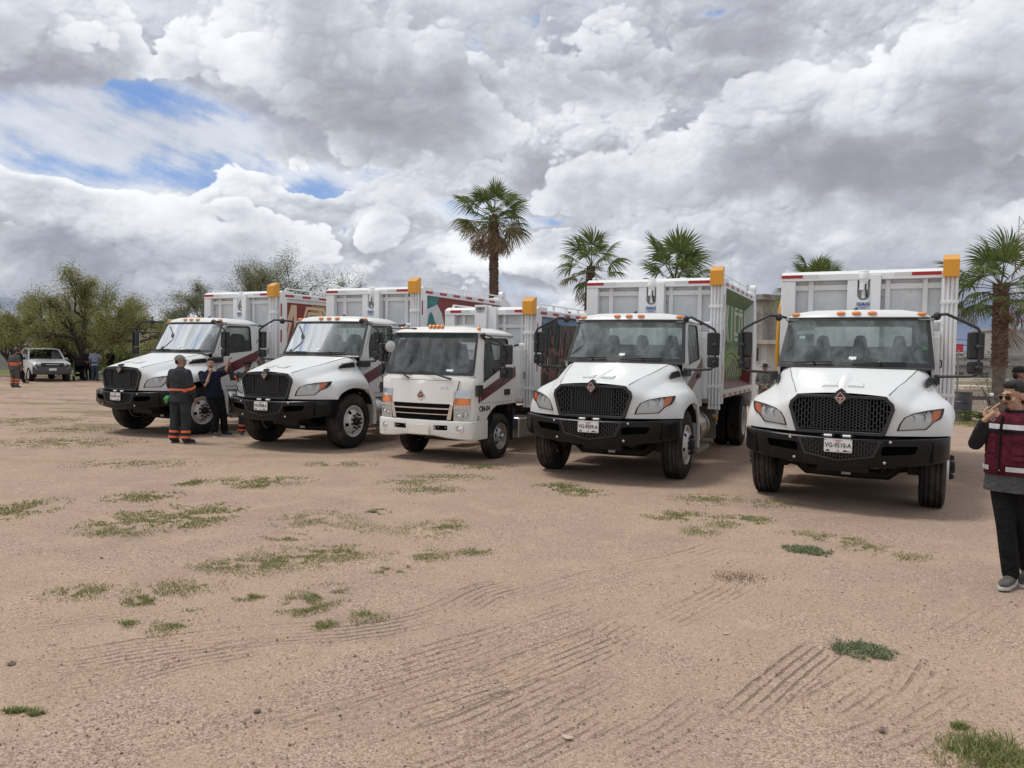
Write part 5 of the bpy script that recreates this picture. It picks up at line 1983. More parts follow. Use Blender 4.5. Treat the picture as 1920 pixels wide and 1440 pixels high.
def px_at(px, py, Y):
    d = pxdir(px, py)
    t = Y / d[1]
    return Vector((d[0] * t, Y, CAM_H + d[2] * t))


RUTS = [  # wheel tracks across the dirt: (points, width, rib spacing, strength)
    ([(60, 1250), (260, 1217), (430, 1195), (640, 1182)], .42, .062, 1.0), ([(0, 1302), (160, 1288), (340, 1236), (520, 1210)], .40, .06, .9),
    ([(560, 1196), (740, 1176), (850, 1146), (915, 1108), (990, 1092)], .40, .066, 1.25), ([(430, 1345), (700, 1272), (960, 1192), (1120, 1136)], .50, .07, .8),
    ([(520, 1395), (760, 1330), (980, 1262), (1180, 1180)], .45, .064, 1.1), ([(700, 1440), (900, 1372), (1060, 1296), (1150, 1250)], .50, .07, 1.0),
    ([(880, 1440), (1030, 1370), (1200, 1270)], .45, .066, .8), ([(1230, 1175), (1300, 1140), (1390, 1092)], .34, .07, 1.0), ([(1370, 1366), (1450, 1290), (1560, 1204)], .30, .062, 1.35),
    ([(1530, 1345), (1620, 1285), (1700, 1232)], .36, .07, .8), ([(1705, 1325), (1735, 1285), (1765, 1235)], .34, .085, .9), ([(1190, 1066), (1280, 1048), (1360, 1022)], .5, .085, .8),
    ([(0, 1050), (250, 1012), (470, 968), (700, 930)], .5, .08, .55), ([(0, 1180), (220, 1150), (420, 1128)], .4, .07, .6), ([(960, 1130), (1080, 1092), (1200, 1060)], .4, .08, .6),
    ([(1560, 1420), (1680, 1380), (1800, 1310)], .4, .075, .6), ([(100, 1430), (300, 1385), (520, 1320)], .45, .07, .5), ([(1120, 1440), (1260, 1375), (1350, 1300)], .4, .066, .55),
    ([(900, 1300), (1040, 1240), (1190, 1160)], .5, .07, .8), ([(640, 1300), (820, 1240), (980, 1170)], .4, .065, .6), ([(1600, 1440), (1700, 1400), (1860, 1290)], .4, .07, .5),
    ([(1480, 985), (1600, 975), (1740, 960)], .5, .09, .4), ([(1780, 1200), (1850, 1150), (1910, 1120)], .4, .08, .4)]


def build_ground():
    def axis(a, b, step, far0, far1, g):
        fine = np.arange(a, b + 1e-6, step)
        lo, hi = [], []
        d, p = step, a
        while p > far0:
            d *= g
            p -= d
            lo.append(p)
        d, p = step, b
        while p < far1:
            d *= g
            p += d
            hi.append(p)
        return np.array(lo[::-1] + list(fine) + hi)
    xs = axis(-6.2, 6.2, .026, -2500, 2500, 1.16)
    ys = axis(2.2, 9.2, .026, -300, 6000, 1.13)
    X, Y = np.meshgrid(xs, ys)
    x, y = X.ravel().astype(np.float32), Y.ravel().astype(np.float32)
    o = np.zeros_like(x)
    near = np.exp(-(np.maximum(0, np.hypot(x, y - 8) - 40) / 30) ** 2)
    z = .010 * perlin(x * .35, y * .35, o) + .007 * perlin(x * 1.1, y * 1.1, o + 3) + .005 * perlin(x * 3.1, y * 3.1, o + 7)
    fz = (np.abs(x) < 9) & (y > 1.5) & (y < 14)
    z[fz] += .004 * perlin(x[fz] * 8, y[fz] * 8, o[fz]) + .0022 * perlin(x[fz] * 19, y[fz] * 19, o[fz])
    z = z * near
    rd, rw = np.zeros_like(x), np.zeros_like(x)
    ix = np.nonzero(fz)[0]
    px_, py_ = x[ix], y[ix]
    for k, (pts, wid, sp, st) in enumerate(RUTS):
        P = np.array([px_ground(*p) for p in pts])
        # smooth the path
        t = np.linspace(0, len(P) - 1, 24)
        P = np.stack([np.interp(t, range(len(P)), P[:, i]) for i in (0, 1)], 1)
        for _ in range(3):
            P[1:-1] = (P[:-2] + 2 * P[1:-1] + P[2:]) / 4
        best = np.full(px_.shape, 9.0, np.float32)
        sd = np.zeros_like(best)
        al = np.zeros_like(best)
        L = 0
        for a, b in zip(P, P[1:]):
            e = b - a
            n = np.hypot(*e)
            u = np.clip(((px_ - a[0]) * e[0] + (py_ - a[1]) * e[1]) / (n * n), 0, 1)
            qx, qy = px_ - a[0] - u * e[0], py_ - a[1] - u * e[1]
            d = np.hypot(qx, qy)
            s = (e[0] * qy - e[1] * qx) / n
            m = d < best
            best[m], sd[m], al[m] = d[m], s[m], L + (u * n)[m]
            L += n
        env = sst(wid / 2 - best, -.03, .05) * sst(al, 0, .3) * sst(L - al, 0, .3)
        patch = sst(perlin(al * 1.3 + k * 9, sd * 3.0, np.full_like(al, k * 3.3)), -.22, .22)
        w = env * st * (.25 + .75 * patch)
        sdn = (sd + .012 * perlin(al * 1.1, np.full_like(al, k * 2.), np.zeros_like(al))) / sp
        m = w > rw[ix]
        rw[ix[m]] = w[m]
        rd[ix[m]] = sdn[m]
        z[ix] += -.006 * env * st + .010 * np.exp(-((best - wid / 2) / .05) ** 2) * .6 * sst(al, 0, .3) * sst(L - al, 0, .3) * patch
    # real grooves as far as the grid holds them
    z -= .0045 * rw * (1 - np.cos(2 * np.pi * rd)) * .5
    nx, ny = len(xs), len(ys)
    me = bpy.data.meshes.new('ground')
    nv, nf = nx * ny, (nx - 1) * (ny - 1)
    me.vertices.add(nv)
    me.vertices.foreach_set('co', np.stack([x, y, z], 1).astype(np.float32).ravel())
    i = (np.arange(ny - 1)[:, None] * nx + np.arange(nx - 1)[None]).ravel()
    f = np.stack([i, i + 1, i + 1 + nx, i + nx], 1).astype(np.int32)
    me.loops.add(nf * 4)
    me.loops.foreach_set('vertex_index', f.ravel())
    me.polygons.add(nf)
    me.polygons.foreach_set('loop_start', np.arange(nf, dtype=np.int32) * 4)
    me.polygons.foreach_set('use_smooth', np.ones(nf, bool))
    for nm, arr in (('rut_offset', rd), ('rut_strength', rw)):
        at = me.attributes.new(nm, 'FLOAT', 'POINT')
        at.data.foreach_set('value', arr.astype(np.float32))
    me.update()
    m = bpy.data.materials.new('dry_dirt')
    m.use_nodes = True
    t = NT(m.node_tree)
    p = m.node_tree.nodes['Principled BSDF']
    p.inputs['Roughness'].default_value = .95
    p.inputs['Specular IOR Level'].default_value = .12
    P = t.n('ShaderNodeTexCoord').outputs['Object']
    sep = t.n('ShaderNodeSeparateXYZ')
    t.put(sep.inputs[0], P)
    big = t.noise(P, .35, 5, .6, .5)
    mid = t.noise(P, 1.7, 6, .62, .4)
    c = t.mix(t.smooth(big, .35, .65), (.425, .306, .222), (.340, .246, .190))
    c = t.mix(t.smooth(mid, .42, .68, 0, .75), c, (.465, .340, .240))          # sandy drift
    grit = t.smooth(t.noise(P, .9, 4, .55, .6), .46, .62)
    gv = t.n('ShaderNodeTexVoronoi')
    t.put(gv.inputs['Vector'], P)
    gv.inputs['Scale'].default_value = 95
    gs = t.n('ShaderNodeSeparateColor')
    t.put(gs.inputs[0], gv.outputs['Color'])
    grains = t.mix(gs.outputs[0], (.155, .105, .085), (.60, .435, .335))
    c = t.mix(t.lin(grit, 0, 1, .34, .66), c, grains)
    v2 = t.n('ShaderNodeTexVoronoi')
    t.put(v2.inputs['Vector'], P)
    v2.inputs['Scale'].default_value = 33
    s2 = t.n('ShaderNodeSeparateColor')
    t.put(s2.inputs[0], v2.outputs['Color'])
    c = t.mix(t.m('MULTIPLY', t.smooth(s2.outputs[1], .93, .97), t.smooth(v2.outputs['Distance'], .26, .15)), c, (.20, .14, .115))
    c = t.mix(t.m('MULTIPLY', t.smooth(s2.outputs[2], .955, .98), t.smooth(v2.outputs['Distance'], .28, .2)), c, (.52, .44, .37))
    # thin dry grass further out
    far = t.noise(t.vm('MULTIPLY', P, (.35, 1, 1)), .9, 7, .65, .4)
    reach = t.m('MULTIPLY', t.smooth(sep.outputs[1], 9.5, 19), t.smooth(sep.outputs[0], 3, -6, .25, 1.0))
    c = t.mix(t.m('MULTIPLY', t.smooth(far, .50, .66), t.m('MULTIPLY', reach, .75)), c, (.145, .130, .055))
    c = t.mix(t.m('MULTIPLY', t.smooth(t.noise(P, 2.4, 5, .6), .56, .68), t.m('MULTIPLY', reach, .7)), c, (.105, .070, .048))
    field = t.m('MULTIPLY', t.smooth(sep.outputs[1], 44, 52), t.smooth(sep.outputs[0], 10, -5, .45, 1.0))
    c = t.mix(t.m('MULTIPLY', field, t.smooth(far, .3, .55, .5, 1)), c, (.12, .135, .045))
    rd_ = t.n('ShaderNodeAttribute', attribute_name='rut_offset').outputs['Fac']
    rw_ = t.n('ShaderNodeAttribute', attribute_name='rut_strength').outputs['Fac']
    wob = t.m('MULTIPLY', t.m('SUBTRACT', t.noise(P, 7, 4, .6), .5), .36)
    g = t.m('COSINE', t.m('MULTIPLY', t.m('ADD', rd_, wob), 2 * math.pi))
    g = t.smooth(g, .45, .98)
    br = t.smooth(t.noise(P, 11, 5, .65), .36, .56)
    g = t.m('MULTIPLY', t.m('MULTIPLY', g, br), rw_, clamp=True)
    c = t.mix(t.m('MULTIPLY', g, .54), c, (.125, .083, .066))                 # groove shade painted into the rut colour, along with damp turned-up soil
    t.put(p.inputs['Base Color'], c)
    h = t.m('MULTIPLY', g, -1.0)
    h = t.m('ADD', h, t.m('MULTIPLY', t.noise(P, 26, 6, .7), .55))
    h = t.m('ADD', h, t.m('MULTIPLY', t.smooth(gv.outputs['Distance'], .0, .6, 1, 0), .28))
    h = t.m('ADD', h, t.m('MULTIPLY', t.smooth(v2.outputs['Distance'], .05, .35, 1, 0), t.smooth(s2.outputs[1], .75, .95)))
    b = t.n('ShaderNodeBump')
    b.inputs['Strength'].default_value = .9
    b.inputs['Distance'].default_value = .016
    t.put(b.inputs['Height'], h)
    t.put(p.inputs['Normal'], b.outputs[0])
    me.materials.append(m)
    g_ = bpy.data.objects.new('ground', me)
    COL.objects.link(g_)
    g_['kind'] = 'structure'


build_ground()


def leaf_mat(name, cols, trans=.25, rough=.6):
    """foliage: colour picked per leaf, a little light passes through"""
    if name in MATS:
        return MATS[name]
    m = bpy.data.materials.new(name)
    m.use_nodes = True
    t = NT(m.node_tree)
    p = m.node_tree.nodes['Principled BSDF']
    out = m.node_tree.nodes['Material Output']
    rnd = t.n('ShaderNodeNewGeometry').outputs['Random Per Island']
    ramp = t.n('ShaderNodeValToRGB')
    e = ramp.color_ramp.elements
    while len(e) < len(cols):
        e.new(.5)
    for i, c in enumerate(cols):
        e[i].position = i / (len(cols) - 1)
        e[i].color = (*c, 1)
    t.put(ramp.inputs[0], rnd)
    t.put(p.inputs['Base Color'], ramp.outputs[0])
    p.inputs['Roughness'].default_value = rough
    p.inputs['Specular IOR Level'].default_value = .3
    tr = t.n('ShaderNodeBsdfTranslucent')
    t.put(tr.inputs[0], ramp.outputs[0])
    mx = t.n('ShaderNodeMixShader')
    mx.inputs[0].default_value = trans
    t.put(mx.inputs[1], p.outputs[0])
    t.put(mx.inputs[2], tr.outputs[0])
    t.put(out.inputs['Surface'], mx.outputs[0])
    MATS[name] = m
    return m


def raw_mesh(name, V, F, mats, mi=None, smooth=False):
    """fast mesh from numpy arrays; F is (n, 3) or (n, 4)"""
    me = bpy.data.meshes.new(name)
    n, k = F.shape
    me.vertices.add(len(V))
    me.vertices.foreach_set('co', np.asarray(V, np.float32).ravel())
    me.loops.add(n * k)
    me.loops.foreach_set('vertex_index', F.astype(np.int32).ravel())
    me.polygons.add(n)
    me.polygons.foreach_set('loop_start', np.arange(n, dtype=np.int32) * k)
    for m in (mats if isinstance(mats, list) else [mats]):
        me.materials.append(m)
    if mi is not None:
        me.polygons.foreach_set('material_index', mi.astype(np.int32))
    if smooth:
        me.polygons.foreach_set('use_smooth', np.ones(n, bool))
    me.update()
    return me


GRASS = leaf_mat('grass_blades', [(.13, .165, .045), (.175, .21, .06), (.24, .25, .09), (.37, .32, .16)], .25)
WEED = leaf_mat('grey_green_weed', [(.14, .175, .085), (.19, .22, .115), (.26, .27, .16)], .2)
PATCHES = [  # photo position and half size of each tuft field, density
    (250, 975, 70, 26, 1), (372, 968, 62, 22, 1.2), (270, 932, 60, 10, .8), (230, 1000, 52, 12, .9), (30, 957, 62, 22, .8), (590, 976, 78, 18, .9), (690, 990, 70, 12, .5),
    (805, 993, 66, 16, .9), (830, 988, 40, 14, 1.0), (560, 1046, 115, 22, .9), (420, 1062, 60, 14, 1.0), (500, 1060, 60, 20, .8), (640, 1038, 60, 14, 1), (150, 1112, 64, 16, .8), (330, 1103, 85, 18, .7), (270, 1126, 34, 9, 1.2),
    (330, 1168, 32, 22, 1.0), (595, 1122, 52, 24, 1.2), (570, 1142, 40, 14, 1.5), (692, 1155, 32, 13, 1.8), (470, 1119, 26, 9, 1.4), (610, 1173, 20, 9, 1.4), (785, 1042, 62, 12, .7), (890, 1036, 34, 7, 1), (732, 1069, 32, 9, 1.1), (232, 1172, 22, 8, .9),
    (490, 902, 84, 8, .7), (360, 905, 26, 6, 1), (480, 912, 40, 5, 1), (800, 918, 62, 8, .8), (830, 896, 80, 7, .6), (760, 905, 50, 6, .5), (1050, 914, 44, 9, .9), (1100, 925, 40, 6, .5), (1330, 937, 66, 9, .9), (1440, 945, 50, 8, .6), (1270, 968, 60, 9, 1.0),
    (1390, 975, 52, 8, 1.1), (1310, 997, 40, 9, 1.0), (1350, 985, 30, 6, 1), (1510, 1004, 44, 9, .8), (1620, 1025, 44, 9, 1.0), (1570, 1010, 40, 7, .8), (1700, 1044, 52, 8, .5), (1860, 1418, 95, 36, 2.2), (1800, 1400, 40, 12, 1.0), (30, 1335, 32, 6, 1.2), (66, 1344, 22, 7, 1.6),
    (250, 870, 120, 8, .35), (120, 830, 130, 10, .35), (60, 790, 80, 8, .35), (150, 805, 90, 6, .4), (640, 870, 60, 6, .3), (900, 875, 60, 5, .4), (1800, 1362, 14, 5, .8), (540, 1008, 40, 6, .6), (710, 960, 20, 4, .8), (1590, 880, 60, 8, .3), (1820, 795, 40, 8, 1.0)]


def blades(P, n_at, hmin, hmax, w, lean, rng):
    """vertical tapering blades (one bent quad + tip) at points P"""
    n = len(P)
    a = rng.uniform(0, 2 * np.pi, n)
    h = rng.uniform(hmin, hmax, n)
    ln = rng.uniform(.2, 1.0, n) * lean * h
    b = rng.uniform(0, 2 * np.pi, n)
    dx, dy = np.cos(a) * w / 2, np.sin(a) * w / 2
    lx, ly = np.cos(b) * ln, np.sin(b) * ln
    z0 = np.full(n, -.004)
    V = np.stack([np.stack([P[:, 0] - dx, P[:, 1] - dy, z0], 1), np.stack([P[:, 0] + dx, P[:, 1] + dy, z0], 1),
                  np.stack([P[:, 0] + dx * .7 + lx * .4, P[:, 1] + dy * .7 + ly * .4, h * .62], 1), np.stack([P[:, 0] - dx * .7 + lx * .4, P[:, 1] - dy * .7 + ly * .4, h * .62], 1),
                  np.stack([P[:, 0] + lx, P[:, 1] + ly, h], 1)], 1).reshape(-1, 3)
    k = np.arange(n)[:, None] * 5
    F = np.concatenate([k + np.array([[0, 1, 2]]), k + np.array([[0, 2, 3]]), k + np.array([[3, 2, 4]])])
    return V, F


def build_grass():
    Vs, Fs, o = [], [], 0
    for (px, py, rx, ry, den) in PATCHES:
        c = px_ground(px, py)
        ex = abs(px_ground(px + rx, py)[0] - px_ground(px - rx, py)[0]) / 2
        ey = abs(px_ground(px, py - ry)[1] - px_ground(px, py + ry)[1]) / 2
        D = float(np.hypot(*c))
        N = int(min(12000, 8500 * ex * ey * den * (1.0 if D < 8 else .5)) + 160)
        ex, ey, N = ex * 1.15, ey * 1.15, int(N * 1.25)
        Q = RG.normal(size=(N * 3, 2)) * .52
        Q = Q[(Q ** 2).sum(1) < 1.3]
        P = np.stack([c[0] + Q[:, 0] * ex + Q[:, 1] * .12 * ex, c[1] + Q[:, 1] * ey], 1)
        f = P.astype(np.float32)
        nz = perlin(f[:, 0] * 3.3, f[:, 1] * 3.3, np.zeros(len(f), np.float32) + px * .1) + .6 * perlin(f[:, 0] * 9, f[:, 1] * 9, np.zeros(len(f), np.float32))
        P = P[nz > -.10][:N]
        far = D > 9
        V, F = blades(P, None, .006, .026 if den < 2 else .075, .006 if not far else .012, 2.3 if den < 2 else 1.5, RG)
        Vs.append(V)
        Fs.append(F + o)
        o += len(V)
    g = bpy.data.objects.new('grass', raw_mesh('grass', np.concatenate(Vs), np.concatenate(Fs), GRASS))
    COL.objects.link(g)
    g['kind'] = 'stuff'
    # two flat weeds with their own dense growth
    for px, py, rx, ry, lab in ((1618, 1221, 60, 19, 'dense grey-green weed mat lying flat on the open dirt at right'), (1514, 1032, 44, 10, 'small dark weed mat in front of the nearest truck')):
        c = px_ground(px, py)
        ex = abs(px_ground(px + rx, py)[0] - c[0])
        ey = abs(px_ground(px, py - ry)[1] - px_ground(px, py + ry)[1]) / 2
        Q = RG.uniform(-1.15, 1.15, (9000, 2))
        f = Q.astype(np.float32)
        nz = perlin(f[:, 0] * 2.2 + px, f[:, 1] * 1.6, np.zeros(len(f), np.float32)) + .6 * perlin(f[:, 0] * 6 + px, f[:, 1] * 5, np.zeros(len(f), np.float32))
        Q = Q[(Q ** 2).sum(1) - 1.1 * nz < RG.uniform(.2, .9, len(Q))]
        Q = Q[RG.uniform(0, 1, len(Q)) < .42]
        P = np.stack([Q[:, 0] * ex + Q[:, 1] * -.2 * ex, Q[:, 1] * ey], 1)
        V, F = blades(P, None, .008, .034, .009, 2.2, RG)
        w = bpy.data.objects.new('weed', raw_mesh('weed', V, F, WEED))
        COL.objects.link(w)
        w.location = (c[0], c[1], 0)
        tag(w, lab, 'weed')


build_grass()


def build_pebbles():
    n = 5200
    px = RG.uniform(-40, 1960, n)
    py = 1480 - 600 * RG.power(1.2, n)
    P = np.array([px_ground(a, b) for a, b in zip(px, py)])
    r = .003 + .0075 * RG.power(.45, n) * RG.uniform(.3, 1, n)
    base = np.array([(1, 0, 0), (0, 1, 0), (-1, 0, 0), (0, -1, 0), (0, 0, .75), (0, 0, -.6)])
    T = np.array([(0, 1, 4), (1, 2, 4), (2, 3, 4), (3, 0, 4), (1, 0, 5), (2, 1, 5), (3, 2, 5), (0, 3, 5)])
    V = base[None] * (r[:, None, None] * RG.uniform(.65, 1.35, (n, 6, 1)))
    a = RG.uniform(0, 6.28, n)
    c, s = np.cos(a)[:, None], np.sin(a)[:, None]
    V = np.stack([V[..., 0] * c - V[..., 1] * s + P[:, :1], V[..., 0] * s + V[..., 1] * c + P[:, 1:], V[..., 2] + r[:, None] * .3], -1).reshape(-1, 3)
    F = (np.arange(n)[:, None, None] * 6 + T[None]).reshape(-1, 3)
    g = bpy.data.objects.new('gravel', raw_mesh('gravel', V, F, leaf_mat('gravel_stones', [(.13, .09, .075), (.26, .19, .15), (.36, .28, .22), (.20, .14, .12), (.46, .40, .34)], 0, .9)))
    COL.objects.link(g)
    g['kind'] = 'stuff'
    STONE = mat('stone', (.25, .18, .15), .9, var=.4, scale=30, bump=.6, bscale=80)
    for px, py, r, lab in ((22, 1247, .030, 'brown stone at the left edge of the dirt lot'), (482, 1335, .024, 'dark stone alone on the dirt in the foreground'), (1654, 1371, .026, 'dark clod of earth near the grass in the right corner'),
                           (190, 1047, .020, 'small dark stone among the far left grass tufts'), (665, 1231, .017, 'small stone beside the curved tyre track')):
        q = MB()
        r *= .68
        q.ball((0, 0, r * .4), (r * 1.25, r, r * .75), 9)
        rr = random.Random(px)
        q.v = [(v[0] * rr.uniform(.8, 1.2), v[1] * rr.uniform(.8, 1.2), v[2] * rr.uniform(.85, 1.15)) for v in q.v]
        o = q.build('stone', STONE, merge=False)
        c = px_ground(px, py)
        o.location = (c[0], c[1], 0)
        o.rotation_euler = (0, 0, rr.uniform(0, 6))
        tag(o, lab, 'stone')
    DRY = mat('dry_leaf', (.50, .38, .27), .8, var=.2, scale=50)
    for px, py, s, rz, lab in ((1361, 1190, .055, .4, 'pale dry leaf lying on the bare dirt'), (1063, 1385, .07, -.6, 'largest pale dry leaf near the bottom edge'), (1434, 1084, .045, .2, 'pale scrap lying beside the dead tuft'), (1268, 1264, .03, 1.0, 'small pale chip of stone on the dirt')):
        q = MB()
        rows = []
        for i, u in enumerate(np.linspace(-1, 1, 7)):
            w = .42 * (1 - abs(u) ** 1.8) + .02
            rows.append([(u * s / 2, -w * s / 2, .004 + .10 * s * u * u), (u * s / 2, 0, .002 + .06 * s * u * u), (u * s / 2, w * s / 2, .005 + .12 * s * u * u)])
        q.grid(rows)
        o = q.build('dry_leaf', DRY)
        c = px_ground(px, py)
        o.location = (c[0], c[1], .004)
        o.rotation_euler = (0, 0, rz)
        tag(o, lab, 'leaf')
    # dead tuft
    c = px_ground(1388, 1083)
    P = RG.normal(size=(480, 2)) * np.array((.13, .10))
    V, F = blades(P, None, .005, .025, .006, 2.2, RG)
    o = bpy.data.objects.new('dead_tuft', raw_mesh('dead_tuft', V, F, leaf_mat('dead_grass', [(.12, .075, .045), (.20, .13, .075), (.27, .19, .11)], .1)))
    COL.objects.link(o)
    o.location = (c[0], c[1], 0)
    o['kind'] = 'stuff'


build_pebbles()

# ------------------------------------------------------------------ trees and shrubs
BARK = mat('dark_bark', (.045, .034, .026), .9, var=.4, scale=9, bump=.7, bscale=30)
OLIVE = leaf_mat('mesquite_leaves', [(.16, .172, .06), (.22, .23, .08), (.29, .285, .115), (.34, .32, .15)], .42)
PALEV = leaf_mat('palo_verde_leaves', [(.17, .18, .09), (.22, .23, .12), (.27, .27, .16)], .35)
BRIGHT = leaf_mat('bush_leaves', [(.075, .105, .022), (.12, .155, .035), (.16, .19, .05)], .25)
DARKG = leaf_mat('dark_leaves', [(.028, .042, .016), (.045, .062, .022), (.065, .08, .03)], .2)


def leaf_quads(C, size, rng, stretch=2.0, droop=0.0):
    """random little leaves at points C"""
    n = len(C)
    d = rng.normal(size=(n, 3))
    d[:, 2] = d[:, 2] * .7 - droop
    d /= np.linalg.norm(d, axis=1, keepdims=True)
    e = np.cross(d, rng.normal(size=(n, 3)))
    e /= np.linalg.norm(e, axis=1, keepdims=True) + 1e-9
    s = (size * rng.uniform(.6, 1.4, n))[:, None]
    a, b = d * s * stretch / 2, e * s / 2
    V = np.stack([C - a, C + b * .9, C + a, C - b * .9], 1).reshape(-1, 3)
    return V, np.arange(n * 4).reshape(-1, 4)


def grow_tree(name, label, loc, limbs, seed, leaf, leaves, size, zmin=.5, *, depth=4, spread=.55, trunk_r=.16, up=.25, group=None, twig=.9, bark=BARK, droop=.2, jit=.35, cloud=None):
    """limbs: (start, direction, length) of the main boughs; each splits again and again, leaves sit along the twigs"""
    rng = np.random.default_rng(seed)
    root = thing(name, label, 'tree', loc, 0, group)
    wood = MB()
    C = []

    def branch(p, d, L, r, k):
        q = p + d * L * .5 + Vector(rng.normal(size=3)) * L * .07
        e = p + d * L + Vector(rng.normal(size=3)) * L * .08
        wood.tube([p, q, e], [r, r * .8, r * .62], 7 if r > .05 else (5 if r > .02 else 3), 0, False)
        if k == 0:
            n = int(rng.integers(leaves // 2, leaves * 3 // 2))
            t = rng.uniform(.0, 1.35, n)[:, None]
            pts = np.array(p)[None] * (1 - t) + np.array(e)[None] * t + rng.normal(size=(n, 3)) * L * jit
            pts[:, 2] -= np.abs(rng.normal(size=n)) * L * droop
            C.append(pts)
            return
        m = 3 if k > 1 else int(rng.integers(2, 4))
        for i in range(m):
            nd = (d + Vector(rng.normal(size=3)) * spread + Vector((0, 0, up * (.3 if k > 2 else 1)))).normalized()
            st = e if i < m - 1 else q
            branch(st, nd, L * rng.uniform(.58, .85), r * .58, k - 1)
    for st, d, L in limbs:
        branch(Vector(st), Vector(d).normalized(), L, trunk_r * (.8 if st[2] > .3 else 1), depth)
    wood.build('trunk', bark, root, merge=False)
    C = np.concatenate(C)
    C = C[C[:, 2] > zmin + .25 * rng.normal(size=len(C))]
    V, F = leaf_quads(C, size, rng, 2.2, droop)
    o = bpy.data.objects.new('crown', raw_mesh('crown', V, F, leaf))
    COL.objects.link(o)
    o.parent = root
    return root


grow_tree('mesquite_tree', 'broad dark-trunked mesquite tree standing behind the white pickup', (-23.3, 43.0, 0),
          [((0, 0, 0), (-.1, 0, 1), 1.1), ((.0, 0, .5), (-.9, .3, .85), 1.7), ((0, 0, .7), (.85, .1, .95), 1.7), ((.05, 0, .9), (.3, .5, 1.0), 1.8),
           ((-.1, 0, .8), (-.45, .2, 1.0), 1.8), ((-1.2, .4, 1.9), (-1, .1, .15), 1.7), ((1.2, .1, 2.0), (1, .1, .12), 1.7), ((.6, 0, 2.2), (.5, -.4, .3), 1.4), ((-.6, 0, 2.2), (-.6, -.4, .25), 1.4), ((0, 0, 2.0), (.1, -.2, 1), 1.5)],
          3, OLIVE, 150, .036, 1.7, depth=4, spread=.50, trunk_r=.17, up=.10, jit=.42)
grow_tree('mesquite_tree', 'olive-green mesquite tree cut by the left edge of the photo', (-29.4, 46.5, 0),
          [((0, 0, 0), (.1, 0, 1), 1.3), ((0, 0, .6), (-.8, 0, .8), 1.6), ((0, 0, .8), (.9, .2, .8), 1.8), ((0, 0, .9), (.2, .5, .9), 1.7), ((1.4, .2, 2.0), (1, .1, .12), 1.7)],
          8, OLIVE, 150, .038, 1.5, depth=4, spread=.52, trunk_r=.15, up=.10, jit=.42)
grow_tree('mesquite_tree', 'low mesquite tree right of the dark trunk, behind the man in pale blue', (-20.4, 50.0, 0),
          [((0, 0, 0), (0, 0, 1), .7), ((0, 0, .4), (-.8, 0, .5), 1.2), ((0, 0, .4), (.9, 0, .4), 1.3), ((0, 0, .5), (.2, .4, .5), 1.1)],
          12, OLIVE, 130, .040, .9, depth=4, spread=.55, trunk_r=.10, up=.0, jit=.45)
grow_tree('palo_verde_tree', 'small airy pale-green tree just left of the furthest truck body', (-20.6, 54.0, 0),
          [((0, 0, 0), (.05, 0, 1), 2.0), ((0, 0, 1.2), (-.5, .1, 1), 1.7), ((0, 0, 1.4), (.5, 0, 1), 1.7), ((0, 0, 1.7), (0, -.3, 1), 1.6)],
          21, PALEV, 170, .036, depth=4, spread=.46, trunk_r=.10, up=.18, droop=.12, jit=.45)
grow_tree('palo_verde_tree', 'tall airy pale-green tree rising behind the furthest truck body', (-15.8, 50.0, 0),
          [((0, 0, 0), (0, 0, 1), 2.3), ((0, 0, 1.2), (-.66, 0, 1), 2.3), ((0, 0, 1.5), (.70, 0, 1), 2.2), ((0, 0, 2.0), (.1, -.3, 1), 2.3), ((0, 0, 1.6), (-.2, .4, 1), 2.2)],
          22, PALEV, 190, .036, depth=4, spread=.46, trunk_r=.13, up=.16, droop=.12, jit=.45)
grow_tree('palo_verde_tree', 'thin twiggy tree between the yellow hoods of the two furthest trucks', (-12.0, 50.0, 0),
          [((0, 0, 0), (0, 0, 1), 2.0), ((0, 0, 1.2), (-.5, 0, 1), 1.9), ((0, 0, 1.4), (.5, 0, 1), 1.9)],
          24, PALEV, 90, .036, depth=4, spread=.42, trunk_r=.10, up=.32, droop=.1, jit=.36)


def shrub(name, label, loc, r, n, leaf, size, seed, group=None, cat='bush', stems=7):
    rng = np.random.default_rng(seed)
    root = thing(name, label, cat, loc, 0, group)
    w = MB()
    lumps = []
    for i in range(stems):
        a = rng.uniform(0, 6.28)
        e = Vector((math.cos(a) * r[0] * rng.uniform(.2, .75), math.sin(a) * r[1] * rng.uniform(.2, .75), r[2] * rng.uniform(.5, .95)))
        w.tube([(0, 0, 0), e * .5 + Vector((0, 0, r[2] * .1)), e], [.03, .02, .008], 4, 0, False)
        lumps.append((e, rng.uniform(.28, .5)))
    w.build('stem', BARK, root, merge=False)
    C = []
    for e, k in lumps:
        q = rng.normal(size=(n // stems, 3)) * np.array(r) * np.array((k * .62, k * .62, k * .5)) + np.array(e)
        C.append(q)
    C = np.concatenate(C)
    C = C[C[:, 2] > .02]
    V, F = leaf_quads(C, size, rng, 1.8)
    o = bpy.data.objects.new('foliage', raw_mesh('foliage', V, F, leaf))
    COL.objects.link(o)
    o.parent = root
    return root


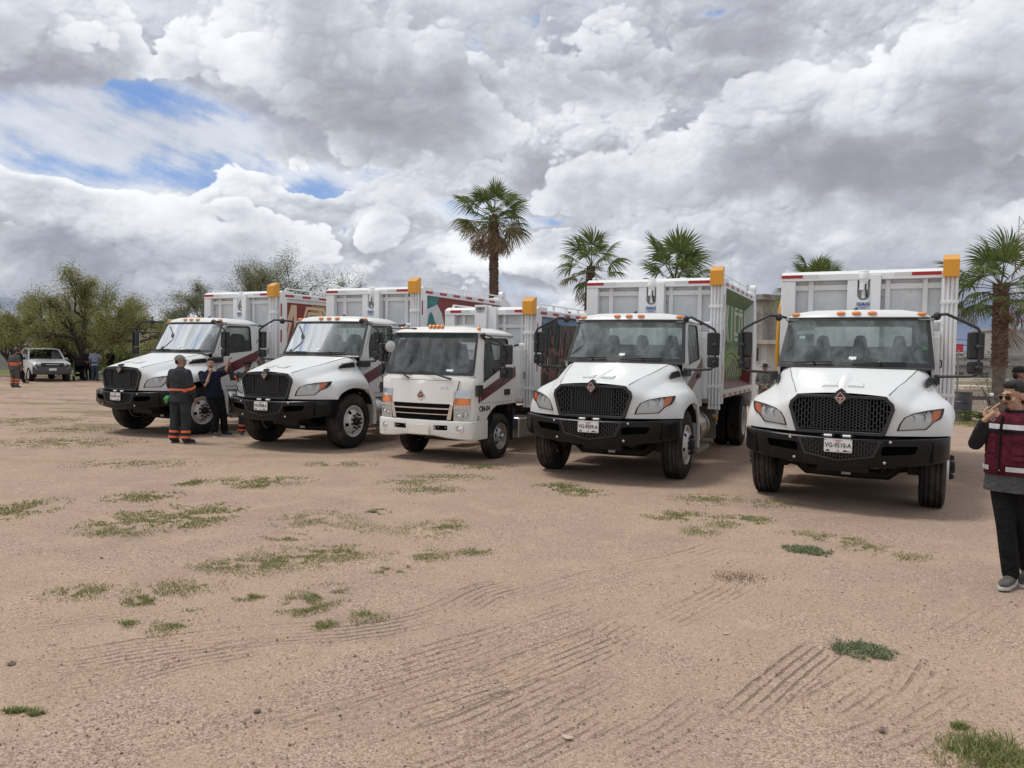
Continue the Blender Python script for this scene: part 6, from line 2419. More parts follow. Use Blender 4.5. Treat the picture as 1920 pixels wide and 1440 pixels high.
SHRUBS = [  # photo x, depth, half width, height, leaves, size, material, label
    (214, 49, 1.6, 1.5, 2600, .085, BRIGHT, 'bright green bush beside the furthest truck, behind the man in black'),
    (178, 52, 1.3, 1.3, 2000, .085, BRIGHT, 'yellow-green bush behind the man in the pale blue shirt'),
    (140, 52, 1.0, 1.2, 1500, .08, BRIGHT, 'green bush seen through the fork of the mesquite trunk'),
    (245, 60, 2.2, 1.7, 2200, .10, PALEV, 'greyish bush on the field left of the furthest truck hood'),
    (100, 54, 1.5, 1.2, 1600, .09, DARKG, 'dark bush behind the cab of the white pickup'),
    (30, 64, 1.6, 1.9, 1600, .10, DARKG, 'dark bush before the grey wall at far left')]
for i, (px, Y, hw_, h_, n, s_, m_, lab) in enumerate(SHRUBS):
    p = px_at(px, 700, Y)
    shrub('bush', lab, (p.x, Y, 0), (hw_, hw_ * .8, h_), n, m_, s_, 40 + i, 'bushes on the far field')


def tree_mass(name, x0, x1, y0, y1, n, h0, h1, leaf, seed, size=.28, per=60):
    """a far wood: clumps of leaves at random heights, one mass"""
    rng = np.random.default_rng(seed)
    c = np.stack([rng.uniform(x0, x1, n), rng.uniform(y0, y1, n), np.zeros(n)], 1)
    hh = rng.uniform(h0, h1, n)
    P = rng.normal(size=(n, per, 3)) * np.array((1.0, 1.0, .32))[None, None] * hh[:, None, None] * .48
    P[..., 2] += hh[:, None] * .62
    P = P + c[:, None]
    P = P.reshape(-1, 3)
    P = P[P[:, 2] > 0]
    V, F = leaf_quads(P, size, rng, 1.7)
    o = bpy.data.objects.new(name, raw_mesh(name, V, F, leaf))
    COL.objects.link(o)
    o['kind'] = 'stuff'
    return o


def build_hills():
    m = mat('scrub_hill', (.070, .068, .038), .95, var=.45, scale=.06, col2=(.115, .095, .065))

    def ridge(nm, x0, x1, y0, y1, hf, seed):
        xs, ys = np.linspace(x0, x1, 90), np.linspace(y0, y1, 26)
        X, Y = np.meshgrid(xs, ys)
        v = (Y - y0) / (y1 - y0)
        n = perlin((X * .011).astype(np.float32), (Y * .011).astype(np.float32), np.full(X.shape, seed, np.float32)) + .5 * perlin((X * .03).astype(np.float32), (Y * .03).astype(np.float32), np.full(X.shape, seed + .5, np.float32))
        Z = np.sin(np.pi * np.clip(v, 0, 1)) ** .8 * hf(X) * (1 + .35 * n) - .3
        V = np.stack([X, Y, Z], -1).reshape(-1, 3)
        i = (np.arange(25)[:, None] * 90 + np.arange(89)[None]).ravel()
        o = bpy.data.objects.new(nm, raw_mesh(nm, V, np.stack([i, i + 1, i + 91, i + 90], 1), m, smooth=True))
        COL.objects.link(o)
        o['kind'] = 'structure'
        rng = np.random.default_rng(int(seed))
        k = rng.integers(0, len(V), 2600)
        C = V[k] + rng.normal(size=(2600, 3)) * np.array((4, 4, 0)) + np.array((0, 0, .8))
        C = (C[:, None] + rng.normal(size=(2600, 12, 3)) * np.array((1.1, 1.1, .7))).reshape(-1, 3)
        W, F = leaf_quads(C, .8, rng, 1.5)
        b = bpy.data.objects.new('hill_scrub', raw_mesh('hill_scrub', W, F, DARKG))
        COL.objects.link(b)
        b['kind'] = 'stuff'
    ridge('hill', -330, 20, 190, 330, lambda X: 9.5 + 3.0 * np.sin(X * .02) + 2 * np.sin(X * .047 + 1), 3.0)
    ridge('distant_hill', -60, 420, 420, 620, lambda X: 9 + 4 * np.sin(X * .017), 6.0)


build_hills()
tree_mass('far_wood', -60, -17, 62, 90, 80, 1.8, 3.6, OLIVE, 51, .20, 110)
tree_mass('far_wood', 30, 62, 52, 84, 60, 1.5, 2.9, DARKG, 52, .17, 130)
tree_mass('far_wood', 38, 130, 95, 190, 120, 2.0, 3.6, DARKG, 53, .30, 70)

# ------------------------------------------------------------------ palms
PALMG = leaf_mat('palm_green', [(.075, .115, .030), (.11, .15, .042), (.165, .20, .07)], .36, .5)
PALMY = leaf_mat('palm_yellow_green', [(.06, .075, .02), (.10, .105, .035)], .25, .5)
PALMD = leaf_mat('palm_dead', [(.14, .095, .055), (.22, .16, .10), (.31, .24, .165)], .15, .8)
PETI = mat('palm_petiole', (.10, .11, .045), .5)
PETD = mat('palm_dry_petiole', (.19, .12, .065), .8)
PBARK = mat('palm_boots', (.105, .060, .038), .9, var=.55, scale=14, col2=(.17, .11, .075))
PTRUNK = mat('palm_trunk', (.135, .112, .09), .9, var=.3, scale=9, bump=.9, bscale=26)


def fan_mesh(seed, dead=False, R_=1.0, pet=.85, n=30, half=112, droop=.25):
    rng = np.random.default_rng(seed)
    V, F, M = [], [], []

    def quad_strip(pts, ws, side, mi):
        o = len(V)
        for p, w, s in zip(pts, ws, side):
            V.append(tuple(p - s * w / 2))
            V.append(tuple(p + s * w / 2))
        for i in range(len(pts) - 1):
            F.append((o + 2 * i, o + 2 * i + 1, o + 2 * i + 3, o + 2 * i + 2))
            M.append(mi)
    # leaf stalk bends down a little
    st = [np.array((pet * t, 0, -.10 * pet * t * t)) for t in np.linspace(0, 1, 5)]
    quad_strip(st, [.055, .045, .038, .032, .03], [np.array((0, 1, 0))] * 5, 1)
    quad_strip(st, [.03, .025, .02, .02, .02], [np.array((0, 0, 1))] * 5, 1)
    hub = st[-1]
    fold = .35 if dead else 1.0
    for k in range(n):
        th = R(half) * (2 * (k + .5) / n - 1) * fold + rng.normal() * .025
        d = np.array((math.cos(th), math.sin(th), 0))
        L = R_ * (.70 + .30 * math.cos(th / max(fold, .5))) * rng.uniform(.88, 1.05)
        s_ = np.array((-math.sin(th), math.cos(th), 0))
        dth = 2 * R(half) * fold / n
        dr = (droop + rng.uniform(0, .22)) * (1.6 if dead else 1.0)
        lift = .16 * math.cos(th) - .05
        pts, ws = [], []
        for t in (.03, .30, .55, .78, 1.0):
            z = lift * t * L * .6 - dr * L * max(0, t - .35) ** 2 * 1.7
            pts.append(hub + d * t * L * (1 - .22 * max(0, t - .6) * dr) + np.array((0, 0, z)) + np.array((0, 0, .012 * (k % 2))))
            ws.append({.03: .01, .30: min(.30 * L * dth * 1.12, .10), .55: min(.55 * L * dth * .95, .085), .78: .042, 1.0: .006}[t] * (.6 if dead else 1))
        tw = s_ + np.array((0, 0, rng.normal() * .35))
        quad_strip(pts, ws, [tw] * 5, 0)
    return V, F, M


_FANS = {}


def fan(kind, i):
    key = (kind, i)
    if key not in _FANS:
        dead = kind == 'dead'
        V, F, M = fan_mesh(100 + i * 7 + (50 if dead else 0), dead, 1.0, (.95 if not dead else .8), 30 if not dead else 20, 112, .15 + .14 * i)
        me = bpy.data.meshes.new('frond' if not dead else 'dead_frond')
        me.from_pydata(V, [], F)
        for m in ((PALMG, PETI), (PALMD, PETD))[dead]:
            me.materials.append(m)
        me.polygons.foreach_set('material_index', M)
        me.update()
        _FANS[key] = me
    return _FANS[key]


def palm(label, x, y, h, r, n_green, n_dead, scale, seed, lean=(0, 0), boots=(0, 1), low=-25):
    rng = random.Random(seed)
    root = thing('fan_palm', label, 'palm tree', (x, y, 0), 0, 'fan palms along the fence')
    t = MB()
    prof = []
    for i in range(15):
        u = i / 14
        prof.append((r * (1.12 - .22 * min(1, u * 3) + (.12 if u > boots[0] else 0) * (1 if u < .97 else .6)) * rng.uniform(.97, 1.03), h * u))
    t.lathe(prof, (0, 0, 0), 'z', 16)
    t.v = [(v[0] + lean[0] * (v[2] / h) ** 2, v[1] + lean[1] * (v[2] / h) ** 2, v[2]) for v in t.v]
    t.build('trunk', PTRUNK, root)
    b = MB()
    z = h * boots[0]
    k = 0
    while z < h * 1.0:
        for j in range(7):
            a = 2 * math.pi * (j / 7) + (k % 2) * .45 + rng.uniform(-.15, .15)
            zz = z + rng.uniform(-.03, .03)
            o = Vector((lean[0] * (zz / h) ** 2, lean[1] * (zz / h) ** 2, 0))
            d = Vector((math.cos(a), math.sin(a), 0))
            s = Vector((-d.y, d.x, 0))
            w, L = r * rng.uniform(.38, .5), r * rng.uniform(.35, .75)
            p = o + d * r * 1.02 + Vector((0, 0, zz))
            tip = p + d * L * rng.uniform(.25, .6) + Vector((0, 0, L * rng.uniform(.5, 1.0)))
            b.add([p - s * w, p + s * w, p + s * w * .8 + Vector((0, 0, .10)), p - s * w * .8 + Vector((0, 0, .10)), tip + s * w * .45, tip - s * w * .45, tip + d * -.03 + Vector((0, 0, -.02))],
                  [(0, 1, 4, 5), (1, 2, 4), (0, 5, 3), (3, 5, 4, 2), (0, 3, 2, 1)])
        z += .085
        k += 1
    b.build('leaf_boots', PBARK, root, kind='stuff', merge=False)
    top = Vector((lean[0], lean[1], h))
    for i in range(n_green):
        u = (i + .5) / n_green
        el = R(lerp(84, low, u ** .85) + rng.uniform(-8, 8))
        az = i * 2.39996 + rng.uniform(-.25, .25)
        o = bpy.data.objects.new('frond', fan('green', rng.randrange(4)))
        COL.objects.link(o)
        o.parent = root
        d = Vector((math.cos(az) * math.cos(el), math.sin(az) * math.cos(el), math.sin(el)))
        o.rotation_euler = (Matrix.Rotation(rng.uniform(-.5, .5), 3, d) @ frame_x(d)).to_euler()
        sc = scale * rng.uniform(.72, 1.14)
        o.scale = (sc, sc * rng.uniform(.7, 1.05), sc * rng.uniform(.8, 1.5))
        o.location = top + d * .08 + Vector((0, 0, -.25 * u))
    for i in range(n_dead):
        el = R(rng.uniform(-86, -38) if i % 3 else rng.uniform(-45, -5))
        az = i * 2.39996 + rng.uniform(-.5, .5) + 1
        o = bpy.data.objects.new('dead_frond', fan('dead', rng.randrange(3)))
        COL.objects.link(o)
        o.parent = root
        d = Vector((math.cos(az) * math.cos(el), math.sin(az) * math.cos(el), math.sin(el)))
        o.rotation_euler = (Matrix.Rotation(rng.uniform(-1.2, 1.2), 3, d) @ frame_x(d)).to_euler()
        sc = scale * rng.uniform(.6, .95)
        o.scale = (sc, sc, sc)
        o.location = top + Vector((math.cos(az) * r * .9, math.sin(az) * r * .9, -.15 - rng.uniform(0, .5)))
    return root


def frame_x(d):
    """orientation whose x axis is d and whose z axis points up"""
    z = Vector((0, 0, 1)) - d * d.z
    if z.length < .15:
        z = Vector((0, -1, 0)) - d * d.y * -1
        z = z - d * z.dot(d)
    z.normalize()
    y = z.cross(d)
    return Matrix(((d.x, y.x, z.x), (d.y, y.y, z.y), (d.z, y.z, z.z)))


palm('tallest fan palm, with a skirt of dead brown fronds, behind the small cab-over truck', -.80, 33, 7.55, .165, 27, 46, .96, 1, (-.08, 0), (0, 1), -22)
palm('slim fan palm with drooping withered fronds left of the fourth truck body', 3.38, 36, 5.85, .17, 22, 20, 1.0, 2, (.12, 0), (0, 1), -40)
palm('full green fan palm rising behind the body of the truck with the green mural', 6.30, 31, 4.80, .19, 24, 5, 1.10, 3, (0, 0), (0, 1), -12)
palm('fan palm whose top shows above the nearest truck body', 13.75, 36, 5.10, .19, 20, 5, 1.04, 4, (0, 0), (0, 1), -14)
palm('green fan palm with a thick shaggy trunk at the right edge, by the fence', 14.20, 23, 4.10, .18, 27, 8, .92, 5, (-.05, 0), (.42, 1), -30)

# ------------------------------------------------------------------ people
SKIN = mat('skin', (.40, .235, .155), .55, var=.08, scale=20)
SKIND = mat('skin_darker', (.27, .15, .10), .55, var=.08, scale=20)
HAIR = mat('black_hair', (.010, .008, .007), .65, var=.5, scale=90, bump=.6, bscale=160)


def cloth(name, col, var=.18, bump=1.0):
    return mat('cloth_' + name, col, .9, spec=.15, var=var, scale=9, bump=bump, bscale=11, bdist=.045)


COVERALL = cloth('charcoal_coverall', (.040, .042, .046))
NAVY = cloth('navy', (.012, .016, .032))
BLACKC = cloth('black', (.010, .010, .011))
DARKC = cloth('dark', (.020, .019, .020))
WHITEC = cloth('white', (.50, .53, .60))
BLUEC = cloth('pale_blue', (.24, .31, .42))
SLATE = cloth('slate_trousers', (.06, .075, .105))
REDC = cloth('red', (.30, .02, .045))
MAROONC = cloth('maroon_vest', (.092, .015, .027), .35)
GREYSH = cloth('charcoal_shirt', (.022, .022, .024))
FADEDK = cloth('washed_grey_hem', (.075, .077, .08))
ORANGEB = mat('orange_band', (.78, .15, .05), .5, emit=None)
SILVERB = mat('silver_band', (.50, .51, .52), .4, var=.15, scale=30)
SHOE = mat('shoe_dark', (.030, .028, .027), .6, var=.4, scale=30)
SOLE = mat('shoe_sole', (.50, .48, .44), .6)


def blend(mb, name, mtl, parent, voxel, smooth=4, extra=None):
    """one continuous skin over overlapping forms; extra finer forms are joined in"""
    me = mb.mesh(name, mtl, None)
    o = bpy.data.objects.new(name, me)
    COL.objects.link(o)
    md = o.modifiers.new('remesh', 'REMESH')
    md.mode = 'VOXEL'
    md.voxel_size = voxel
    md.use_smooth_shade = True
    ms = o.modifiers.new('smooth', 'SMOOTH')
    ms.factor = .5
    ms.iterations = smooth
    bake(o)
    o.data.materials.clear()
    o.data.materials.append(mtl)
    o.parent = parent
    return o


def limb(mb, pts, rs, n=12, flat=1.0):
    """tapered limb with rounded ends"""
    P = [Vector(p) for p in pts]
    a, b = (P[0] - P[1]).normalized(), (P[-1] - P[-2]).normalized()
    P2 = [P[0] + a * rs[0] * .8, P[0] + a * rs[0] * .5] + P + [P[-1] + b * rs[-1] * .5, P[-1] + b * rs[-1] * .8]
    R2 = [rs[0] * .35, rs[0] * .8] + list(rs) + [rs[-1] * .8, rs[-1] * .35]
    mb.tube(P2, R2, n, 0, True, flat)


def loft(mb, secs, n=20, mi=0, caps=True, power=2.3):
    """body form from elliptical sections (centre, half width, half depth)"""
    rows = []
    for c, rx, ry in secs:
        row = []
        for k in range(n):
            a = 2 * math.pi * k / n
            ca, sa = math.cos(a), math.sin(a)
            row.append((c[0] + rx * math.copysign(abs(ca) ** (2 / power), ca), c[1] + ry * math.copysign(abs(sa) ** (2 / power), sa), c[2]))
        rows.append(row)
    mb.grid(rows, mi, True, True)
    if caps:
        mb.add(rows[0], [tuple(range(n))], mi)
        mb.add(rows[-1], [tuple(range(n))[::-1]], mi)


def hand_form(mb, wrist, d, palm_n, size=.185, curl=(.5, .6, .7, .8), thumb=.5, side=1):
    """palm, four bent fingers of different length and a thumb leaving the side of the palm"""
    d = Vector(d).normalized()
    nrm = Vector(palm_n).normalized()
    nrm = (nrm - d * nrm.dot(d)).normalized()      # towards the palm side
    s = d.cross(nrm) * side                        # towards the thumb
    w = Vector(wrist)
    pl = size * .52
    mb.tube([w - d * .01, w + d * pl * .4, w + d * pl], [.026, .036, .038], 10, 0, True, .48 if abs(nrm.z) > .5 else .55)
    for k, (o, L) in enumerate(zip((.030, .010, -.011, -.030), (.88, 1.0, .94, .74))):
        p = w + d * pl * .97 + s * o
        a, pts = 0.0, [p - d * .02]
        q = p
        for seg, (fl, sl) in enumerate(((.42, .8), (.32, 1.0), (.26, .7))):
            a += curl[k] * sl
            q = q + (d * math.cos(a) + nrm * math.sin(a)) * (size * .48 * L * fl)
            pts.append(q)
        limb(mb, pts, [.0098, .0095, .0088, .0078], 7)
    b = w + d * pl * .30 + s * .030
    t1 = b + (s * .75 + d * .65 + nrm * .25 * thumb).normalized() * .034
    t2 = t1 + (s * .25 * (1 - thumb) + d * .9 + nrm * .6 * thumb).normalized() * .032
    t3 = t2 + (d * .9 - s * .2 * thumb + nrm * .7 * thumb).normalized() * .024
    limb(mb, [w + d * pl * .25 + s * .012, b, t1, t2, t3], [.016, .015, .0115, .0105, .008], 7)


def person(name_label, loc, rz, h=1.72, build=1.0, belly=0.0, skin=SKIN, shirt=BLACKC, trousers=BLACKC, shoes=SHOE, sole=SOLE, hair=HAIR, cap=None,
           sleeves='long', joints=None, head_yaw=0.0, head_pitch=0.0, bands=None, fine=.013, long_hair=False, hat=None, glasses=None, beard=False,
           hands=None, shirt_z=.80, group=None, lean=(0, 0), collar=True, extra=None, loose=1.0, cat='person'):
    """standing figure facing -y in its own frame; joints overrides named joints (metres at 1.72 m height)"""
    k = h / 1.72
    J = dict(pelvis=(0, 0, .93), chest=(0, .0, 1.28), neck=(0, .005, 1.455), head=(0, -.02, 1.585),
             hip_a=(-.095, 0, .90), knee_a=(-.105, -.015, .49), ankle_a=(-.11, .02, .085), toe_a=(-.13, -.16, .035),
             hip_b=(.095, 0, .90), knee_b=(.105, -.015, .49), ankle_b=(.11, .02, .085), toe_b=(.13, -.16, .035),
             shoulder_a=(-.185, .01, 1.405), elbow_a=(-.245, .03, 1.125), wrist_a=(-.25, -.05, .885),
             shoulder_b=(.185, .01, 1.405), elbow_b=(.245, .03, 1.125), wrist_b=(.25, -.05, .885))
    if joints:
        J.update(joints)
    for q in J:      # leaning shifts everything above the feet
        z = J[q][2]
        J[q] = Vector((J[q][0] + lean[0] * max(0, z - .1), J[q][1] + lean[1] * max(0, z - .1), z))
    root = thing('person', name_label, cat, loc, rz, group)
    root.scale = (k, k, k)
    B = build
    pv, ch, nk, hd = J['pelvis'], J['chest'], J['neck'], J['head']
    mid = pv.lerp(ch, .5)

    def torso(g, z0=None):
        s = [(pv + Vector((0, 0, -.10)), .135 * B + g, .10 * B + g), (pv, .165 * B + g, .118 * B + g + belly * .3), (mid + Vector((0, -belly * .6, -.02)), .155 * B + g + belly * .35, .108 * B + g + belly * .75),
             (ch + Vector((0, -belly * .25, -.04)), .172 * B + g, .118 * B + g + belly * .3), (ch.lerp(nk, .45), .185 * B + g, .110 * B + g), (ch.lerp(nk, .78), .155 * B + g, .088 * B + g),
             (nk + Vector((0, 0, -.005)), .075 + g * .8, .07 + g * .8)]
        return s
    body = MB()
    loft(body, torso(-.012))
    limb(body, [nk - Vector((0, 0, .05)), nk.lerp(hd, .5)], [.062 * B, .056 * B])
    # head: skull, jaw, nose, ears, brow
    Rh = Matrix.Rotation(head_yaw, 4, 'Z') @ Matrix.Rotation(head_pitch, 4, 'X')
    H = Matrix.Translation(hd) @ Rh
    hb = MB()
    hb.M = H
    hb.ball((0, .018, .035), (.073, .092, .088), 16)
    hb.ball((0, -.022, -.035), (.058, .062, .075), 14)
    hb.ball((0, -.050, -.082), (.033, .032, .028), 10)
    hb.tube([(0, -.082, .018), (0, -.100, -.018), (0, -.094, -.030)], [.010, .0155, .013], 8)
    hb.ball((0, -.078, .030), (.052, .018, .014), 10)
    for s in (1, -1):
        hb.ball((s * .042, -.058, -.022), (.024, .024, .022), 8)
        hb.ball((s * .074, .012, -.005), (.010, .022, .033), 8)
    hb.ball((0, -.083, -.057), (.024, .012, .012), 8)
    body.v += hb.v
    o0 = len(body.v) - len(hb.v)
    body.f += [[i + o0 for i in f] for f in hb.f]
    body.m += hb.m
    body.sm += hb.sm
    for s in 'ab':
        sg = -1 if s == 'a' else 1
        hp, kn, an, to = (J[q + s] for q in ('hip_', 'knee_', 'ankle_', 'toe_'))
        limb(body, [hp, hp.lerp(kn, .5), kn, kn.lerp(an, .35), an], [.080 * B, .068 * B, .050 * B, .052 * B, .034])
        sh, el, wr = (J[q + s] for q in ('shoulder_', 'elbow_', 'wrist_'))
        limb(body, [sh, sh.lerp(el, .5), el, el.lerp(wr, .3), wr], [.050 * B, .044 * B, .036 * B, .036 * B, .024])
    bo = blend(body, 'body', skin, root, fine, 3)
    # hands, joined into the body mesh
    hm = MB()
    for s in 'ab':
        spec = (hands or {}).get(s, {})
        wr, el = J['wrist_' + s], J['elbow_' + s]
        d = Vector(spec.get('dir', (wr - el).normalized() + Vector((0, -.15, -.1))))
        nrm = Vector(spec.get('palm', (1 if s == 'a' else -1, .2, 0)))
        hand_form(hm, wr, d, nrm, .185, spec.get('curl', (.35, .4, .45, .5)), spec.get('thumb', .4), spec.get('side', 1 if s == 'b' else -1))
    ho = blend(hm, 'hands', skin, root, min(.0055, fine * .6), 1)
    bm = bmesh.new()
    bm.from_mesh(bo.data)
    bm.from_mesh(ho.data)
    bm.to_mesh(bo.data)
    bm.free()
    bpy.data.objects.remove(ho)
    bo.data.polygons.foreach_set('use_smooth', [True] * len(bo.data.polygons))
    # face
    f = MB()
    f.M = H
    for s in (1, -1):
        f.ball((s * .031, -.083, .008), (.0115, .006, .0065), 8, 0)
        f.ball((s * .031, -.087, .008), (.005, .004, .0055), 8, 1)
        f.tube([(s * .014, -.092, .030), (s * .032, -.092, .036), (s * .052, -.078, .028)], [.004, .0048, .003], 5, 1)
    f.tube([(-.024, -.089, -.056), (-.01, -.095, -.0535), (.01, -.095, -.0535), (.024, -.089, -.056)], [.003, .005, .005, .003], 6, 2)
    f.tube([(-.02, -.087, -.063), (0, -.094, -.0645), (.02, -.087, -.063)], [.003, .006, .003], 6, 2)
    if beard:
        f.tube([(-.028, -.085, -.047), (0, -.097, -.043), (.028, -.085, -.047)], [.004, .0055, .004], 6, 1)
        f.ball((0, -.076, -.094), (.026, .016, .016), 8, 1)
    f.build('face', [mat('eye_white', (.6, .58, .55), .3), mat('dark_eye', (.012, .009, .008), .4), mat('lips', (.24, .10, .08), .5)], bo)
    if hat is None or hair is not None:
        q = MB()
        q.M = H
        if cap is None:
            q.ball((0, .030, .056), (.080, .094, .082), 16)
            q.ball((0, .066, .005), (.072, .052, .075), 12)
            q.ball((0, -.030, .100), (.060, .052, .034), 12)
        else:
            q.ball((0, .070, -.005), (.068, .042, .058), 12)
        if long_hair:
            q.ball((0, .075, -.06), (.085, .06, .15), 12)
            q.ball((0, .04, .04), (.09, .09, .09), 12)
        blend(q, 'hair', hair or HAIR, root, .010 if fine > .01 else .006, 2)
    if cap is not None:
        q = MB()
        rows = []
        for t in np.linspace(0, 1, 7):
            a = t * math.pi / 2
            rows.append([(.087 * math.cos(a) * math.cos(b), .022 + .104 * math.cos(a) * math.sin(b), .036 + .092 * math.sin(a)) for b in np.linspace(0, 2 * math.pi, 21)[:-1]])
        q.M = H
        q.grid(rows, 0, True, True)
        br = [[(x, -.060 - r_ * (.085 - 5.5 * x * x), .040 - .012 * r_ - 1.6 * x * x) for x in np.linspace(-.07, .07, 9)] for r_ in (0, .5, 1)]
        q.grid(br)
        q.grid([[(p[0], p[1], p[2] - .005) for p in row] for row in br])
        q.ball((0, .02, .128), .008, 6)
        q.build('cap', cap, root, angle=60)
    if hat is not None:
        q = MB()
        q.M = H
        q.lathe([(.001, .155), (.05, .155), (.075, .140), (.086, .06), (.088, .045), (.15, .040), (.175, .05), (.150, .034), (.085, .035)], (0, .015, 0), 'z', 22)
        q.build('hat', hat, root)
    if glasses:
        q = MB()
        q.M = H
        for s in (1, -1):
            q.plate([(s * x, -.104 + abs(x) * .22, z) for x, z in ((.008, .015), (.034, .019), (.056, .013), (.054, -.008), (.036, -.018), (.016, -.010))], (0, .004, 0), 0)
            q.tube([(s * .064, -.090, .016), (s * .080, -.03, .012), (s * .080, .02, .005)], .0022, 5, 1)
        q.tube([(-.01, -.104, .018), (.01, -.104, .018)], .002, 5, 1)
        q.build('sunglasses', [mat('dark_lens', (.010, .009, .008), .08), mat('gold_wire', (.55, .38, .16), .25, 1.0)], root)
    # trousers
    g = .016 * loose
    if trousers is not None:
        q = MB()
        loft(q, [(pv + Vector((0, 0, -.11)), .128 * B + g, .10 * B + g), (pv + Vector((0, 0, -.03)), .163 * B + g, .12 * B + g + belly * .15), (pv + Vector((0, 0, .10)), .160 * B + g * .8, .112 * B + g + belly * .5)])
        for s in 'ab':
            hp, kn, an = (J[w + s] for w in ('hip_', 'knee_', 'ankle_'))
            limb(q, [hp, hp.lerp(kn, .5), kn, kn.lerp(an, .5), an.lerp(kn, .04)], [.088 * B + g, .077 * B + g, .062 * B + g, .060 * B + g, .055 * B + g])
        blend(q, 'trousers', trousers, root, fine, 3)
    # shirt
    if shirt is not None:
        q = MB()
        z0 = shirt_z
        base = [(pv + Vector((0, 0, z0 - .93)), .168 * B + g * 1.3, .125 * B + g * 1.2 + belly * .35)]
        loft(q, base + [t for t in torso(g * .9)[1:] if t[0].z > z0 + .02])
        for s in 'ab':
            sh, el, wr = (J[w + s] for w in ('shoulder_', 'elbow_', 'wrist_'))
            if sleeves == 'long':
                sh = sh + Vector((-.008 if sh.x > 0 else .008, 0, -.012))
                limb(q, [sh, sh.lerp(el, .5), el, el.lerp(wr, .5), wr.lerp(el, .10)], [.062 * B + g * .6, .054 * B + g, .046 * B + g, .042 * B + g * .8, .034 + g * .5])
            elif sleeves == 'short':
                limb(q, [sh, sh.lerp(el, .45), sh.lerp(el, .72)], [.062 * B + g * .6, .056 * B + g, .054 * B + g])
        if collar:
            loft(q, [(nk + Vector((0, -.005, -.03)), .082, .078), (nk + Vector((0, -.01, .025)), .068, .066)])
        blend(q, 'shirt', shirt, root, fine, 3)
    # shoes
    for s in 'ab':
        an, to = J['ankle_' + s], J['toe_' + s]
        q = MB()
        heel = an + (an - to).normalized() * .045
        zt = to.z
        fl = lambda p, z: Vector((p.x, p.y, z))
        pts = [fl(heel, an.z - .035), an + Vector((0, 0, -.02)), an.lerp(to, .5) + Vector((0, 0, -.006)), to + Vector((0, 0, .008)), to + (to - an).normalized() * .035 + Vector((0, 0, .0))]
        q.tube(pts, [.034, .046, .043, .040, .018], 12, 0, True, .9)
        q.tube([an + Vector((0, 0, .03)), an + Vector((0, 0, -.02))], [.045, .048], 12)
        sh_ = blend(q, 'shoe', shoes, root, .008, 2)
        q = MB()
        d = (to - an)
        d.z = 0
        d.normalize()
        sd = Vector((-d.y, d.x, 0))
        out = []
        tip = to + d * .055
        for t, w in ((0, .030), (.12, .038), (.4, .036), (.7, .045), (.9, .036), (1.0, .012)):
            c = heel.lerp(tip, t)
            out.append((c, w))
        zb = min(an.z - .085, to.z - .035)
        zs = lambda c: lerp(an.z - .085, to.z - .037, min(1, max(0, (c - heel).dot(d) / .25)))
        ol = [c + sd * w + Vector((0, 0, zs(c) - c.z)) for c, w in out] + [c - sd * w + Vector((0, 0, zs(c) - c.z)) for c, w in out[::-1]]
        q.plate(ol, (0, 0, .024))
        q.build('sole', sole, sh_, .004)
    # reflective bands: (kind, position, width, material) hugging the cloth
    for bd in bands or []:
        q = MB()
        if bd[0] == 'torso':
            z, w = bd[1], bd[2]
            ss = torso(g * .9)
            zs_ = [t[0].z for t in ss]
            sec = lambda zz: (Vector((interp(zz, zs_, [t[0].x for t in ss]), interp(zz, zs_, [t[0].y for t in ss]), zz)), interp(zz, zs_, [t[1] for t in ss]) + .004, interp(zz, zs_, [t[2] for t in ss]) + .004)
            loft(q, [sec(z + dz) for dz in (-w / 2, 0, w / 2)], 28, 0, False)
        else:
            a, b_, t, w = bd[1:5]
            r_ = (.058 * B + g if a[0] == 'k' else lerp(.058, .044, t) * B + g) + .004
            A, Bv = J[a], J[b_]
            c = A.lerp(Bv, t)
            d = (Bv - A).normalized()
            q.tube([c - d * w / 2, c + d * w / 2], r_, 16, 0, False)
        q.build('reflective_band', bd[-1], root, angle=80)
    if extra:
        extra(root, J)
    return root




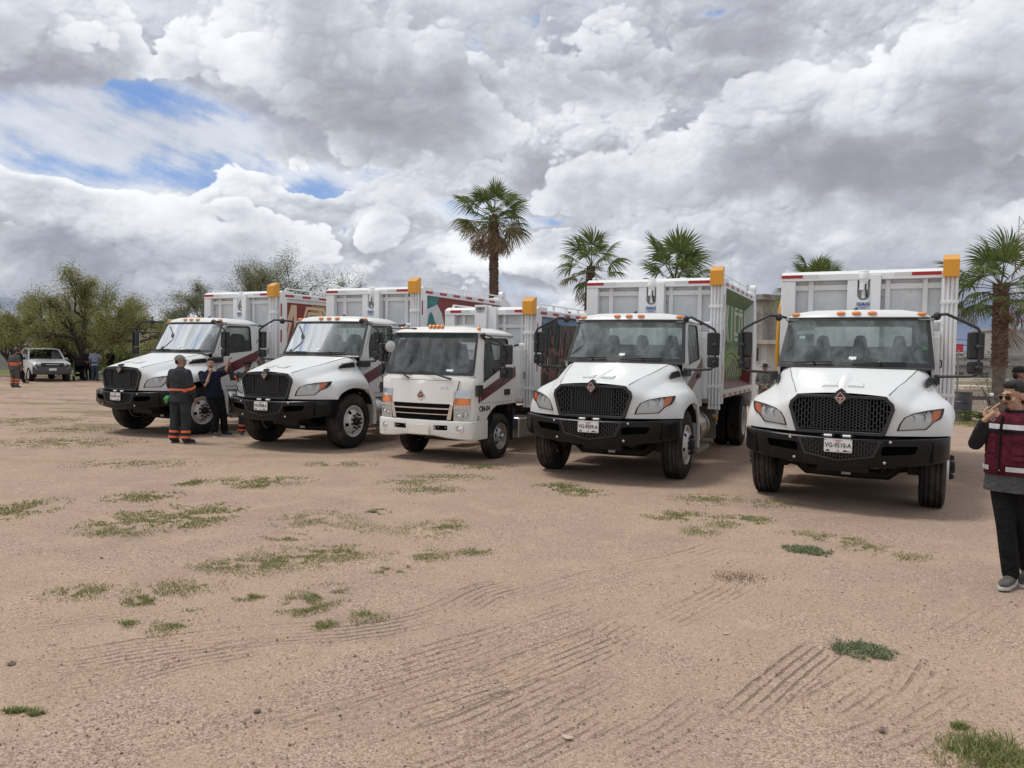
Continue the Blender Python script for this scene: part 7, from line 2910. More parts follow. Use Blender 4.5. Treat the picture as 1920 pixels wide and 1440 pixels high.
def vest_extra(root, J):
    pv, ch, nk = J['pelvis'], J['chest'], J['neck']
    secs = [((0, -.01, .925), .200, .155), ((0, -.012, 1.02), .194, .150), ((0, -.012, 1.14), .193, .147), ((0, -.008, 1.26), .198, .143), ((0, 0, 1.345), .192, .130), ((0, .005, 1.40), .145, .108), ((0, .01, 1.435), .105, .095)]
    q = MB()
    loft(q, secs, 32, 0, False, 2.5)
    v = q.build('vest', MAROONC, root, angle=80)
    md = v.modifiers.new('thick', 'SOLIDIFY')
    md.thickness = .012
    zs = [s[0][2] for s in secs]

    def pt(x, z, o=.006):
        rx, ry, cy = interp(z, zs, [s[1] for s in secs]), interp(z, zs, [s[2] for s in secs]), interp(z, zs, [s[0][1] for s in secs])
        u = min(.985, abs(x) / rx)
        return (x, cy - ry * (1 - u ** 2.5) ** (1 / 2.5) - o, z)

    def patch(nm, m_, x0, x1, z0, z1, o=.007, par=v, slope=0.0):
        p = MB()
        xs = np.linspace(x0, x1, 9)
        p.grid([[pt(x, z + slope * (x - x0), o) for x in xs] for z in np.linspace(z0, z1, 3)], 0)
        return p.build(nm, m_, par, angle=80)
    zx = -.055
    patch('reflective_band', SILVERB, -.200, zx - .012, 1.298, 1.338)
    patch('reflective_band', SILVERB, zx + .012, .190, 1.298, 1.338)
    patch('reflective_band', SILVERB, -.205, -.135, .958, .996)
    patch('reflective_band', SILVERB, zx + .05, .190, .958, .996)
    patch('trim', BLACKC, -.2, .2, 1.266, 1.286)
    patch('pocket_flap', MAROONC, -.185, -.085, 1.05, 1.085, .014)
    patch('pocket_flap', MAROONC, .02, .17, 1.05, 1.085, .014)
    patch('pocket', MAROONC, -.185, -.085, 1.10, 1.225, .012)
    patch('pocket', MAROONC, .03, .16, 1.10, 1.225, .012)
    p = MB()
    p.tube([pt(zx, z, .010) for z in np.linspace(.93, 1.40, 12)], .008, 6)
    p.build('zip', BLACKC, v)
    p = MB()     # washed-out hem of the shirt below the vest
    loft(p, [((0, .0, .785), .202, .152), ((0, -.01, .86), .194, .148), ((0, -.01, .93), .188, .144)], 32, 0, False, 2.5)
    p.build('shirt_hem', FADEDK, root, angle=80)
    p = MB()     # small light marks on the chest
    for i, (x, z) in enumerate(((-.155, 1.372), (-.135, 1.378), (-.118, 1.368), (-.15, 1.360), (-.128, 1.356))):
        p.tube([pt(x, z, .012), pt(x + .014, z + .004, .012)], .0025, 5)
    p.build('chest_mark', SILVERB, v)
    for x in (.02, .06):
        p = MB()
        p.plate([pt(zx + x * .3, .955 + 0 * x, .016), pt(zx + .008, .965, .016), pt(zx + .004, .975, .016)], (0, -.004, 0))
        p.build('snap', CHROME, v)


def turned(u, v, z, a=R(15)):
    """point given as (right, towards camera, up) in the frame of a figure turned a to its right"""
    return (u * math.cos(a) + v * math.sin(a), u * math.sin(a) - v * math.cos(a), z)


MAN = Vector((4.135, 6.47, 0))
nm = person('man in a maroon safety vest and sunglasses raising a water bottle, at the right edge', MAN, R(-47), 1.72, .97, .025, SKIN, GREYSH, BLACKC,
            mat('shoe_grey_suede', (.085, .08, .072), .8, var=.5, scale=25), SOLE, HAIR, None, 'long',
            dict(pelvis=(0, .02, .93), chest=(0, 0, 1.27), neck=(0, .0, 1.43), head=turned(-.01, .03, 1.565),
                 shoulder_a=(-.17, .0, 1.372), elbow_a=turned(-.268, .10, 1.165), wrist_a=turned(-.205, .28, 1.375),
                 shoulder_b=(.185, .02, 1.385), elbow_b=(.26, .06, 1.10), wrist_b=(.27, -.06, .87),
                 hip_a=(-.08, 0, .90), knee_a=(-.01, -.07, .49), ankle_a=(.035, -.05, .09), toe_a=(.03, -.225, .05), hip_b=(.08, 0, .9), knee_b=(.075, .05, .49), ankle_b=(.095, .20, .12), toe_b=(.10, .04, .035)),
            R(-30), R(8), None, .0075, False, None, True, True,
            dict(a=dict(dir=turned(.70, .02, .72), palm=turned(.15, -1, 0), curl=(.15, .8, .95, 1.05), thumb=.7, side=1)), .80, extra=vest_extra, loose=.8)


def bottle(loc, rot):
    root = thing('water_bottle', 'clear plastic water bottle held by the man in the maroon vest', 'bottle', loc)
    root.rotation_euler = rot
    q = MB()
    q.lathe([(.001, 0), (.026, 0), (.031, .006), (.031, .03), (.029, .034), (.031, .04), (.031, .06), (.029, .064), (.031, .07), (.031, .115), (.026, .14), (.014, .162), (.0125, .185)], (0, 0, 0), 'z', 20)
    q.build('bottle_body', glass('clear_plastic', (.90, .92, .93), .03, 1.5), root)
    q = MB()
    q.lathe([(.015, .170), (.0155, .172), (.0155, .188), (.014, .190), (.001, .190)], (0, 0, 0), 'z', 16)
    q.build('cap', mat('cap_white', (.7, .72, .74), .4), root)
    q = MB()
    q.lathe([(.0285, .003), (.0285, .055), (.001, .055)], (0, 0, 0), 'z', 18)
    q.build('water', glass('water', (.82, .88, .90), .0, 1.33), root)


_b = Matrix.Rotation(R(-32), 3, 'Z') @ Vector((-.130, -.205, 1.405))
bottle(MAN + _b, (0, R(-13), 0))

person('man in a black cap and red shirt, seen behind the man in the maroon vest', (7.72, 12.0, 0), R(75), 1.79, 1.0, .02, SKIND, REDC, DARKC, cap=BLACKC, head_yaw=R(-8), sleeves='short')

CAMO = mat('camo_cap', (.16, .13, .11), .9, var=.6, scale=40, col2=(.30, .28, .26))


def glove_extra(root, J):
    q = MB()
    for i in range(4):
        q.tube([(.13 + .02 * i, .14, .92), (.15 + .02 * i, .165 + .008 * i, .86), (.165 + .012 * i, .165, .79 - .015 * (i % 2))], [.016, .020, .012], 7)
    blend(q, 'green_gloves', mat('glove_green', (.04, .26, .06), .7), root, .009, 2)


coverall_bands = [('torso', 1.03, .06, ORANGEB)] + [('limb', 'knee_' + s, 'ankle_' + s, t, .042, .083, ORANGEB) for s in 'ab' for t in (.64, .90)] + \
                 [('limb', 'elbow_' + s, 'wrist_' + s, .12, .05, .066, ORANGEB) for s in 'ab']
person('worker in charcoal coveralls and camo cap, back to the camera, by the furthest truck', (-6.40, 15.2, 0), R(164), 1.72, 1.08, .06, SKIND, COVERALL, COVERALL, SHOE,
       mat('sole_grey', (.12, .12, .12), .7), HAIR, CAMO, 'long', dict(shoulder_a=(-.175, .01, 1.385), shoulder_b=(.175, .01, 1.385), elbow_a=(-.25, .03, 1.12), wrist_a=(-.265, -.09, .89), elbow_b=(.27, -.04, 1.12), wrist_b=(.20, -.24, 1.02),
       ankle_a=(-.14, .02, .085), toe_a=(-.19, -.14, .035), ankle_b=(.14, .02, .085), toe_b=(.17, -.14, .035), knee_a=(-.125, -.01, .49), knee_b=(.125, -.01, .49)), R(-58), 0, coverall_bands, .013, extra=glove_extra, loose=1.5)
person('man in a navy polo with chin on fist, leaning by the furthest truck', (-6.17, 16.64, 0), R(20), 1.72, .98, .02, SKIN, NAVY, BLACKC, SHOE, SOLE, HAIR, None, 'short',
       dict(pelvis=(-.10, .02, .88), chest=(-.165, .0, 1.20), neck=(-.195, .0, 1.375), head=(-.185, -.02, 1.515),
            hip_a=(-.18, .02, .85), knee_a=(-.06, -.08, .46), ankle_a=(-.11, -.10, .085), toe_a=(-.06, -.27, .035), hip_b=(-.01, .02, .85), knee_b=(.07, .0, .46), ankle_b=(.10, .03, .085), toe_b=(.22, -.10, .035),
            shoulder_a=(-.365, .0, 1.315), elbow_a=(-.275, -.20, 1.06), wrist_a=(-.195, -.15, 1.315), shoulder_b=(-.01, .01, 1.325), elbow_b=(.115, -.03, 1.36), wrist_b=(.165, -.04, 1.57)),
       R(6), R(-4), None, .012, hands=dict(a=dict(dir=(.05, 0, 1), palm=(.4, .9, 0), curl=(1.3, 1.35, 1.4, 1.4), thumb=.9), b=dict(dir=(.25, 0, 1), palm=(.9, 0, -.2), curl=(1.2, 1.3, 1.35, 1.4), thumb=.9)), beard=True, shirt_z=.86)
p = px_at(463, 800, 16.9)
person('worker in charcoal coveralls and dark cap raising a fist between two trucks', (p.x, 16.9, 0), R(18), 1.60, 1.05, .03, SKIND, COVERALL, COVERALL, SHOE, SOLE, HAIR, BLACKC, 'long',
       dict(shoulder_a=(-.19, .0, 1.40), elbow_a=(-.31, -.07, 1.30), wrist_a=(-.375, -.10, 1.60)), R(14), R(4),
       [('torso', 1.06, .055, ORANGEB), ('limb', 'shoulder_a', 'elbow_a', .75, .05, .066, ORANGEB)] + [('limb', 'knee_' + s, 'ankle_' + s, t, .042, .083, ORANGEB) for s in 'ab' for t in (.64, .90)],
       .013, glasses=True, hands=dict(a=dict(dir=(-.1, 0, 1), palm=(-.9, 0, 0), curl=(1.3, 1.35, 1.4, 1.4), thumb=.9)), loose=1.4)
p = px_at(489, 800, 17.9)
person('person whose grey cap just shows over the hood of the second furthest truck', (p.x, 17.9, 0), R(-20), 1.70, 1.0, 0, SKIND, COVERALL, COVERALL, cap=mat('grey_cap', (.10, .10, .105), .9), fine=.02)
p = px_at(1433, 735, 24)
person('man in a dark wide-brimmed hat and mottled grey clothes between the two nearest trucks', (p.x, 24, 0), R(-10), 1.66, 1.0, .02, SKIND, mat('cloth_mottled', (.05, .05, .045), .9, var=.7, scale=22, col2=(.17, .17, .15)),
       mat('cloth_mottled', (.05, .05, .045)), hat=mat('felt_hat', (.045, .04, .038), .9), hair=HAIR, fine=.015, joints=dict(wrist_a=(-.02, -.2, 1.0), wrist_b=(.02, -.2, 1.02)))

# far group under the mesquite tree
FAR = dict(fine=.02)
person('worker in grey coveralls with orange bands walking away at the far left', (-21.45, 34.0, 0), R(172), 1.66, 1.1, .02, SKIND, mat('cloth_grey_coverall', (.075, .073, .070), .9, var=.2, scale=9), mat('cloth_grey_coverall', (.075, .073, .07)), SHOE, SOLE, HAIR, None, 'long', None, 0, 0,
       [('torso', 1.10, .06, ORANGEB), ('torso', 1.02, .05, ORANGEB)] + [('limb', 'knee_' + s, 'ankle_' + s, t, .05, .085, ORANGEB) for s in 'ab' for t in (.30, .60)] + [('limb', 'elbow_' + s, 'wrist_' + s, .05, .07, .07, ORANGEB) for s in 'ab'], loose=1.5, **FAR)
p = px_at(35, 700, 38)
person('person in black walking, half hidden by the orange-banded worker', (p.x + .05, 38, 0), R(140), 1.70, 1.0, 0, SKIND, BLACKC, BLACKC, joints=dict(ankle_b=(.11, .25, .12), toe_b=(.12, .08, .04), ankle_a=(-.11, -.15, .085), toe_a=(-.12, -.33, .035)), **FAR)
p = px_at(6, 700, 38)
person('person in dark clothes cut off by the left edge, beside the orange-banded worker', (p.x - .25, 36.5, 0), R(60), 1.68, 1.0, 0, SKIND, mat('cloth_wine', (.06, .015, .02), .9), DARKC, **FAR)
p = px_at(48, 711, 41.5)
person('woman in a white top and black trousers at the door of the white pickup', (p.x, 41.5, 0), R(60), 1.62, .88, 0, SKIND, WHITEC, BLACKC, SHOE, SHOE, HAIR, None, 'long', dict(elbow_b=(.22, -.12, 1.15), wrist_b=(.18, -.36, 1.18)), 0, 0, None, long_hair=True, shirt_z=.86, **FAR)
p = px_at(61, 700, 44.3)
person('broad man in a dark shirt standing behind the cab of the white pickup', (p.x, 44.3, 0), R(20), 1.84, 1.2, .04, SKIND, DARKC, DARKC, **FAR)
p = px_at(127, 712, 42.6)
person('person in black leaning on the right wing of the white pickup', (p.x, 42.6, 0), R(-40), 1.66, 1.0, .02, SKIND, BLACKC, BLACKC, SHOE, SHOE, HAIR, None, 'short', dict(chest=(.0, -.06, 1.26), neck=(0, -.10, 1.43), head=(0, -.15, 1.55), wrist_b=(.25, -.3, 1.05), wrist_a=(-.16, -.3, 1.0)), 0, R(15), None, **FAR)
p = px_at(155, 712, 43.6)
person('person in a pale top behind the pushchair under the mesquite tree', (p.x, 43.6, 0), R(10), 1.58, .92, 0, SKIND, mat('cloth_beige', (.32, .30, .27), .9), DARKC, long_hair=True, **FAR)
p = px_at(165, 713, 42.6)
person('person in a straw hat and dark shirt beside the pushchair', (p.x, 42.6, 0), R(30), 1.66, 1.0, .02, SKIND, DARKC, BLACKC, hat=mat('straw_hat', (.32, .27, .17), .9), joints=dict(wrist_b=(.12, -.25, 1.08), wrist_a=(-.10, -.25, 1.05)), **FAR)
p = px_at(178, 714, 42.2)
person('man in a pale blue shirt and slate trousers with his hand on his hip', (p.x, 42.2, 0), R(195), 1.72, 1.0, .02, SKIND, BLUEC, SLATE, SHOE, SHOE, HAIR, None, 'short', dict(elbow_a=(-.36, .10, 1.17), wrist_a=(-.19, -.02, .98)), **FAR)
p = px_at(173, 713, 43.2)
person('person in black between the straw hat and the pale blue shirt', (p.x, 43.3, 0), R(90), 1.68, .95, 0, SKIND, BLACKC, DARKC, **FAR)
p = px_at(207, 712, 44.5)
person('man in black standing apart by the bright green bush', (p.x, 44.5, 0), R(-15), 1.72, 1.0, .02, SKIND, BLACKC, BLACKC, joints=dict(wrist_a=(-.06, -.2, 1.08), wrist_b=(.06, -.2, 1.1)), **FAR)


def pushchair(loc, rz):
    root = thing('pushchair', 'black pushchair with a rounded hood under the mesquite tree', 'pushchair', loc, rz)
    q = MB()
    for s in (-.24, .24):
        q.tube([(s, .42, 1.02), (s, .25, .95), (s, -.30, .18)], .016, 6)
        q.tube([(s, .30, .16), (s, -.05, .62)], .014, 6)
    q.tube([(-.24, .42, 1.02), (.24, .42, 1.02)], .018, 6)
    q.build('frame', ALU, root)
    q = MB()
    q.box(-.22, .22, -.25, .18, .45, .52)
    q.plate([(-.22, y, z) for y, z in ((.15, .48), (.22, .95), (.26, .93), (.20, .46))], (.44, 0, 0))
    q.box(-.20, .20, -.10, .22, .22, .36)
    q.build('seat', BLACKC, root, .02)
    q = MB()
    q.grid([[(x, .22 - .30 * math.sin(a), .86 + .24 * math.cos(a)) for x in (-.24, 0, .24)] for a in np.linspace(-.6, 1.9, 8)])
    q.build('hood', DARKC, root)
    for s in (-.27, .27):
        for y, r in ((.30, .13), (-.30, .10)):
            q = MB()
            q.lathe([(r, -.02), (r, .02), (r * .8, .024), (r * .75, .0), (.02, .01)], (s, y, r), 'x', 18)
            q.build('wheel', RUBBER, root)


p = px_at(149, 713, 42.3)
pushchair((p.x, 42.3, 0), R(35))


def pickup(loc, rz):
    root = thing('pickup_truck', 'white pickup with a grey plastic front parked under the mesquite tree', 'pickup', loc, rz)
    m = MB()
    W = .90
    # sections along y (front = 0): half width at sill, belt; heights
    sec = [(0.05, .74, .80, .62, .90), (.18, .84, .86, .50, .98), (.55, .88, .88, .45, 1.04), (1.15, .90, .88, .45, 1.12), (1.35, .90, .87, .45, 1.14), (3.2, .90, .87, .45, 1.16), (3.3, .90, .87, .45, 1.12), (5.1, .90, .87, .50, 1.12), (5.2, .86, .84, .55, 1.10)]
    rows = []
    for y, ws, wb, zl, zh in sec:
        half = [(ws * .92, zl), (ws, zl + .12), (ws, (zl + zh) / 2), (wb, zh - .05), (wb * .9, zh), (wb * .5, zh + .015)]
        rows.append([(x, y, z) for x, z in half] + [(0, y, zh + .02)] + [(-x, y, z) for x, z in half[::-1]])
    m.grid(rows)
    m.add(rows[-1], [tuple(range(len(rows[-1])))])
    m.box(-.84, .84, .3, 5.1, .40, .56)
    # cab
    c = [(1.32, .80, 1.13), (1.95, .70, 1.62), (2.15, .66, 1.68), (3.0, .66, 1.68), (3.2, .70, 1.62), (3.35, .78, 1.14)]
    m.grid([[(-w, y, z) for y, w, z in c[1:-1]], [(-w * .5, y, z + .03) for y, w, z in c[1:-1]], [(w * .5, y, z + .03) for y, w, z in c[1:-1]], [(w, y, z) for y, w, z in c[1:-1]]])
    for s in (1, -1):
        for a, b in (((.82, 1.30, 1.12), (.70, 1.95, 1.62)), ((.84, 2.42, 1.13), (.68, 2.42, 1.66)), ((.83, 3.34, 1.13), (.70, 3.18, 1.62))):
            m.bar((s * a[0], a[1], a[2]), (s * b[0], b[1], b[2]), .07, .06)
        m.bar((s * .70, 1.95, 1.62), (s * .70, 3.18, 1.62), .06, .06)
    m.build('body', WHITE, root, angle=40)
    q = MB()
    q.grid([[(-.78, 1.34, 1.13), (0, 1.22, 1.14), (.78, 1.34, 1.13)], [(-.66, 1.95, 1.61), (0, 1.87, 1.64), (.66, 1.95, 1.61)]])
    q.build('windscreen', glass('pickup_glass', (.12, .14, .14), .0, 1.5), root)
    for s in (1, -1):
        q = MB()
        q.add([(s * .83, 1.40, 1.14), (s * .83, 3.28, 1.14), (s * .69, 3.12, 1.60), (s * .69, 1.98, 1.60)], [(0, 1, 2, 3)])
        q.build('side_window', glass('pickup_glass', (.12, .14, .14)), root)
        q = MB()
        q.ball((s * .98, 1.62, 1.16), (.10, .06, .07), 10)
        q.build('door_mirror', WHITE if s > 0 else BLACKP, root)
        q = MB()
        q.plate([(s * .50, .055, .80), (s * .83, .17, .86), (s * .86, .35, .97), (s * .70, .12, .965), (s * .48, .06, .90)], (0, .03, 0))
        q.build('headlight', mat('lamp_grey', (.32, .34, .36), .12, .3, coat=1), root)
        for y in (.95, 4.2):
            q = MB()
            q.lathe([(.30, -.10), (.36, -.11), (.36, .10), (.34, .12), (.24, .115), (.22, .09), (.10, .10), (.001, .10)], (s * .80, y, .36) if s > 0 else (s * .80, y, .36), 'x' if s > 0 else '-x', 24, 0, [0, 0, 0, 0, 1, 1, 1])
            q.build('wheel', [RUBBER, ALU], root)
    q = MB()
    G = mat('grey_plastic_bumper', (.07, .072, .075), .55)
    q.grid([[(x, .05 + .16 * abs(x) ** 2.5 - o, z) for x in np.linspace(-.88, .88, 11)] for z, o in ((.36, -.08), (.40, .03), (.55, .06), (.74, .05), (.80, .0))])
    q.build('bumper', G, root)
    q = MB()
    q.plate([(x, .02, z) for x, z in ((-.50, .96), (.50, .96), (.55, .86), (.46, .78), (-.46, .78), (-.55, .86))], (0, .05, 0))
    q.box(-.30, .30, .012, .03, .86, .89, 1)
    gr = q.build('grille', [BLACKP, SILREF], root, .01)
    q = MB()
    q.box(-.17, .17, -.035, -.025, .57, .69)
    q.build('number_plate', PLATEW, root)


p = px_at(99, 712, 42.0)
pickup((p.x * 40.2 / 42, 40.2, 0), R(42))

# ------------------------------------------------------------------ background at right and far left
CONC = mat('raw_concrete', (.27, .25, .225), .95, var=.35, scale=1.3, bump=.4, bscale=9, dirt=.5, dirtcol=(.15, .135, .12))
RENDERW = mat('pale_render', (.46, .45, .43), .9, var=.12, scale=1.5, dirt=.3, dirtcol=(.30, .27, .24))
BEIGE = mat('beige_wall', (.60, .54, .42), .9, var=.1, scale=2, dirt=.25)
BRICK = mat('brown_block_wall', (.16, .105, .085), .95, var=.35, scale=3)
GREYW = mat('grey_wall', (.33, .32, .31), .95, var=.15, scale=1.2, dirt=.3)
DARKWIN = mat('dark_window', (.010, .011, .012), .35)
GALV = mat('galvanised_wire', (.33, .34, .34), .4, .7)
ROOFD = mat('dark_roof', (.07, .068, .065), .8)


def concrete_house():
    p = px_at(1427, 700, 40)
    root = thing('unfinished_house', 'raw concrete two-storey house seen between the two nearest trucks', 'house', (p.x, 40, 0), R(33))
    q = MB()
    q.box(0, 6, 0, 6, 2.742, 4.78)
    q.build('upper_storey', CONC, root)
    q = MB()
    q.box(-.16, 6.1, -.16, 6.1, 4.782, 4.88)
    q.box(-.10, 6.1, -.10, 6.1, 4.882, 5.06)
    q.build('cornice', CONC, root)
    q = MB()
    q.box(-.1, 6.2, -.95, 6.2, 2.54, 2.738)
    q.build('floor_slab', mat('slab_concrete', (.36, .33, .29), .95, var=.2, scale=2), root)
    q = MB()
    q.box(.25, 6, -.12, 6, 0, 2.538)
    q.build('lower_storey', RENDERW, root)
    f = MB()
    f.box(.19, .26, .30, 1.06, 1.62, 2.40)
    w = f.build('window', RENDERW, root)
    q = MB()
    q.box(.18, .20, .35, 1.01, 1.67, 2.35)
    q.build('opening', DARKWIN, w)
    f = MB()
    f.box(1.0, 1.9, -.135, -.1, 0, 2.1)
    f.build('doorway', DARKWIN, root)
    q = MB()
    q.tube([(-.02, 1, 5.06), (-.02, 1, 5.6)], .02, 5)
    q.build('rebar', BRICK, root)


concrete_house()


def house(name, label, loc, rz, w, d, h, m, windows=(), roof=None, cat='house'):
    root = thing(name, label, cat, loc, rz)
    q = MB()
    q.box(-w / 2, w / 2, 0, d, 0, h)
    q.build('wall', m, root)
    q = MB()
    q.box(-w / 2 - .08, w / 2 + .08, -.08, d + .08, h, h + .14)
    q.build('roof', roof or m, root)
    for (x, z, ww, hh) in windows:
        f = MB()
        f.ring([(x - ww / 2, -.04, z), (x + ww / 2, -.04, z), (x + ww / 2, -.04, z + hh), (x - ww / 2, -.04, z + hh)], [(x - ww / 2 + .06, -.04, z + .06), (x + ww / 2 - .06, -.04, z + .06), (x + ww / 2 - .06, -.04, z + hh - .06), (x - ww / 2 + .06, -.04, z + hh - .06)], (0, .06, 0))
        fo = f.build('window', m, root)
        q = MB()
        q.box(x - ww / 2 + .06, x + ww / 2 - .06, -.015, -.005, z + .06, z + hh - .06)
        q.build('pane', DARKWIN, fo)
    return root


def at(px, Y):
    p = px_at(px, 700, Y)
    return (p.x, Y, 0)


house('low_wall', 'pale beige wall behind the chain-link fence and the barrel', at(1815, 31), 0, 3.0, .25, 1.05, BEIGE, cat='wall')
house('shed', 'small beige shed with bottle-shaped slots behind the fence', at(1838, 29.5), 0, 1.1, 2, .78, BEIGE, [(-.18, .28, .14, .42), (.02, .28, .14, .42), (.22, .28, .14, .42)], cat='shed')
house('flat_roofed_house', 'flat-roofed open shelter with a dark roof beyond the fence', at(1850, 44), 0, 4.4, 4, 1.50, mat('shelter_grey', (.22, .21, .20), .9, var=.2), [(-1.6, .1, .7, 1.2), (-.3, .1, 1.0, 1.2)], ROOFD)
house('block_house', 'grey block house right of the thick palm trunk', at(1905, 46), 0, 3.2, 4, 2.05, CONC, [(-.6, 1.0, .7, .7)])
house('water_tank_house', 'small grey rooftop box right of the thick palm trunk', at(1907, 52), 0, 2.6, 3, 3.9, GREYW, [])
house('far_house', 'pale far house with two dark windows left of the thick palm trunk', at(1870, 92), 0, 3.4, 4, 2.9, RENDERW, [(-.9, 1.5, .8, .9), (.5, 1.5, .8, .9)])
house('far_house', 'long whitish far house low among the trees near the mirror of the nearest truck', at(1845, 98), 0, 6, 4, 1.7, RENDERW, [(-2, .5, 1, .8), (0, .5, 1, .8), (2, .5, 1, .8)])
house('far_house', 'small ochre far house between the mirror and the palm trunk', at(1828, 110), 0, 3.2, 4, 2.4, BEIGE, [(0, .9, 1, 1)])
house('far_house', 'tiny white far house highest on the slope behind the mirror', at(1852, 150), 0, 5, 4, 2.6, mat('far_white', (.6, .6, .6), .9), [(-1, 1, 1, 1), (1, 1, 1, 1)])
q = MB()
q.box(-.5, .5, 0, .2, 2.6, 3.5)
q.cyl((0, .1, 0), (0, .1, 2.6), .06, 8)
o = q.build('red_sign', mat('sign_red', (.55, .03, .06), .5))
o.location = at(1796, 88)
o.location.z = .25
tag(o, 'small red roadside sign far off, just right of the nearest truck body', 'sign')
# far left
house('grey_house', 'pale grey house at far left behind the orange-banded worker', at(5, 62), 0, 5.2, 5, 2.35, mat('pale_grey_wall', (.42, .42, .42), .9, var=.1), [(1.4, 1.0, .7, .8)])
house('brick_house', 'reddish brick house end behind the white pickup', at(62, 66), 0, 2.4, 5, 2.1, BRICK, [])
house('white_house', 'small white building far behind the fork of the mesquite trunk', at(128, 80), 0, 3.6, 4, 2.3, mat('far_white', (.6, .6, .6)), [(-.8, 1, .8, .8), (.8, 1, .8, .8)])
house('white_house', 'low white building far behind the straw hat', at(172, 84), 0, 4.4, 4, 1.9, mat('far_white', (.6, .6, .6)), [(-1.2, .7, .8, .8), (1.2, .7, .8, .8)])
house('white_house', 'tiny white building between the grey house and the brick house', at(31, 84), 0, 3.0, 4, 2.3, mat('far_white', (.6, .6, .6)), [(0, 1.0, .9, .8)])
house('boundary_wall', 'long low grey wall across the far left field', at(25, 60), 0, 13, .25, 1.15, GREYW, cat='wall')


def fence():
    root = thing('chain_link_fence', 'chain-link fence between posts behind the barrel and the thick palm', 'fence', (11.2, 25.4, 0), R(-6))
    w = MB()
    L, H, s = 9.0, 2.05, .085
    n = int(L / s)
    for i in range(-int(H / s), n):
        for sg in (1, -1):
            x0, x1 = i * s, i * s + H
            a, b = (x0, 0.0), (x1, H)
            if a[0] < 0:
                a = (0, -x0)
            if b[0] > L:
                b = (L, L - x0)
            if a[1] >= b[1]:
                continue
            za, zb = (a[1], b[1]) if sg > 0 else (H - a[1], H - b[1])
            w.tube([(a[0], .004 * sg, za + .03), (b[0], .004 * sg, zb + .03)], .0032, 3, 0, False)
    w.build('wire_mesh', GALV, root, merge=False, kind='stuff')
    for i in range(4):
        q = MB()
        q.cyl((i * 3.0, .03, 0), (i * 3.0, .03, 2.15), .028, 10)
        q.ball((i * 3.0, .03, 2.16), .034, 8)
        q.build('post', GALV, root)
    q = MB()
    q.cyl((0, .03, 2.08), (L, .03, 2.08), .018, 8)
    q.build('top_rail', GALV, root)
    q = MB()
    q.box(0, L, .10, .18, .62, .74)
    q.build('plank', mat('plank_brown', (.11, .05, .04), .8), root)


fence()
bp = px_ground(1802, 788)
root = thing('steel_barrel', 'dark grey steel barrel before the chain-link fence', 'barrel', (bp[0], bp[1], 0))
q = MB()
q.lathe([(.001, .005), (.285, .005), (.292, .02), (.285, .03), (.285, .28), (.297, .295), (.285, .31), (.285, .57), (.297, .585), (.285, .60), (.285, .86), (.294, .87), (.294, .885), (.28, .885), (.278, .86), (.001, .855)], (0, 0, 0), 'z', 36)
q.build('barrel_body', mat('barrel_paint', (.055, .062, .072), .45, var=.25, scale=5, dirt=.3), root)
q = MB()
q.cyl((.15, .08, .85), (.15, .08, .875), .03, 10)
q.build('bung', ALU, root)
bs = px_ground(1862, 800)
shrub('bare_shrub', 'half-bare shrub before the beige shed at the fence', (16.1, 26.4, 0), (.7, .6, 1.5), 500, PALEV, .05, 77, None, 'bush', 16)
shrub('bare_shrub', 'straggly weed clump at the foot of the barrel', (14.6, 24.0, 0), (.9, .5, .28), 900, BRIGHT, .04, 78, None, 'weed', 9)


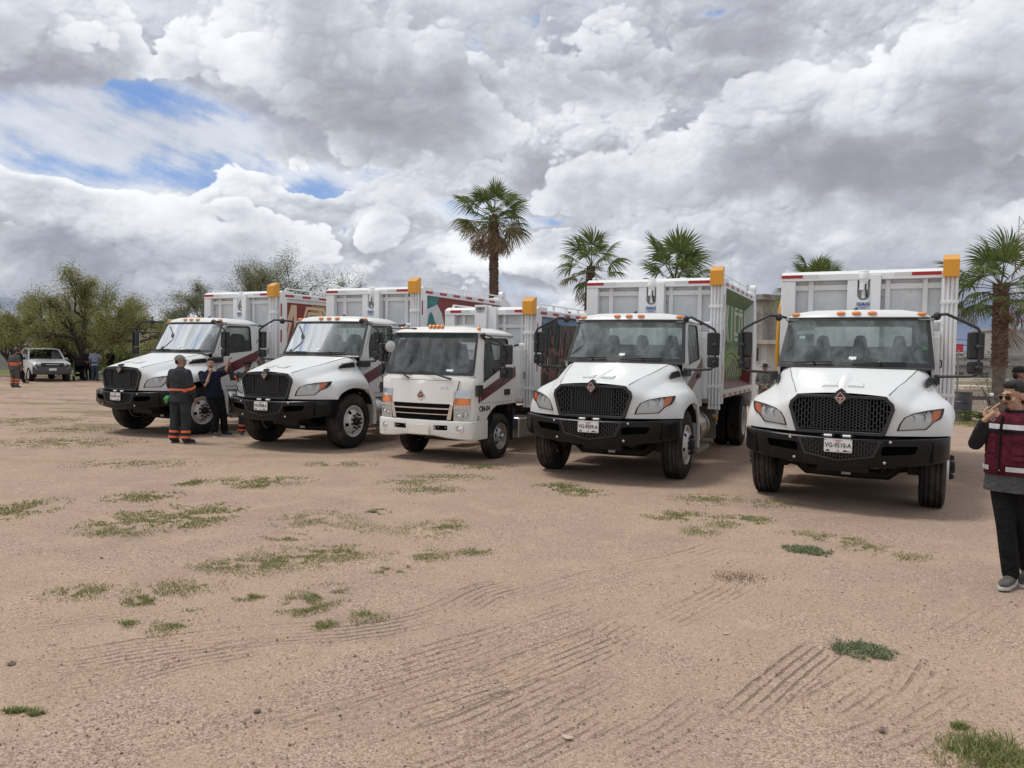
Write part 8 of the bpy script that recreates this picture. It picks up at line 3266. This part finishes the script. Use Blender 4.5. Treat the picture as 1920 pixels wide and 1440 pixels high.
def lattice_tower():
    p = px_at(1917, 700, 120)
    root = thing('lattice_tower', 'tall red and white lattice radio mast at the right edge', 'mast', (p.x, 120, 0), R(12))
    RD, WH = mat('mast_red', (.30, .05, .05), .6), mat('mast_white', (.62, .62, .63), .6)
    H, n = 24.0, 12
    hw = lambda z: lerp(1.45, .85, z / H)
    for k in range(n):
        z0, z1 = H * k / n, H * (k + 1) / n
        q = MB()
        a, b = hw(z0), hw(z1)
        ca, cb = [(-a, -a), (a, -a), (a, a), (-a, a)], [(-b, -b), (b, -b), (b, b), (-b, b)]
        for i in range(4):
            j = (i + 1) % 4
            q.bar((*ca[i], z0), (*cb[i], z1), .13, .13)
            q.bar((*ca[i], z0), (*ca[j], z0), .07, .07)
            q.bar((*ca[i], z0), (*cb[j], z1), .06, .06)
            q.bar((*ca[j], z0), (*cb[i], z1), .06, .06)
        q.build('mast_section', RD if (k // 2) % 2 == 0 else WH, root, merge=False)
    q = MB()
    for z in (13, 20):
        q.bar((-3.2, -1.2, z), (1.2, -1.2, z), .10, .10)
        q.box(-3.2, -2.9, -1.4, -1.1, z - .8, z + .9)
        q.box(-2.0, -1.7, -1.4, -1.1, z - .8, z + .9)
    q.build('antenna_arm', mat('mast_white', (.62, .62, .63)), root, merge=False)


lattice_tower()


def wires():
    POLE = mat('utility_pole', (.16, .14, .125), .9, var=.2)
    ends = []
    for px, Y, lab in ((1700, 66, 'utility pole hidden mostly behind the nearest truck'), (2010, 58, 'utility pole just beyond the right edge')):
        l = at(px, Y)
        root = thing('utility_pole', lab, 'pole', l)
        q = MB()
        q.cyl((0, 0, 0), (0, 0, 5.4), .14, 10, 0, .09)
        q.build('shaft', POLE, root)
        q = MB()
        q.bar((-.9, 0, 4.9), (.9, 0, 4.9), .1, .1)
        q.build('crossarm', POLE, root)
        ends.append(Vector(l))
    for k, (z, s, lab) in enumerate(((4.2, .55, 'thin upper power line crossing behind the mirror and palm'), (3.75, .5, 'thicker lower power line crossing behind the mirror and palm'), (3.05, .3, 'lowest faint power line behind the mirror'))):
        a, b = ends[0] + Vector((0, k * .3, z)), ends[1] + Vector((0, k * .3, z - .4))
        q = MB()
        q.tube([a.lerp(b, t) - Vector((0, 0, s * 4 * t * (1 - t))) for t in np.linspace(0, 1, 17)], .022 if k != 1 else .035, 5)
        o = q.build('power_line', HOSE)
        tag(o, lab, 'cable')


wires()
